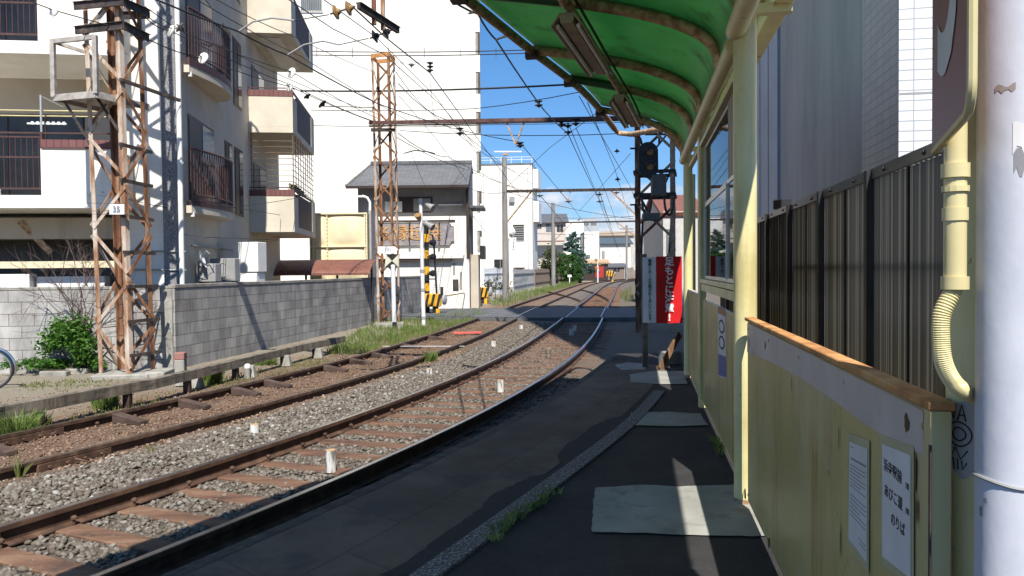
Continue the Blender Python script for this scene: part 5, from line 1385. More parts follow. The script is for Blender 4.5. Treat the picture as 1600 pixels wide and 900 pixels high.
MB().bar(D(580, 203, 25.7), D(617, 203, 25.6), .10, .10).build("arm_stub", m_rust_dark, T2)
def ong(px, dz=0): # point on the gantry beam at a picture column
    f = (px - 577) / (988 - 577); return gl_.lerp(gr_, f) + V((0, 0, dz))
for a in (800, 826):
    MB().bar(ong(a, -.1), ong(813, -.78), .045, .045).build("v_hanger", m_rust_brown, T2)
MB().bar(D(617, 97, 26.3), D(668, 97, 26.3), .05, .06).build("top_arm", m_steelwhite, T2); MB().bar(D(614, 118, 26.3), D(630, 97, 26.3), .04, .04).build("top_arm", m_steelwhite, T2)
hx = [D(603, 397, 25.55), D(623, 397, 25.55), D(623, 418, 25.55), D(601, 418, 25.55)]
hc = sum(hx, V()) / 4
xp = thing("hourglass_sign", "black and pale hourglass track sign fixed low on the far lattice tower", "sign", tuple(hc))
MB().prism(hx, (0, .012, 0)).build("plate", M("pale green grey enamel", (.52, .52, .42), rough=.6), xp)
MB().prism([hx[0] + V((0, -.004, 0)), hx[1] + V((0, -.004, 0)), hc + V((0, -.004, 0))], (0, .003, 0)).build("black_triangle", m_black, xp); MB().prism([hx[2] + V((0, -.004, 0)), hx[3] + V((0, -.004, 0)), hc + V((0, -.004, 0))], (0, .003, 0)).build("black_triangle", m_black, xp)
hp_ = [D(590, 385, 25.55), D(617, 385, 25.5), D(622, 390, 25.5), D(617, 396, 25.5), D(590, 396, 25.55)]
o = thing("arrow_plate", "white plate with small grey figures above the hourglass sign", "plate", tuple(hp_[0])); MB().prism(hp_, (0, .012, 0)).build("plate", m_signwhite, o)
textmesh("185", .16, D(606, 390.5, 25.4), (1, 0, 0), (0, 0, 1), m_inkgrey, "figures", o, depth=.0)
MB().cyl(D(616, 503, 25.4), D(613, 418, 25.4), .07, n=12)
o = thing("white_post", "white post rising in front of the far lattice tower", "post", tuple(D(616, 503, 25.35))); MB().cyl(D(616, 503, 25.35), D(614, 416, 25.35), .075, n=12).build("shaft", m_steelwhite, o, smooth=True); MB().lathe(D(614, 416, 25.35), [(.08, 0), (.05, .05)], 12).build("cap", m_whiteplas, o)

# right hand mast of the same gantry, signal and boxes on it
T3 = thing("signal_mast", "dark rusty lattice mast behind the red platform sign", "mast", tuple(D(1020, 515, 24)))
L3 = []
for bx_, d_ in ((993, 23.5), (1054, 23.3), (1056, 24.4), (996, 24.6)):
    b = D(bx_, 500, d_); b.z = -.46; L3.append((b, V((b.x, b.y, 7.6))))
lattice(T3, L3, 0, 7.6, 6, .12, [m_rust, m_rust_brown, m_rust_brown, m_rust])
for zz in (4.45, 3.75, 6.1):
    for k in range(4): MB().bar(V((*L3[k][0].xy, zz)), V((*L3[(k + 1) % 4][0].xy, zz)), .10, .10).build("ring_beam", m_rust_dark, T3)
MB().bar(D(960, 205, 23.7), D(1000, 215, 23.7), .05, .05).build("small_arm", m_rust_dark, T3)
sg_ = D(1013, 250, 23.0)
o = thing("railway_signal", "black two lamp railway signal on the dark mast, lamps unlit", "signal", tuple(sg_))
oval = [sg_ + V((.30 * math.cos(a), 0, .30 * math.sin(a) + (.24 if math.sin(a) > 0 else -.24))) for a in np.linspace(0, 2 * math.pi, 28, endpoint=False)]
MB().prism(oval, (0, .03, 0)).build("back_plate", m_black, o)
B(sg_ + V((0, .15, 0)), (.34, .26, .8)).build("case", m_black, o, bevel=.02)
for dz in (.24, -.20):
    MB().lathe(sg_ + V((.05, -.002, dz)), [(.10, 0), (.10, .03), (.06, .05)], 16, axis=(0, -1, 0)).build("lens", m_porc_b, o, smooth=True)
    MB().tube([sg_ + V((.05 + .13 * math.cos(a), -.14, dz + .13 * math.sin(a))) for a in np.linspace(0, math.pi, 10)], .05, 6).build("hood", m_black, o)
q = D(1029, 290, 23.0); tag(B(q, (.42, .3, .62)).build("relay_box", m_boxgreen, bevel=.02), "grey green relay box on the mast under the signal", "box")
q = D(1017, 339, 23.0); tag(B(q, (.5, .3, .22)).build("relay_box", m_boxgreen, bevel=.02), "flat grey box on the mast below the cable loops", "box")
for (xa, xb, yb) in ((1003, 1018, 336), (1038, 1053, 336)):
    P_ = [D(xa + (xb - xa) * (.5 - .5 * math.cos(a)), 308 + (yb - 308) * math.sin(a), 22.9) for a in np.linspace(0, math.pi, 14)]
    tag(MB().tube(P_, .035, 8).build("cable_loop", m_black, smooth=True), "thick black cable loop hanging on the mast, %s one" % ("outer" if xa < 1020 else "inner"), "cable")

for k in range(7):
    q = D(996 + 9 * k, 222 + 11 * (k % 4), 23.6); insul(q, q + V((.0, 0, -.22)), m_porc_d, "dark insulator in the tangle on the signal mast", 1, .09, "insulators on the signal mast") if False else None
for (x0, y0, x1, y1) in ((1000, 215, 1020, 285), (1046, 205, 1018, 240), (1050, 262, 1034, 300), (996, 300, 1012, 330), (1052, 300, 1044, 420), (1004, 345, 1000, 470), (1030, 190, 1030, 225), (985, 232, 1000, 232), (985, 320, 1004, 320), (1008, 210, 1046, 210)):
    MB().bar(D(x0, y0, 23.35), D(x1, y1, 23.45), .06, .05).build("conduit_bar", m_rust_dark, T3)

# second and third gantries
def gantry(px, yt, yb_, ya, d, pr, xr, yr, dr, lab, brace):
    o = thing("line_pole", lab, "pole", tuple(D(px, yb_, d)))
    b = D(px, yb_, d); b.z = -.5
    t = D(px, yt, d); t.x = b.x; t.y = b.y
    MB().cyl(b, t, pr, pr * .8, 14).build("shaft", m_poleconc, o, smooth=True)
    p, q = D(px, ya, d), D(xr, yr, dr)
    MB().bar(p, q, .13, .16).build("beam", m_rust_dark, o)
    for (a, c_) in brace: MB().bar(p.lerp(q, a), D(px, c_, d), .07, .07).build("brace", m_rust_brown, o)
    return o, p, q
G2, g2a, g2b = gantry(790, 246, 466, 299, 46, .19, 1000, 295.5, 42, "concrete line pole with steel beam in front of the white louvred house", [(.21, 350)])
MB().bar(g2a.lerp(g2b, .79), D(994, 336, 42), .08, .08).build("brace", m_rust_brown, G2)
for a in (880, 896): MB().bar(g2a.lerp(g2b, (a - 790) / 210) + V((0, 0, -.08)), D(888, 314, 44), .05, .05).build("v_hanger", m_rust_brown, G2)
MB().bar(D(790, 243, 46), D(790, 240, 46), .3, .3).build("cap", m_rust_brown, G2); MB().bar(D(772, 237, 46), D(815, 237, 46), .1, .08).build("top_arm", m_steelwhite, G2)
q = D(802, 381, 45.6); MB().box(q, (.36, .3, .75)).build("pole_box", m_whiteplas, G2, bevel=.02)
q = D(797, 363, 45.6); MB().lathe(q, [(.28, 0), (.30, .2), (.05, .34)], 14, axis=(1, -.3, 0)).build("pole_lamp", m_whiteplas, G2, smooth=True)
MB().cyl(D(795, 450, 45.7), D(795, 372, 45.7), .03, n=6).build("riser_pipe", m_alu, G2)
G3, g3a, g3b = gantry(865, 317, 448, 348, 80, .23, 1002, 345.5, 76, "slender far concrete line pole before the wooden fence", [(.22, 377)])
MB().bar(g3a.lerp(g3b, .72), D(996, 372, 76), .1, .1).build("brace", m_rust_brown, G3)
o = thing("line_pole", "thin grey utility pole far away beside the red hut", "pole", tuple(D(909, 430, 120))); b = D(909, 430, 120); b.z = -.5; t = D(909, 368, 120); MB().cyl(b, t, .16, n=10).build("shaft", m_poleconc, o); MB().box(t + V((0, 0, -.4)), (1.6, .12, .12)).build("cross_arm", m_rust_dark, o)
o = thing("line_pole", "pale utility pole far away before the blue roofed house", "pole", tuple(D(979, 425, 125))); b = D(979, 425, 125); b.z = -.5; t = D(979, 352, 125); MB().cyl(b, t, .18, n=10).build("shaft", m_poleconc, o); MB().box(t + V((0, 0, -.6)), (2.2, .12, .12)).build("cross_arm", m_rust_dark, o)
o = thing("white_signal_pole", "white pole with lamp heads standing at the crossing by the wall end", "pole", tuple(D(661, 505, 27.2)))
b = D(662, 506, 27.2); b.z = GZ; t = D(657, 310, 27.2); MB().cyl(b, t, .075, .06, 14).build("shaft", m_steelwhite, o, smooth=True)
for f in (.27, .42, .05): q = b.lerp(t, f); MB().cyl(q, q + V((0, 0, .10)), .085, n=14).build("band", m_greyplas, o)
for (py, s, lab) in ((322, .30, "lamp"), (352, .22, "speaker")):
    q = D(659, py - 3, 27.2); MB().tube([q, q + V((.1, -.03, .0)), q + V((.18, -.06, -.08))], .03, 8).build("lamp_arm", m_greyplas, o)
    MB().lathe(q + V((.12, -.05, .02)), [(.02, 0), (.07, .03), (.10, .22), (.14, .36), (.13, .37), (.02, .33)], 16, axis=(.8, -.35, -.5)).build("lamp_head", m_greyplas, o, smooth=True)
q = D(656, 346, 27.2); MB().lathe(q, [(.02, 0), (.05, .05), (.14, .28)], 12, axis=(-.2, -.6, .8)).build("horn", m_porc_b, o, smooth=True)

# ---------------------------------------------------------------- level crossing equipment
def stripes(o, p, q, r, n, name, square=False):
    for k in range(n):
        a, b = p.lerp(q, k / n), p.lerp(q, (k + 1) / n)
        MB().cyl(a, b, r, n=12).build(name, m_hood if k % 2 else m_black, o)
cs = D(668, 489, 33.5); cs.z = GZ
X1 = thing("crossing_signal", "black and yellow striped crossing signal post with hooded lamps", "signal", tuple(cs))
ctp = D(666, 353, 33.5)
stripes(X1, cs, ctp, .105, 11, "post_band")
MB().tube([D(671, 366, 33.2), D(676, 368, 33.2), D(678, 380, 33.2), D(684, 489, 33.2)], .045, 8).build("side_pipe", m_black, X1, smooth=True)
for py in (379, 401, 427):
    q = D(675, py, 33.2); MB().lathe(q, [(.10, -.10), (.12, 0), (.14, .02), (.13, .14), (.04, .16)], 14, axis=(.75, -.6, 0)).build("lamp", m_black, X1, smooth=True)
    MB().bar(D(668, py, 33.4), q, .05, .05).build("lamp_arm", m_black, X1)
MB().bar(D(662, 436, 33.3), D(680, 436, 33.3), .05, .05).build("rung", m_black, X1)
MB().lathe(ctp, [(.14, 0), (.17, .05), (.17, .22), (.03, .3)], 14).build("bell", m_greyplas, X1, smooth=True)
def gate(px, py, yb_, d, s, lab):
    c = D(px, py, d); o = thing("gate_machine", lab, "crossing gate", (c.x, c.y, GZ))
    B(c, (.75 * s, .42 * s, .56 * s)).build("drive_box", m_hood, o, bevel=.04 * s)
    for k in (-1, 0, 1):
        x = c.x + k * .25 * s; y_ = c.y - .213 * s; h_ = .27 * s
        MB().prism([(x - .09 * s, y_, c.z - h_), (x + .03 * s, y_, c.z - h_), (x + .15 * s, y_, c.z + h_), (x + .03 * s, y_, c.z + h_)], (0, .005, 0)).build("black_stripe", m_black, o)
    MB().bar((c.x + .1 * s, c.y, GZ), (c.x + .1 * s, c.y, c.z - .27 * s), .2 * s, .2 * s).build("pedestal", m_black, o); MB().bar((c.x + .24 * s, c.y - .1, GZ), (c.x + .24 * s, c.y - .1, GZ + .3), .16 * s, .16 * s).build("striped_foot", m_hood, o)
    MB().box((c.x + .40 * s, c.y, c.z + .32 * s), (.12 * s, .14 * s, .5 * s)).build("counterweight", m_black, o)
    MB().lathe((c.x + .47 * s, c.y - .1, c.z + .02), [(.22 * s, 0), (.22 * s, .1), (.08 * s, .16)], 14, axis=(1, -.2, 0)).build("crank_wheel", m_greyplas, o)
    return c
ga = gate(676, 469, 490, 33.2, 1.0, "yellow gate machine with black slanted stripes beside the striped signal post")
gb = gate(752, 457, 470, 44.5, 1.05, "yellow gate machine half hidden in weeds beyond the crossing road")
bm_ = thing("crossing_boom", "thin black striped crossing boom reaching over from the yellow gate machine", "boom", tuple(ga))
pa, pb = D(694, 463, 33.1), D(748, 454, 43.5)
for k in range(14): MB().bar(pa.lerp(pb, k / 14), pa.lerp(pb, (k + 1) / 14), .045, .045).build("boom_section", m_hood if k % 3 == 1 else m_black, bm_)
wq = Z(757, 474, GZ)
o = thing("weed_plant", "tall yellowish weeds around the second yellow gate machine", "plant", tuple(wq)); mb = MB(); leaves(mb, wq + V((-.5, .3, .5)), (.9, .5, .6), 500, .07, True); mb.build("foliage", m_leaf_olive, o); mb = MB(); blades(mb, wq + V((-.4, 0, 0)), .7, 160, .9); mb.build("blades", m_grass_dry, o)
o = thing("weed_plant", "dark scrub against the white house behind the second gate machine", "plant", tuple(wq + V((.6, 2, 0)))); mb = MB(); leaves(mb, wq + V((.8, 2.4, .8)), (1.1, .6, .9), 500, .08, True); mb.build("foliage", m_leaf_olive, o); mb = MB(); twigs(mb, wq + V((.6, 2.2, 0)), V((0, 0, 1)), 1.2, .03, 3); mb.build("stem", m_bark, o)

# ---------------------------------------------------------------- house with the carved signboard
def frame2(px, py, d, hd):
    o = D(px, py, d); o.z = 0; s = V((math.sin(rad(hd)), math.cos(rad(hd)), 0)); l = V((-math.cos(rad(hd)), math.sin(rad(hd)), 0))
    return o, s, l
H0, HS, HL = frame2(733, 480, 38.7, 1)
HO = thing("tiled_house", "old house with grey tiled roof, white front, signboard and shutter", "house", tuple(H0))
def hb(u0, u1, v0, v1, z0, z1, name, mat, par=None, bev=0): return MB().obox(H0 + HL * u0 + HS * v0 + V((0, 0, z0)), HL * (u1 - u0), HS * (v1 - v0), V((0, 0, z1 - z0))).build(name, mat, par or HO, bevel=bev)
def hz(py): return D(650, py, 38.7).z
def hu(px):
    q = W(px, 400, H0, H0 + HL); return (q - H0).dot(HL)
uw = hu(557)
hb(0, uw, .5, 3.6, GZ, hz(291), "upper_wall", m_housegrey)
hb(-.02, uw - .3, .0, .48, GZ, hz(338), "lower_front", m_white)
hb(-.04, .10, -.05, .6, hz(404), hz(296), "corner_post", m_frame)
rid = hz(243)
def hpt(u, v, z): return H0 + HL * u + HS * v + V((0, 0, z))
ev, ez = -.55, hz(291)
rf = MB().add([hpt(-.06, ev, ez), hpt(uw + .35, ev, ez), hpt(uw - .15, 3.2, rid), hpt(-.0, 3.2, rid), hpt(uw + .0, 3.7, rid - .4), hpt(-.03, 3.7, rid - .4)], [(0, 1, 2, 3)[::-1], (3, 2, 4, 5)[::-1]])
rf = rf.build("roof", m_roof, HO, solid=.12)
MB().bar(hpt(-.06, ev - .03, ez - .08), hpt(uw + .35, ev - .03, ez - .08), .12, .12).build("eave_gutter", m_frame, rf)
MB().bar(hpt(-.0, 3.2, rid + .08), hpt(uw - .15, 3.2, rid + .08), .22, .2).build("ridge", m_roof, rf)
MB().bar(hpt(uw + .36, ev, ez), hpt(uw - .14, 3.2, rid), .1, .14).build("verge", m_concrete, rf)
MB().prism([hpt(.0, 3.6, ez), hpt(.0, .5, ez), hpt(.0, 3.2, rid - .15), hpt(.0, 3.6, rid - .5)], HL * .1).build("gable", m_housegrey, HO)
w_ = hb(hu(675), hu(612), .46, .495, hz(331), hz(306), "window", m_frame); hb(hu(672), hu(645), .44, .455, hz(329), hz(309), "pane", m_housegrey, w_); hb(hu(627), hu(600), .43, .45, hz(330), hz(313), "shutter_box", m_white, w_)
hb(hu(723), hu(684), .45, .49, hz(320), hz(318), "rail_bar", m_whiteplas)
hb(hu(725), hu(560), -.30, -.02, hz(404), hz(399), "lintel_ledge", m_white)
hb(hu(705), hu(570), -.012, -.002, GZ, hz(404), "shutter", m_shutter)
hb(hu(706), hu(570), -.26, -.03, hz(408), hz(404.5), "shutter_box", m_frame)
hb(hu(716), hu(707), -.02, -.005, hz(455), hz(437), "poster", m_glassdark); hb(hu(722), hu(718), -.02, -.005, hz(453), hz(425), "poster", m_housegrey); hb(hu(711), hu(707.5), -.02, -.005, hz(430), hz(412), "poster", m_housegrey)
# lean-to roof and pale blue cloth on the side facing the tracks
hb(-.75, -.05, .3, 2.6, hz(325), hz(321), "lean_to_roof", m_roof)
MB().add([hpt(-.06, .7, hz(332)), hpt(-.06, 2.6, hz(332)), hpt(-.75, 2.6, hz(360)), hpt(-.75, .7, hz(360))], [(0, 1, 2, 3)]).build("blue_cloth", m_blueawn, HO, solid=.01)
hb(-.45, -.05, .6, 2.2, GZ, hz(398), "side_store", m_beige); hb(-.75, -.52, .8, 2.4, hz(405), hz(384), "dark_awning", m_black)
# signboard
su0, su1, sz0, sz1 = hu(710), hu(583), hz(383), hz(348)
SBd = thing("shop_signboard", "faded dark shop signboard with worn gold characters and notched corners", "signboard", tuple(hpt(su0, -.1, sz0)))
rr2 = .22; outl = []
for (cx, cz, a0_) in ((su0, sz0, 0), (su1, sz0, 1), (su1, sz1, 2), (su0, sz1, 3)):
    A_s = {0: (90, 0), 1: (180, 90), 2: (270, 180), 3: (360, 270)}[a0_]
    for a in np.linspace(A_s[0], A_s[1], 6): outl.append((cx + rr2 * math.cos(rad(a)), cz + rr2 * math.sin(rad(a))))
MB().prism([hpt(u, -.10, z) for u, z in outl], HS * .08).build("board", m_signboard, SBd)
MB().tube([hpt(u, -.11, z) for u, z in outl + outl[:1]], .02, 6).build("board_edge", m_concrete, SBd)
for ch, px in (("る", 601), ("縁", 627), ("起", 650), ("焼", 678)):
    textmesh(ch, .82, hpt(hu(px), -.13, (sz0 + sz1) / 2), -HL, (0, 0, 1), m_gold, "gold_character", SBd, depth=.0, bold=.012)
textmesh("粋心堂", .22, hpt(hu(696), -.13, hz(356)), -HL, (0, 0, 1), m_signletter, "small_lettering", SBd, depth=0) if False else None
for px in (642, 688):
    MB().tube([hpt(hu(px), -.02, hz(346)), hpt(hu(px), -.4, hz(349)), hpt(hu(px), -.42, hz(372))], .025, 6).build("lamp_arm", m_frame, SBd); MB().lathe(hpt(hu(px), -.42, hz(375)), [(.07, 0), (.06, .1), (.02, .12)], 10).build("sign_lamp", m_frame, SBd)
hb(hu(712), hu(592), -.06, -.03, hz(346), hz(344), "conduit_rail", m_frame)

# tall white block behind
TB0, TBS, TBL = frame2(746, 400, 54, -2)
TB = thing("tall_white_block", "tall plain white apartment block behind the tiled house", "building", tuple(TB0))
def tb_(u0, u1, v0, v1, z0, z1, name, mat, par=None): return MB().obox(TB0 + TBL * u0 + TBS * v0 + V((0, 0, z0)), TBL * (u1 - u0), TBS * (v1 - v0), V((0, 0, z1 - z0))).build(name, mat, par or TB)
tb_(0, 22, 0, 12, -.5, 36, "wall", m_white)
for k in range(10):
    z = 1.5 + 2.8 * k
    b_ = tb_(-.30, -.002, .6, 11, z, z + 1.25, "balcony", m_white); tb_(-.16, -.002, .65, 10.9, z + 1.26, z + 2.75, "balcony_shade", m_concrete, b_)  # grey strip between the parapets, balcony shade put into its colour
tb_(10.6, 12.0, -.02, -.003, 19.6, 21.2, "window", m_glassblue); gr3 = MB()
for j in range(12): gr3.bar(TB0 + TBL * (10.6 + .127 * j) - TBS * .1 + V((0, 0, 19.5)), TB0 + TBL * (10.6 + .127 * j) - TBS * .1 + V((0, 0, 20.6)), .03, .03)
gr3.bar(TB0 + TBL * 10.5 - TBS * .1 + V((0, 0, 19.5)), TB0 + TBL * 12.1 - TBS * .1 + V((0, 0, 19.5)), .05, .05); gr3.build("window_rail", m_greyplas, TB)
for k in range(6): tb_(14.5, 16.5, -.03, -.003, 2.0 + 2.8 * k, 3.6 + 2.8 * k, "window", m_glassblue)

# white house with the louvred window
WH0, WHS, WHL = frame2(838, 450, 88, 6)
WHo = thing("louvred_white_house", "white house with roof railing and grey louvred window behind the line pole", "house", tuple(WH0))
def wb(u0, u1, v0, v1, z0, z1, name, mat, par=None): return MB().obox(WH0 + WHL * u0 + WHS * v0 + V((0, 0, z0)), WHL * (u1 - u0), WHS * (v1 - v0), V((0, 0, z1 - z0))).build(name, mat, par or WHo)
def wz(py): return D(800, py, 88).z
def wu(px): return (W(px, 400, WH0, WH0 + WHL) - WH0).dot(WHL)
wb(0.4, 10, 0, 8, -.5, wz(257), "wall", m_white)
wb(-.2, .39, 1.5, 7, wz(292), wz(262), "side_balcony", m_white_cool); wb(-.2, .39, 2, 7, wz(345), wz(312), "side_balcony", m_white_cool)
wb(.3, 10.1, -.05, 8, wz(257), wz(254.5), "parapet_cap", m_glassblue)
rl_ = MB()
for zz in (wz(249), wz(245)): rl_.bar(WH0 + WHL * .3 + V((0, 0, zz)), WH0 + WHL * 10 + V((0, 0, zz)), .06, .06)
for j in range(9): rl_.bar(WH0 + WHL * (.4 + 1.18 * j) + V((0, 0, wz(255))), WH0 + WHL * (.4 + 1.18 * j) + V((0, 0, wz(245))), .06, .06)
rl_.build("roof_railing", m_steelwhite, WHo)
lv_ = wb(wu(819), wu(802), -.05, -.004, wz(376), wz(351), "louvred_window", m_glassdark)
for j in range(7): wb(wu(818.5), wu(802.5), -.09, -.052, wz(376 - 3.5 * j) , wz(374.6 - 3.5 * j), "louvre", m_greyplas, lv_)
for (a, b_, c_, d_) in ((749, 746, 297, 263), (750, 747, 367, 338)): wb(wu(a), wu(b_), -.04, -.004, wz(c_), wz(d_), "window", m_housegrey)
wb(wu(805), wu(797), -.3, -.01, wz(316), wz(307), "wall_unit", m_greyplas); wb(wu(786), wu(772), -.02, -.004, wz(420), wz(405), "doorway", m_dark); wb(wu(820), wu(803), -.5, -.01, wz(422), wz(418), "door_canopy", m_frame)
for k, px in enumerate((757, 782, 826)): wb(wu(px), wu(px) + .05, -.03, -.004, -.4, wz(262), "wall_joint", m_greyplas)
# fences
def picket(p0, p1, h, n, mat, name, label, rail=True):
    o = thing(name, label, "fence", tuple(p0)); mb = MB(); d = (p1 - p0); t = d.normalized()
    for k in range(n): mb.obox(p0 + d * (k / n), t * d.length / n * .72, V((-t.y, t.x, 0)) * .03, V((0, 0, h * random.uniform(.97, 1.03))))
    mb.build("boards", mat, o)
    for zz in (.25, .8): MB().bar(p0 + V((.03, .03, h * zz)), p1 + V((.03, .03, h * zz)), .05, .06).build("rail", mat, o)
    for f in (0, .5, 1): q = p0.lerp(p1, f); MB().bar(q + V((-.06, .05, 0)), q + V((-.06, .05, h + .05)), .09, .09).build("post", mat, o)
pF = [Z(803, 456, GZ), Z(835, 449, GZ), Z(878, 441.5, GZ)]
picket(pF[0], pF[1], 2.0, 26, M("grey white fence boards", (.36, .36, .36), rough=.7), "white_fence", "white panel fence beside the far track behind the line pole")
picket(pF[1] + V((.1, .4, 0)), pF[2], 2.0, 60, M("grey brown boards", [(0.3, (.14, .10, .075)), (0.7, (.27, .21, .165))], scale=4, rough=.9), "board_fence", "weathered brown board fence beside the far track")
picket(Z(757, 462, GZ), Z(792, 458, GZ), 2.1, 22, m_steelwhite, "white_fence", "pale railing fence in front of the white house doorway")
picket(D(945, 432, 150) * V((1, 1, 0)) + V((0, 0, GZ)) if False else V((*D(945, 430, 150).xy, GZ)), V((*D(990, 430, 150).xy, GZ)), 2.2, 30, m_woodbrown, "board_fence", "low far fence where the tracks bend out of sight")

# ---------------------------------------------------------------- trees beyond
def tree(px, yb_, yt, d, w, mat, lab, conical=False, n=2200, size=.16):
    b = D(px, yb_, d); b.z = GZ; zt_ = D(px, yt, d).z; h = zt_ - GZ
    o = thing("tree", lab, "tree", tuple(b))
    tr = MB().tube([b, b + V((.1, 0, h * .5)), b + V((0, 0, h * .85))], [.05 * w + .06, .04 * w + .04, .03], 8)
    for k in range(8):
        a = random.uniform(0, 6.28); z0 = h * random.uniform(.25, .7); tr.tube([b + V((0, 0, z0)), b + V((math.cos(a) * w * .3, math.sin(a) * w * .3, z0 + h * .18))], [.05, .015], 5)
    tr.build("trunk", m_bark, o)
    mb = MB()
    if conical:
        for k in range(9):
            f = k / 8; leaves(mb, b + V((0, 0, h * (.22 + .72 * f))), (w * .5 * (1 - f * .8) + .1, w * .5 * (1 - f * .8) + .1, h * .09), int(n / 9 * (1.3 - .7 * f)), size, clumps=10)
    else:
        leaves(mb, b + V((0, 0, h * .58)), (w * .5, w * .5, h * .42), n, size, clumps=26)
        leaves(mb, b + V((0, 0, h * .2)), (w * .42, w * .4, h * .2), n // 4, size, clumps=10)
    mb.build("crown", mat, o)
tree(896, 438, 361, 112, 6.2, m_leaf_blue, "blue green conical tree beside the far bend of the tracks", True, 4200, .22)
tree(887, 441, 394, 104, 3.9, m_leaf_tree, "bright green bushy tree beside the board fence", False, 2800, .17)
tree(857, 442, 383, 99, 3.6, m_leaf_olive, "olive brown tree behind the board fence", False, 2200, .17)
tree(905, 437, 410, 108, 1.4, m_leaf_tree, "narrow dark green shrub right of the conical tree", False, 900, .15)
o = thing("low_board", "small white track board on a post beside the bright green tree", "sign", tuple(D(890, 441, 98))); q = D(890, 441, 98); q.z = GZ; MB().bar(q, q + V((0, 0, 1.2)), .1, .1).build("post", m_whiteplas, o); MB().box(q + V((0, -.02, 1.1)), (.5, .06, .3)).build("board", m_whiteplas, o)

# ---------------------------------------------------------------- far houses
def house(x0, x1, yb_, ye, yr, d, dep, wall, roofm, label, name="house", over=.5, win=()):
    a, b = D(x0, ye, d), D(x1, ye, d); z0 = GZ - 1; ez_ = a.z; rz_ = D((x0 + x1) / 2, yr, d).z
    o = thing(name, label, "house", (a.x, a.y, GZ))
    MB().obox((a.x, d, z0), (b.x - a.x, 0, 0), (0, dep, 0), (0, 0, ez_ - z0)).build("wall", wall, o)
    if roofm is not None:
        m_ = (0, dep / 2, 0)
        r_ = MB().add([(a.x - over, d - over, ez_ - .1), (b.x + over, d - over, ez_ - .1), (b.x + over, d + dep / 2, rz_), (a.x - over, d + dep / 2, rz_), (b.x + over, d + dep + over, ez_ - .1), (a.x - over, d + dep + over, ez_ - .1)], [(0, 1, 2, 3), (3, 2, 4, 5)]).build("roof", roofm, o, solid=.2)
        MB().prism([(a.x + .02, d, ez_ - .12), (a.x + .02, d + dep, ez_ - .12), (a.x + .02, d + dep / 2, rz_ - .22)], (b.x - a.x - .04, 0, 0)).build("gable", wall, o)
    for (p, q, r, s, mt) in win:
        u, v_ = D(p, r, d), D(q, s, d); w_ = MB().obox((u.x, d - .05, v_.z), (v_.x - u.x, 0, 0), (0, .045, 0), (0, 0, u.z - v_.z)).build("window", mt, o)
        MB().bar(((u.x + v_.x) / 2, d - .07, u.z), ((u.x + v_.x) / 2, d - .07, v_.z), .06, .03).build("mullion", m_alu, w_)
    return o
house(839, 884, 400, 347, 331, 128, 9, M("pinkish beige render", (.52, .47, .43), rough=.9), m_roof, "pinkish beige house with dark roof beyond the white house", win=((839, 846, 350, 357, m_glassdark), (853, 866, 350, 362, m_glassblue), (870, 880, 352, 362, m_glassdark)))
aw = D(860, 377, 127); tag(B((aw.x, 126.7, aw.z), (4.6, 1.6, .14)).build("house_awning", m_awnbrown, bevel=.02), "pale brown awning slab under the pinkish beige house windows", "awning")
house(882, 912, 420, 345, 340, 165, 10, m_white_cool, None, "white flat house far behind the conical tree")
house(906, 936, 420, 341, 340, 190, 10, M("pale grey far block", (.35, .37, .40), rough=.9), None, "pale grey far apartment block above the trees", "far_block", win=((910, 920, 346, 352, m_glassblue), (923, 932, 346, 352, m_glassblue)))
house(913, 936, 420, 362, 361, 132, 8, m_white, None, "white narrow far house with flat top right of the conical tree", win=((917, 922, 398, 404, m_glassblue),))
house(938, 985, 420, 380, 370, 150, 9, m_white, m_roofblue, "white far house with blue grey tiled roof", win=((940, 945, 392, 404, m_housegrey),))
house(934, 990, 420, 367, 360, 185, 10, m_beige, M("tan roof", (.34, .27, .20), rough=.8), "far house with tan roof behind the blue roofed one")
house(914, 950, 420, 410, 405, 128, 4, m_frame, m_rust_brown, "low brown shed far away under the white houses", "shed", .3)
house(950, 976, 428, 416, 411, 140, 4, M("old timber wall", (.20, .16, .13), rough=.9), m_roof, "low dark roofed shed far away by the bend", "shed", .3, win=((960, 968, 418, 424, m_dark),))
rh = D(936, 423, 124); o = thing("red_hut", "small bright red hut far away beside the bend", "hut", (rh.x, rh.y, GZ)); MB().box((rh.x, rh.y, 1.1), (1.3, 1.2, 1.9)).build("body", M("red hut paint", (.38, .03, .025), rough=.5), o); MB().box((rh.x, rh.y, 2.12), (1.5, 1.4, .12)).build("roof", m_rust_dark, o)
gq = D(953, 430, 118); gate(953, 428, 433, 118, 1.5, "far small yellow crossing gate box at the bend")
for (px, yt, lab) in ((905, 398, "far crossing signal with round lamps right of the conical tree"), (934, 402, "far white crossing post before the red hut")):
    b = D(px, 435, 112); b.z = GZ; t = D(px, yt, 112); o = thing("crossing_post", lab, "signal", tuple(b)); MB().cyl(b, t, .11, n=8).build("post", m_steelwhite if px > 910 else m_black, o)
    for k in range(3): MB().lathe(t + V((.25 * (1 if k % 2 else -1), -.1, -.4 - .55 * k)), [(.24, 0), (.2, .12)], 10, axis=(0, -1, 0)).build("lamp", m_black if px < 910 else m_porc_b, o)
house(1036, 1100, 480, 330, 296, 40, 6, M("pale shaded render", (.5, .48, .45), rough=.9), m_awnbrown, "pale house with brown tiled roof behind the signal mast", over=.15, win=((1041, 1053, 358, 396, m_glassblue),))

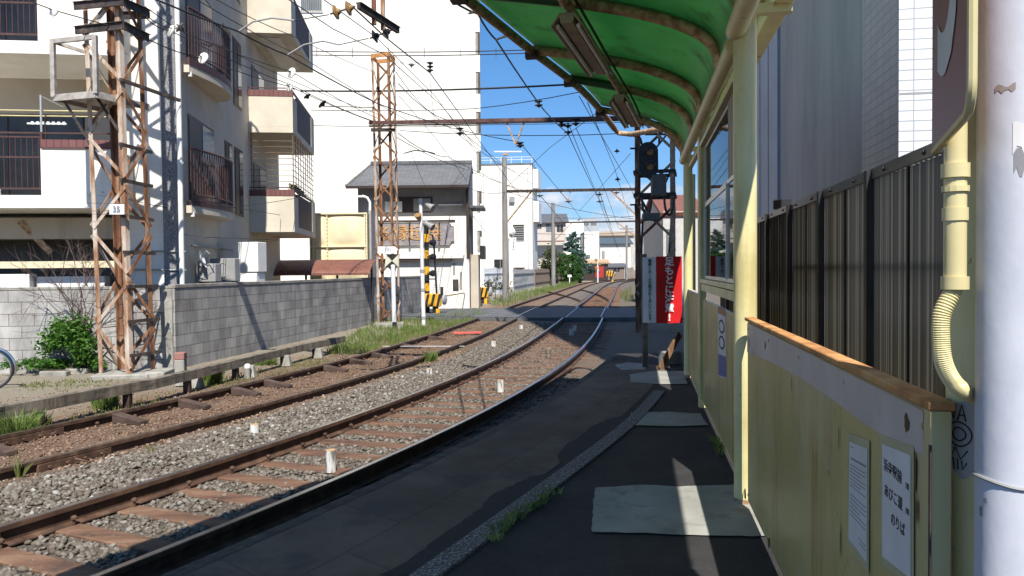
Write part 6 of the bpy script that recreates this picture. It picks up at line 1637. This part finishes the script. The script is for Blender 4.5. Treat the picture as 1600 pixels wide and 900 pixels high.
# ---------------------------------------------------------------- water tank and shed behind the block wall
def tk(px, y): return D(px, 400, y)
TKy = 29.5
a, b = D(485, 333, TKy), D(573, 333, TKy)
TK = thing("water_tank", "cream panelled water tank behind the block wall", "tank", (a.x, a.y, -.4))
tz0, tz1, tw_ = .2, a.z, b.x - a.x
MB().obox((a.x, TKy, tz0), (tw_, 0, 0), (0, 2.2, 0), (0, 0, tz1 - tz0)).build("body", m_tank, TK)
zm = D(530, 385, TKy).z
for (x0, x1, z0, z1) in ((.05, .30, zm, tz1), (.30, .97, zm, tz1), (.05, .30, zm - 1.3, zm), (.30, .97, zm - 1.3, zm)):
    xa, xb = a.x + tw_ * x0, a.x + tw_ * x1; n = 9; rws = []
    for i_ in range(n + 1):
        r_ = []
        for j in range(n + 1):
            u, v = i_ / n, j / n; bul = .09 * (math.sin(math.pi * u) * math.sin(math.pi * v)) ** .5
            r_.append(V((xa + .05 + (xb - xa - .1) * u, TKy - .004 - bul, z0 + .06 + (z1 - z0 - .12) * v)))
        rws.append(r_)
    MB().grid(rws).build("tank_panel", m_tank, TK, smooth=True)
fg = MB()
for z in (tz1 - .03, zm): fg.obox((a.x, TKy - .10, z - .03), (tw_, 0, 0), (0, .10, 0), (0, 0, .05))
for x in (0, .05, .30, .97, 1.0): fg.obox((a.x + tw_ * x - .03, TKy - .08, tz0), (.05, 0, 0), (0, .08, 0), (0, 0, tz1 - tz0))
fg.build("flanges", m_tank, TK)
bt = MB()
for x in (.025, .30, .985):
    for k in range(16): bt.box((a.x + tw_ * x, TKy - .09, tz1 - .1 - .14 * k), (.03, .03, .03))
bt.build("bolt_rows", m_rust_brown, TK)
MB().obox((b.x + .05, TKy + .2, tz0), (.08, 0, 0), (0, 1.6, 0), (0, 0, tz1 - tz0 + .1)).build("side_frame", m_greyplas, TK)
for f in (.1, .5, .9): MB().bar((a.x + tw_ * f, TKy + 1, -.5), (a.x + tw_ * f, TKy + 1, tz0), .2, .2).build("stand_leg", m_greyplas, TK)
r0, r1 = D(418, 408, 27.2), D(582, 408, 27.2)
SHD = thing("bicycle_shed", "shed with brown corrugated rounded roof behind the block wall", "shed", (r0.x, r0.y, -.4))
rws = []
nx_ = 150
for k in range(nx_ + 1):
    f = k / nx_; x = r0.x + (r1.x - r0.x) * f; r_ = []
    for j in range(9):
        g = j / 8; y = 28.5 - 1.9 * g; z = 1.92 - .50 * g ** 2.6
        r_.append(V((x, y, z + .012 * math.sin(f * 50 * 2 * math.pi))))
    rws.append(r_)
MB().grid(rws).build("roof", m_awnbrown, SHD, smooth=True, solid=.012)
MB().bar((r0.x, 26.62, 1.40), (r1.x, 26.62, 1.40), .06, .07).build("front_beam", m_awnbrown, SHD)
for f in (.02, .35, .65, .98): MB().bar((r0.x + (r1.x - r0.x) * f, 27.4, -.45), (r0.x + (r1.x - r0.x) * f, 27.4, 1.75), .07, .07).build("post", m_frame, SHD)
la = D(565, 306, 31); o = thing("arched_lamp", "pale arched street lamp arm beside the water tank", "lamp", (la.x, la.y, 0)); lb = D(578, 335, 31); MB().tube([V((lb.x, 31, -.4)), lb, D(578, 316, 31), D(574, 309, 31), D(566, 306, 31)], .05, 8).build("arm", m_steelwhite, o, smooth=True); MB().box(D(565, 307, 31), (.35, .15, .07)).build("head", m_whiteplas, o, bevel=.02)

# ---------------------------------------------------------------- guard beam, stakes and small things by the track
gpx = [(-60, 650), (0, 634), (60, 624), (150, 607), (237, 592), (320, 573), (400, 554), (470, 538), (536, 525)]
GP_ = [Z(x, y, -.11) for x, y in gpx]
GBm = thing("guard_beam", "long weathered low timber guard beam on short posts beside the far track", "guard rail", tuple(GP_[0]))
MB().sweep(GP_, [(-.07, -.15), (.07, -.15), (.07, 0), (-.07, 0)]).build("beam", m_wood, GBm)
for (px, py) in ((60, 640), (197, 625), (290, 602), (365, 585), (440, 567), (490, 553)):
    i_ = min(range(len(gpx) - 1), key=lambda k: abs((gpx[k][0] + gpx[k + 1][0]) / 2 - px)); f = (px - gpx[i_][0]) / (gpx[i_ + 1][0] - gpx[i_][0]); q = GP_[i_].lerp(GP_[i_ + 1], f)
    MB().bar(V((q.x, q.y, -.6)), V((q.x, q.y, -.262)), .10, .10).build("post", m_tie_dark, GBm)
for (px, py, lab) in ((308, 606, "concrete stub under the guard beam nearest the boundary post"), (392, 590, "concrete stub beside a white capped marker under the guard beam"), (448, 572, "concrete stub under the middle of the guard beam"), (498, 560, "concrete stub under the far end of the guard beam")):
    q = Z(px, py, -.48); o = tag(MB().add([q + V((x, y, 0)) for x, y in ((-.1, -.1), (.1, -.1), (.1, .1), (-.1, .1))] + [q + V((x, y, .23)) for x, y in ((-.06, -.06), (.06, -.06), (.06, .06), (-.06, .06))], [(3, 2, 1, 0), (4, 5, 6, 7), (0, 1, 5, 4), (1, 2, 6, 5), (2, 3, 7, 6), (3, 0, 4, 7)]).build("concrete_stub", m_concrete, bevel=.01), lab, "stub", "concrete stubs under the guard beam")
for (px, py, lab) in ((44, 664, "small grey marker with white cap in the grass at the left edge"), (387, 592, "small grey marker with white cap by the guard beam")):
    q = Z(px, py, -.48); o = thing("capped_marker", lab, "marker", tuple(q), "white capped markers"); MB().cyl(q, q + V((0, 0, .22)), .05, n=12).build("body", m_concrete, o, smooth=True); MB().lathe(q + V((0, 0, .20)), [(.058, 0), (.058, .05), (.03, .08)], 14).build("cap", m_whiteplas, o, smooth=True)
def stake(px, yb_, yt, r, lab, mat=m_stakewhite, lean=0):
    b = Z(px, yb_, -.5); h = (yb_ - yt) * b.y / FPX
    o = thing("marker_stake", lab, "stake", tuple(b), "white painted marker stakes")
    t = b + V((lean, 0, h)); MB().tube([b, t], [r, r * .97], 14).build("shaft", mat, o, smooth=True)
    MB().cyl(t, t + V((0, 0, .004)), r * .96, n=14).build("cut_end", m_stakewood, o)
stake(517, 737, 703, .053, "tallest round white stake between the near rails, closest to the camera")
stake(782, 613, 594, .055, "white stake between the near rails at mid distance")
stake(857, 559, 545, .06, "greyish stake between the near rails at the edge of the shade", m_wood)
stake(398, 684, 663, .055, "chunky white stake in the gravel between the tracks, closest to the camera")
stake(671, 590, 576, .06, "white stake in the gravel between the tracks beside a grass tuft")
stake(771, 545, 533, .065, "white stake in the gravel between the tracks near the shade")
stake(814, 517, 508, .07, "white stake between the tracks at the shade edge")
stake(893, 524, 514, .07, "shaded pale stake between the near rails, left of a pair"); stake(898, 517, 508, .07, "shaded pale stake between the near rails, right of a pair")
q = Z(730, 522, -.44); tag(B((q.x, q.y, -.40), (.85, .22, .05), .12).build("red_plank", m_redplank, bevel=.006), "faded red plank lying between the rails of the far track", "plank")
# thin pipe crossing the far track and a dark cable on the gravel
tag(MB().tube([Z(598, 536 + 5, -.40), Z(726, 541, -.40)], .007, 6).build("white_pipe", m_steelwhite), "thin pale pipe laid across the far track", "pipe")
tag(MB().tube([Z(x, y, -.43) for x, y in ((650, 574), (690, 570), (715, 569), (740, 573), (765, 571))], .016, 6).build("ground_cable", m_wire), "dark cable lying over the gravel between the tracks", "cable")
tag(B(tuple(Z(20, 636, -.44)), (.9, .12, .1), .2).build("old_timber", m_wood, bevel=.01), "short grey timber lying at the left edge under the guard beam", "timber")
# ---------------------------------------------------------------- bicycle at the left edge
bw = Z(-14, 608, GZ); R_ = .335
BK = thing("bicycle", "black bicycle with silver mudguard parked at the left edge of the yard", "bicycle", tuple(bw))
ax_ = V((.97, .24, 0)); up_ = V((0, 0, 1))
def wheel(c):
    ring = [c + ax_ * (R_ * math.cos(a)) + up_ * (R_ * math.sin(a)) for a in np.linspace(0, 2 * math.pi, 41)]
    w_ = MB().tube(ring, .018, 8, False).build("tyre", m_tyre, BK, smooth=True)
    MB().tube([c + (p - c) * .93 for p in ring], .011, 6, False).build("rim", m_chrome, w_, smooth=True)
    s_ = MB()
    for k in range(28):
        a = 2 * math.pi * k / 28; s_.tube([c + V((0, .02 * (1 if k % 2 else -1), 0)), c + ax_ * (R_ * .92 * math.cos(a + .15)) + up_ * (R_ * .92 * math.sin(a + .15))], .0014, 4)
    s_.build("spokes", m_chrome, w_); MB().cyl(c - V((.01, .05, 0)), c + V((.01, .05, 0)), .025, n=10).build("hub", m_chrome, w_)
cF = bw + V((0, 0, R_)); cR = cF - ax_ * 1.08
wheel(cF); wheel(cR)
MB().tube([cF + ax_ * (.375 * math.cos(a)) + up_ * (.375 * math.sin(a)) for a in np.linspace(-.3, 2.0, 18)], .022, 6).build("mudguard", m_chrome, BK, smooth=True)
hd_ = cF - ax_ * .28 + up_ * .55; bb = cF - ax_ * .62 - up_ * .05; st = cF - ax_ * .78 + up_ * .50
for p, q in ((cF, hd_), (hd_, bb), (bb, st), (bb, cR), (st, cR), (hd_, hd_ + up_ * .2 - ax_ * .05)): MB().cyl(p, q, .016, n=8).build("frame_tube", m_black, BK)
MB().tube([hd_ + up_ * .2 + V((.1, -.28, .05)), hd_ + up_ * .22, hd_ + up_ * .2 + V((-.1, .28, .05))], .012, 8).build("handlebar", m_chrome, BK); MB().lathe(st + up_ * .06, [(.10, 0), (.12, .03), (.06, .07)], 12).build("saddle", m_black, BK)
for zz in (.55, .3): pass

# ---------------------------------------------------------------- overhead wires
NW = 0
def wire(label, pts, r=.009, sag=0.0, mat=None, group="overhead wires"):
    out = []
    for k in range(len(pts) - 1):
        a, b = pts[k], pts[k + 1]; n = max(4, int((b - a).length / 1.5))
        for j in range(n + (k == len(pts) - 2)):
            f = j / n; p = a.lerp(b, f); p = p - V((0, 0, sag * 4 * f * (1 - f))); out.append(p)
    return tag(MB().tube(out, r * 1.3, 5).build("overhead_wire", mat or m_wire), label, "wire", group)
def DD(*t): return D(*t)
nc = lambda y, z: V((at_y(m_nearc, y), y, z))
wire("thick contact wire over the near track running past the roof edge", [D(690, -12, 9.0), D(747, 22, 10), D(775, 62, 11), D(850, 172, 17), D(887, 208, 24), D(935, 310, 43), D(958, 372, 78), D(972, 405, 120)], .011, .03)
wire("contact wire over the far track between the two lattice towers", [D(200, -20, 9.3), D(372, 49, 10.9), D(449, 86, 11.9), D(590, 162, 18), D(706, 200, 25), D(812, 222, 25), D(888, 314, 44), D(930, 372, 78)], .010, .02)
wire("contact wire crossing the bright sky towards the second beam", [D(545, 5, 12), D(602, 58, 14), D(672, 114, 18), D(745, 215, 26), D(815, 310, 46)], .010)
wire("feeder wire from the upper tower arm towards the far lattice tower", [D(228, 24, 14.8), D(275, 45, 15.3), D(456, 112, 20), D(590, 185, 26)], .008, .06)
wire("feeder wire from the second tower arm towards the far lattice tower", [D(230, 30, 14.8), D(266, 48, 15.3), D(460, 135, 20), D(585, 190, 26)], .008, .05)
wire("lower feeder wire with a white insulator by the curved balcony", [D(232, 62, 14.8), D(318, 92, 16), D(455, 136, 20), D(588, 192, 26)], .009, .04)
wire("wire reaching the second arm of the near tower from the left", [D(20, -8, 12.8), D(84, 16, 13.2), D(170, 40, 14)], .008)
wire("long slack wire from the far tower top to the second line pole", [D(617, 110, 26.3), D(668, 172, 32), D(790, 262, 46)], .010, .1)
wire("wire dropping from the far tower to the roof railing", [D(622, 130, 26.3), D(700, 188, 30), D(838, 290, 70)], .011, .2)
wire("wire from the far tower passing the tiled roof", [D(622, 208, 26), D(700, 245, 36), D(838, 305, 72)], .012, .2)
wire("low wire from the far tower over the white house", [D(620, 215, 26), D(720, 262, 40), D(830, 300, 70)], .011, .1)
wire("wire from the left crossing over the block to the far tower top", [D(440, -8, 14), D(520, 45, 18), D(600, 85, 22), D(690, 165, 28), D(740, 225, 33)], .009)
wire("thin wire parallel to the contact wire in front of the white block", [D(500, -5, 14), D(590, 60, 19), D(680, 150, 26), D(745, 240, 36)], .008)
for (ya, yb_, lab) in ((80, 76, "upper of a pair of cables crossing in front of the tall white block"), (86, 81, "lower of a pair of cables crossing in front of the tall white block")):
    wire(lab, [D(485, ya, 31), D(880, yb_, 29)], .016, .08)
sp_ = MB()
for k in range(9): sp_.bar(D(495 + 56 * k, 74, 30.6), D(495 + 56 * k, 90, 30.6), .02, .02)
tag(sp_.build("cable_spacer_wire", m_wire), "messenger line with short spacers along the crossing cables", "wire")
wire("thick single cable crossing the sky above the gantry beam", [D(470, 142, 33), D(892, 132, 29)], .03, .1)
wire("thin cable crossing the blue sky to the roof edge", [D(485, 172, 30), D(740, 170, 29), D(905, 144, 26)], .012, .05)
wire("thin orange brown cable left of the far lattice tower", [D(505, 166, 24), D(585, 168, 26)], .012, 0, m_wire_cu)
wire("thin cable slung just below the first gantry beam", [D(625, 204, 26), D(990, 208, 24)], .010, .12)
wire("upper span wire under the first gantry beam", [D(625, 196, 26), D(985, 191, 24)], .008, .02)
wire("steep wire from the roof edge down past the second beam", [D(905, 150, 20), D(985, 292, 40), D(1000, 330, 50)], .009)
wire("second steep wire from the roof edge down to the far houses", [D(918, 160, 20), D(960, 262, 34), D(985, 345, 70)], .009)
wire("wire from the beam insulators down the line towards the bend", [D(887, 190, 24.5), D(925, 285, 43), D(955, 352, 78)], .010)
wire("wire right of the contact wire running down to the far gantry", [D(900, 200, 24.5), D(945, 296, 43), D(967, 358, 78)], .010)
wire("thin cable between second line pole and the signal mast", [D(792, 300, 46), D(990, 342, 60)], .012, .2)
wire("thin cable rising from the beige house towards the mast", [D(865, 340, 80), D(990, 338, 60)], .014, .1)
wire("low thin cable above the far houses", [D(840, 365, 85), D(990, 362, 90)], .02, .2)
wire("thin line sloping from cloud to the third beam", [D(905, 330, 76), D(985, 240, 40)], .012)
wire("pale thin wire along the apartment side into the far tower", [D(160, 300, 15.4), D(300, 330, 17), D(480, 306, 24)], .006, .05)
wire("thin drop wire in front of the tiled roof", [D(672, 128, 26), D(680, 200, 26)], .006)
wire("slack service wire over the tiled roof", [D(640, 230, 27), D(668, 300, 36)], .006, .05)
wire("service wire from the second line pole to the tiled house", [D(790, 300, 46), D(728, 292, 38.4)], .01, .2)
wire("service wire from the second line pole back past the roof railing", [D(790, 262, 46), D(836, 270, 69)], .01, .2)
wire("thin wire fanning from the upper tower arm over the curved balcony", [D(226, 10, 14.9), D(340, 70, 17), D(590, 178, 26)], .007, .1)
wire("thin wire above the upper box balcony to the far tower top", [D(330, -5, 14), D(455, 55, 18), D(583, 112, 26)], .007, .04)
wire("thin wire over the upper box balcony to the gantry beam", [D(300, -5, 13), D(470, 88, 18), D(640, 190, 26)], .007, .04)
wire("fine wire crossing the white block below the double cables", [D(485, 196, 30), D(745, 196, 30)], .010, .06)
wire("fine wire from the far tower beam to the tiled roof edge", [D(624, 150, 26.3), D(680, 215, 31), D(735, 290, 40)], .008)
wire("slim wire rising from the second line pole to the roof edge", [D(792, 292, 46), D(860, 230, 36), D(930, 178, 24)], .010)
wire("slim wire along the far track from the second to the third beam", [D(842, 303, 44), D(880, 348, 78), D(925, 400, 118)], .016)
wire("slim paired wire along the near track from the second to the third beam", [D(937, 300, 43), D(953, 352, 77), D(970, 402, 118)], .016)
# curved pull-off rods between the contact wire and the bracket insulators
for (pts, lab) in (([(373, 49), (395, 34), (425, 28), (460, 32)], "curved pull-off rod hooking the wire by the upper box balcony"), ([(449, 86), (475, 70), (505, 64), (530, 70)], "curved pull-off rod hooking the wire below the bracket bar")):
    d0_ = 11.0 if pts[0][0] < 400 else 11.9
    tag(MB().tube([D(x, y, d0_) for x, y in pts], .013, 8).build("pull_off_rod", m_greyplas, smooth=True), lab, "rod")
wire("short link wire from the upper pull-off rod to the bracket insulator", [D(460, 32, 11), D(514, 23, 10.95)], .006)
wire("short link wire from the lower pull-off rod to the bracket insulator", [D(530, 70, 11.9), D(576, 60, 12)], .006)
for (a, b_, lab) in (((733, 21), (752, 16), "short arm tying the contact wire to the roof edge, upper one"), ((775, 62), (800, 53), "short arm tying the contact wire to the roof edge, lower one")):
    tag(MB().tube([D(*a, 10 if a[1] < 40 else 11), D(*b_, 7.2 if a[1] < 40 else 7.4)], .014, 8).build("tie_arm", m_rust_dark), lab, "arm")
tag(MB().tube([D(x, y, 26) for x, y in ((630, 240), (648, 235), (668, 237), (680, 240))], .02, 8).build("pull_off_rod", m_greyplas, smooth=True), "curved pull-off rod before the white block beside the far tower", "rod")

def insul(p, q, mat, lab, n=2, r=.075, group="line insulators"):
    p, q = V(p), V(q); d = (q - p); L_ = d.length; ax = d / L_
    o = thing("insulator", lab, "insulator", tuple(p), group)
    MB().cyl(p, q, .014, n=8).build("rod", m_rust_dark, o)
    for k in range(n):
        c = p + d * ((k + .5) / n)
        MB().lathe(c, [(.025, -.05), (r, -.02), (r * 1.03, .0), (r * .5, .02), (.03, .06)], 16, axis=ax).build("shed", mat, o, smooth=True)
insul(D(516, 22, 10.95), D(555, 10, 10.9), m_porc_b, "yellow brown twin insulator at the end of the bracket bar", 2, .10)
insul(D(578, 60, 12.0), D(612, 47, 12.0), m_porc_d, "black twin insulator at the lower end of the bracket bar", 2, .10)
insul(D(78, 14, 13.15), D(90, 19, 13.3), m_porc, "white insulator left of the near tower arms", 1, .10)
insul(D(262, 46, 15.25), D(273, 51, 15.35), m_porc, "white insulator beside the downpipe", 1, .12); insul(D(276, 38, 15.3), D(288, 48, 15.4), m_porc_d, "dark insulator beside the downpipe", 1, .12)
insul(D(312, 87, 15.9), D(324, 95, 16.1), m_porc, "white insulator in front of the upper curved balcony", 1, .12)
insul(D(450, 111, 19.9), D(461, 117, 20.1), m_porc, "white insulator in front of the middle box balcony", 1, .14); insul(D(448, 132, 19.9), D(460, 140, 20.1), m_porc, "white insulator at the maroon strip of the box balcony", 1, .13)
insul(D(478, 148, 21), D(482, 154, 21), m_porc_d, "small dark insulator right of the box balcony", 1, .1); insul(D(501, 160, 22), D(507, 166, 22), m_porc_d, "dark insulator left of the far tower beside the orange cable", 1, .14)
for (x, y0, y1, lab) in ((672, 96, 113, "dark insulator string hanging from the white arm of the far tower"), (643, 97, 106, "grey insulator hanging from the white arm of the far tower")):
    insul(D(x, y0, 26.3), D(x, y1, 26.3), m_porc_d if x > 650 else m_greyplas, lab, 3 if x > 650 else 1, .11)
for (x, y0, y1, lab) in ((718, 198, 212, "dark insulator cluster under the beam before the white block"), (887, 192, 212, "round dark insulator hanging under the beam in the sky"), (877, 188, 198, "dark insulator fitting on the beam near the sky centre"), (899, 184, 197, "dark insulator fitting on the beam right of the round one"), (841, 156, 168, "small insulator pair on the contact wire in the sky"), (812, 222, 230, "small fitting at the tip of the V hanger")):
    f = D(x, y0, 25.3 - (x - 700) * .006); g = D(x + 1, y1, 25.3 - (x - 700) * .006); insul(f, g, m_porc_d, lab, 2, .13)
for (x, y0, y1, lab) in ((936, 300, 308, "dark insulator under the second beam, left of two"), (937, 312, 318, "small dark insulator under the second beam, below the other"), (843, 303, 309, "insulator under the second beam near its left brace"), (963, 298, 304, "insulator on the right part of the second beam"), (888, 312, 318, "fitting at the tip of the second V hanger")):
    insul(D(x, y0, 43.5), D(x + .5, y1, 43.5), m_porc_d, lab, 1, .22)
for (x, y, lab) in ((964, 240, "round dark ball on the wire by the signal mast, upper one"), (965, 284, "round dark ball on the wire by the signal mast, lower one")):
    q = D(x, y, 30); insul(q, q + V((0, 0, .2)), m_porc_d, lab, 1, .11)
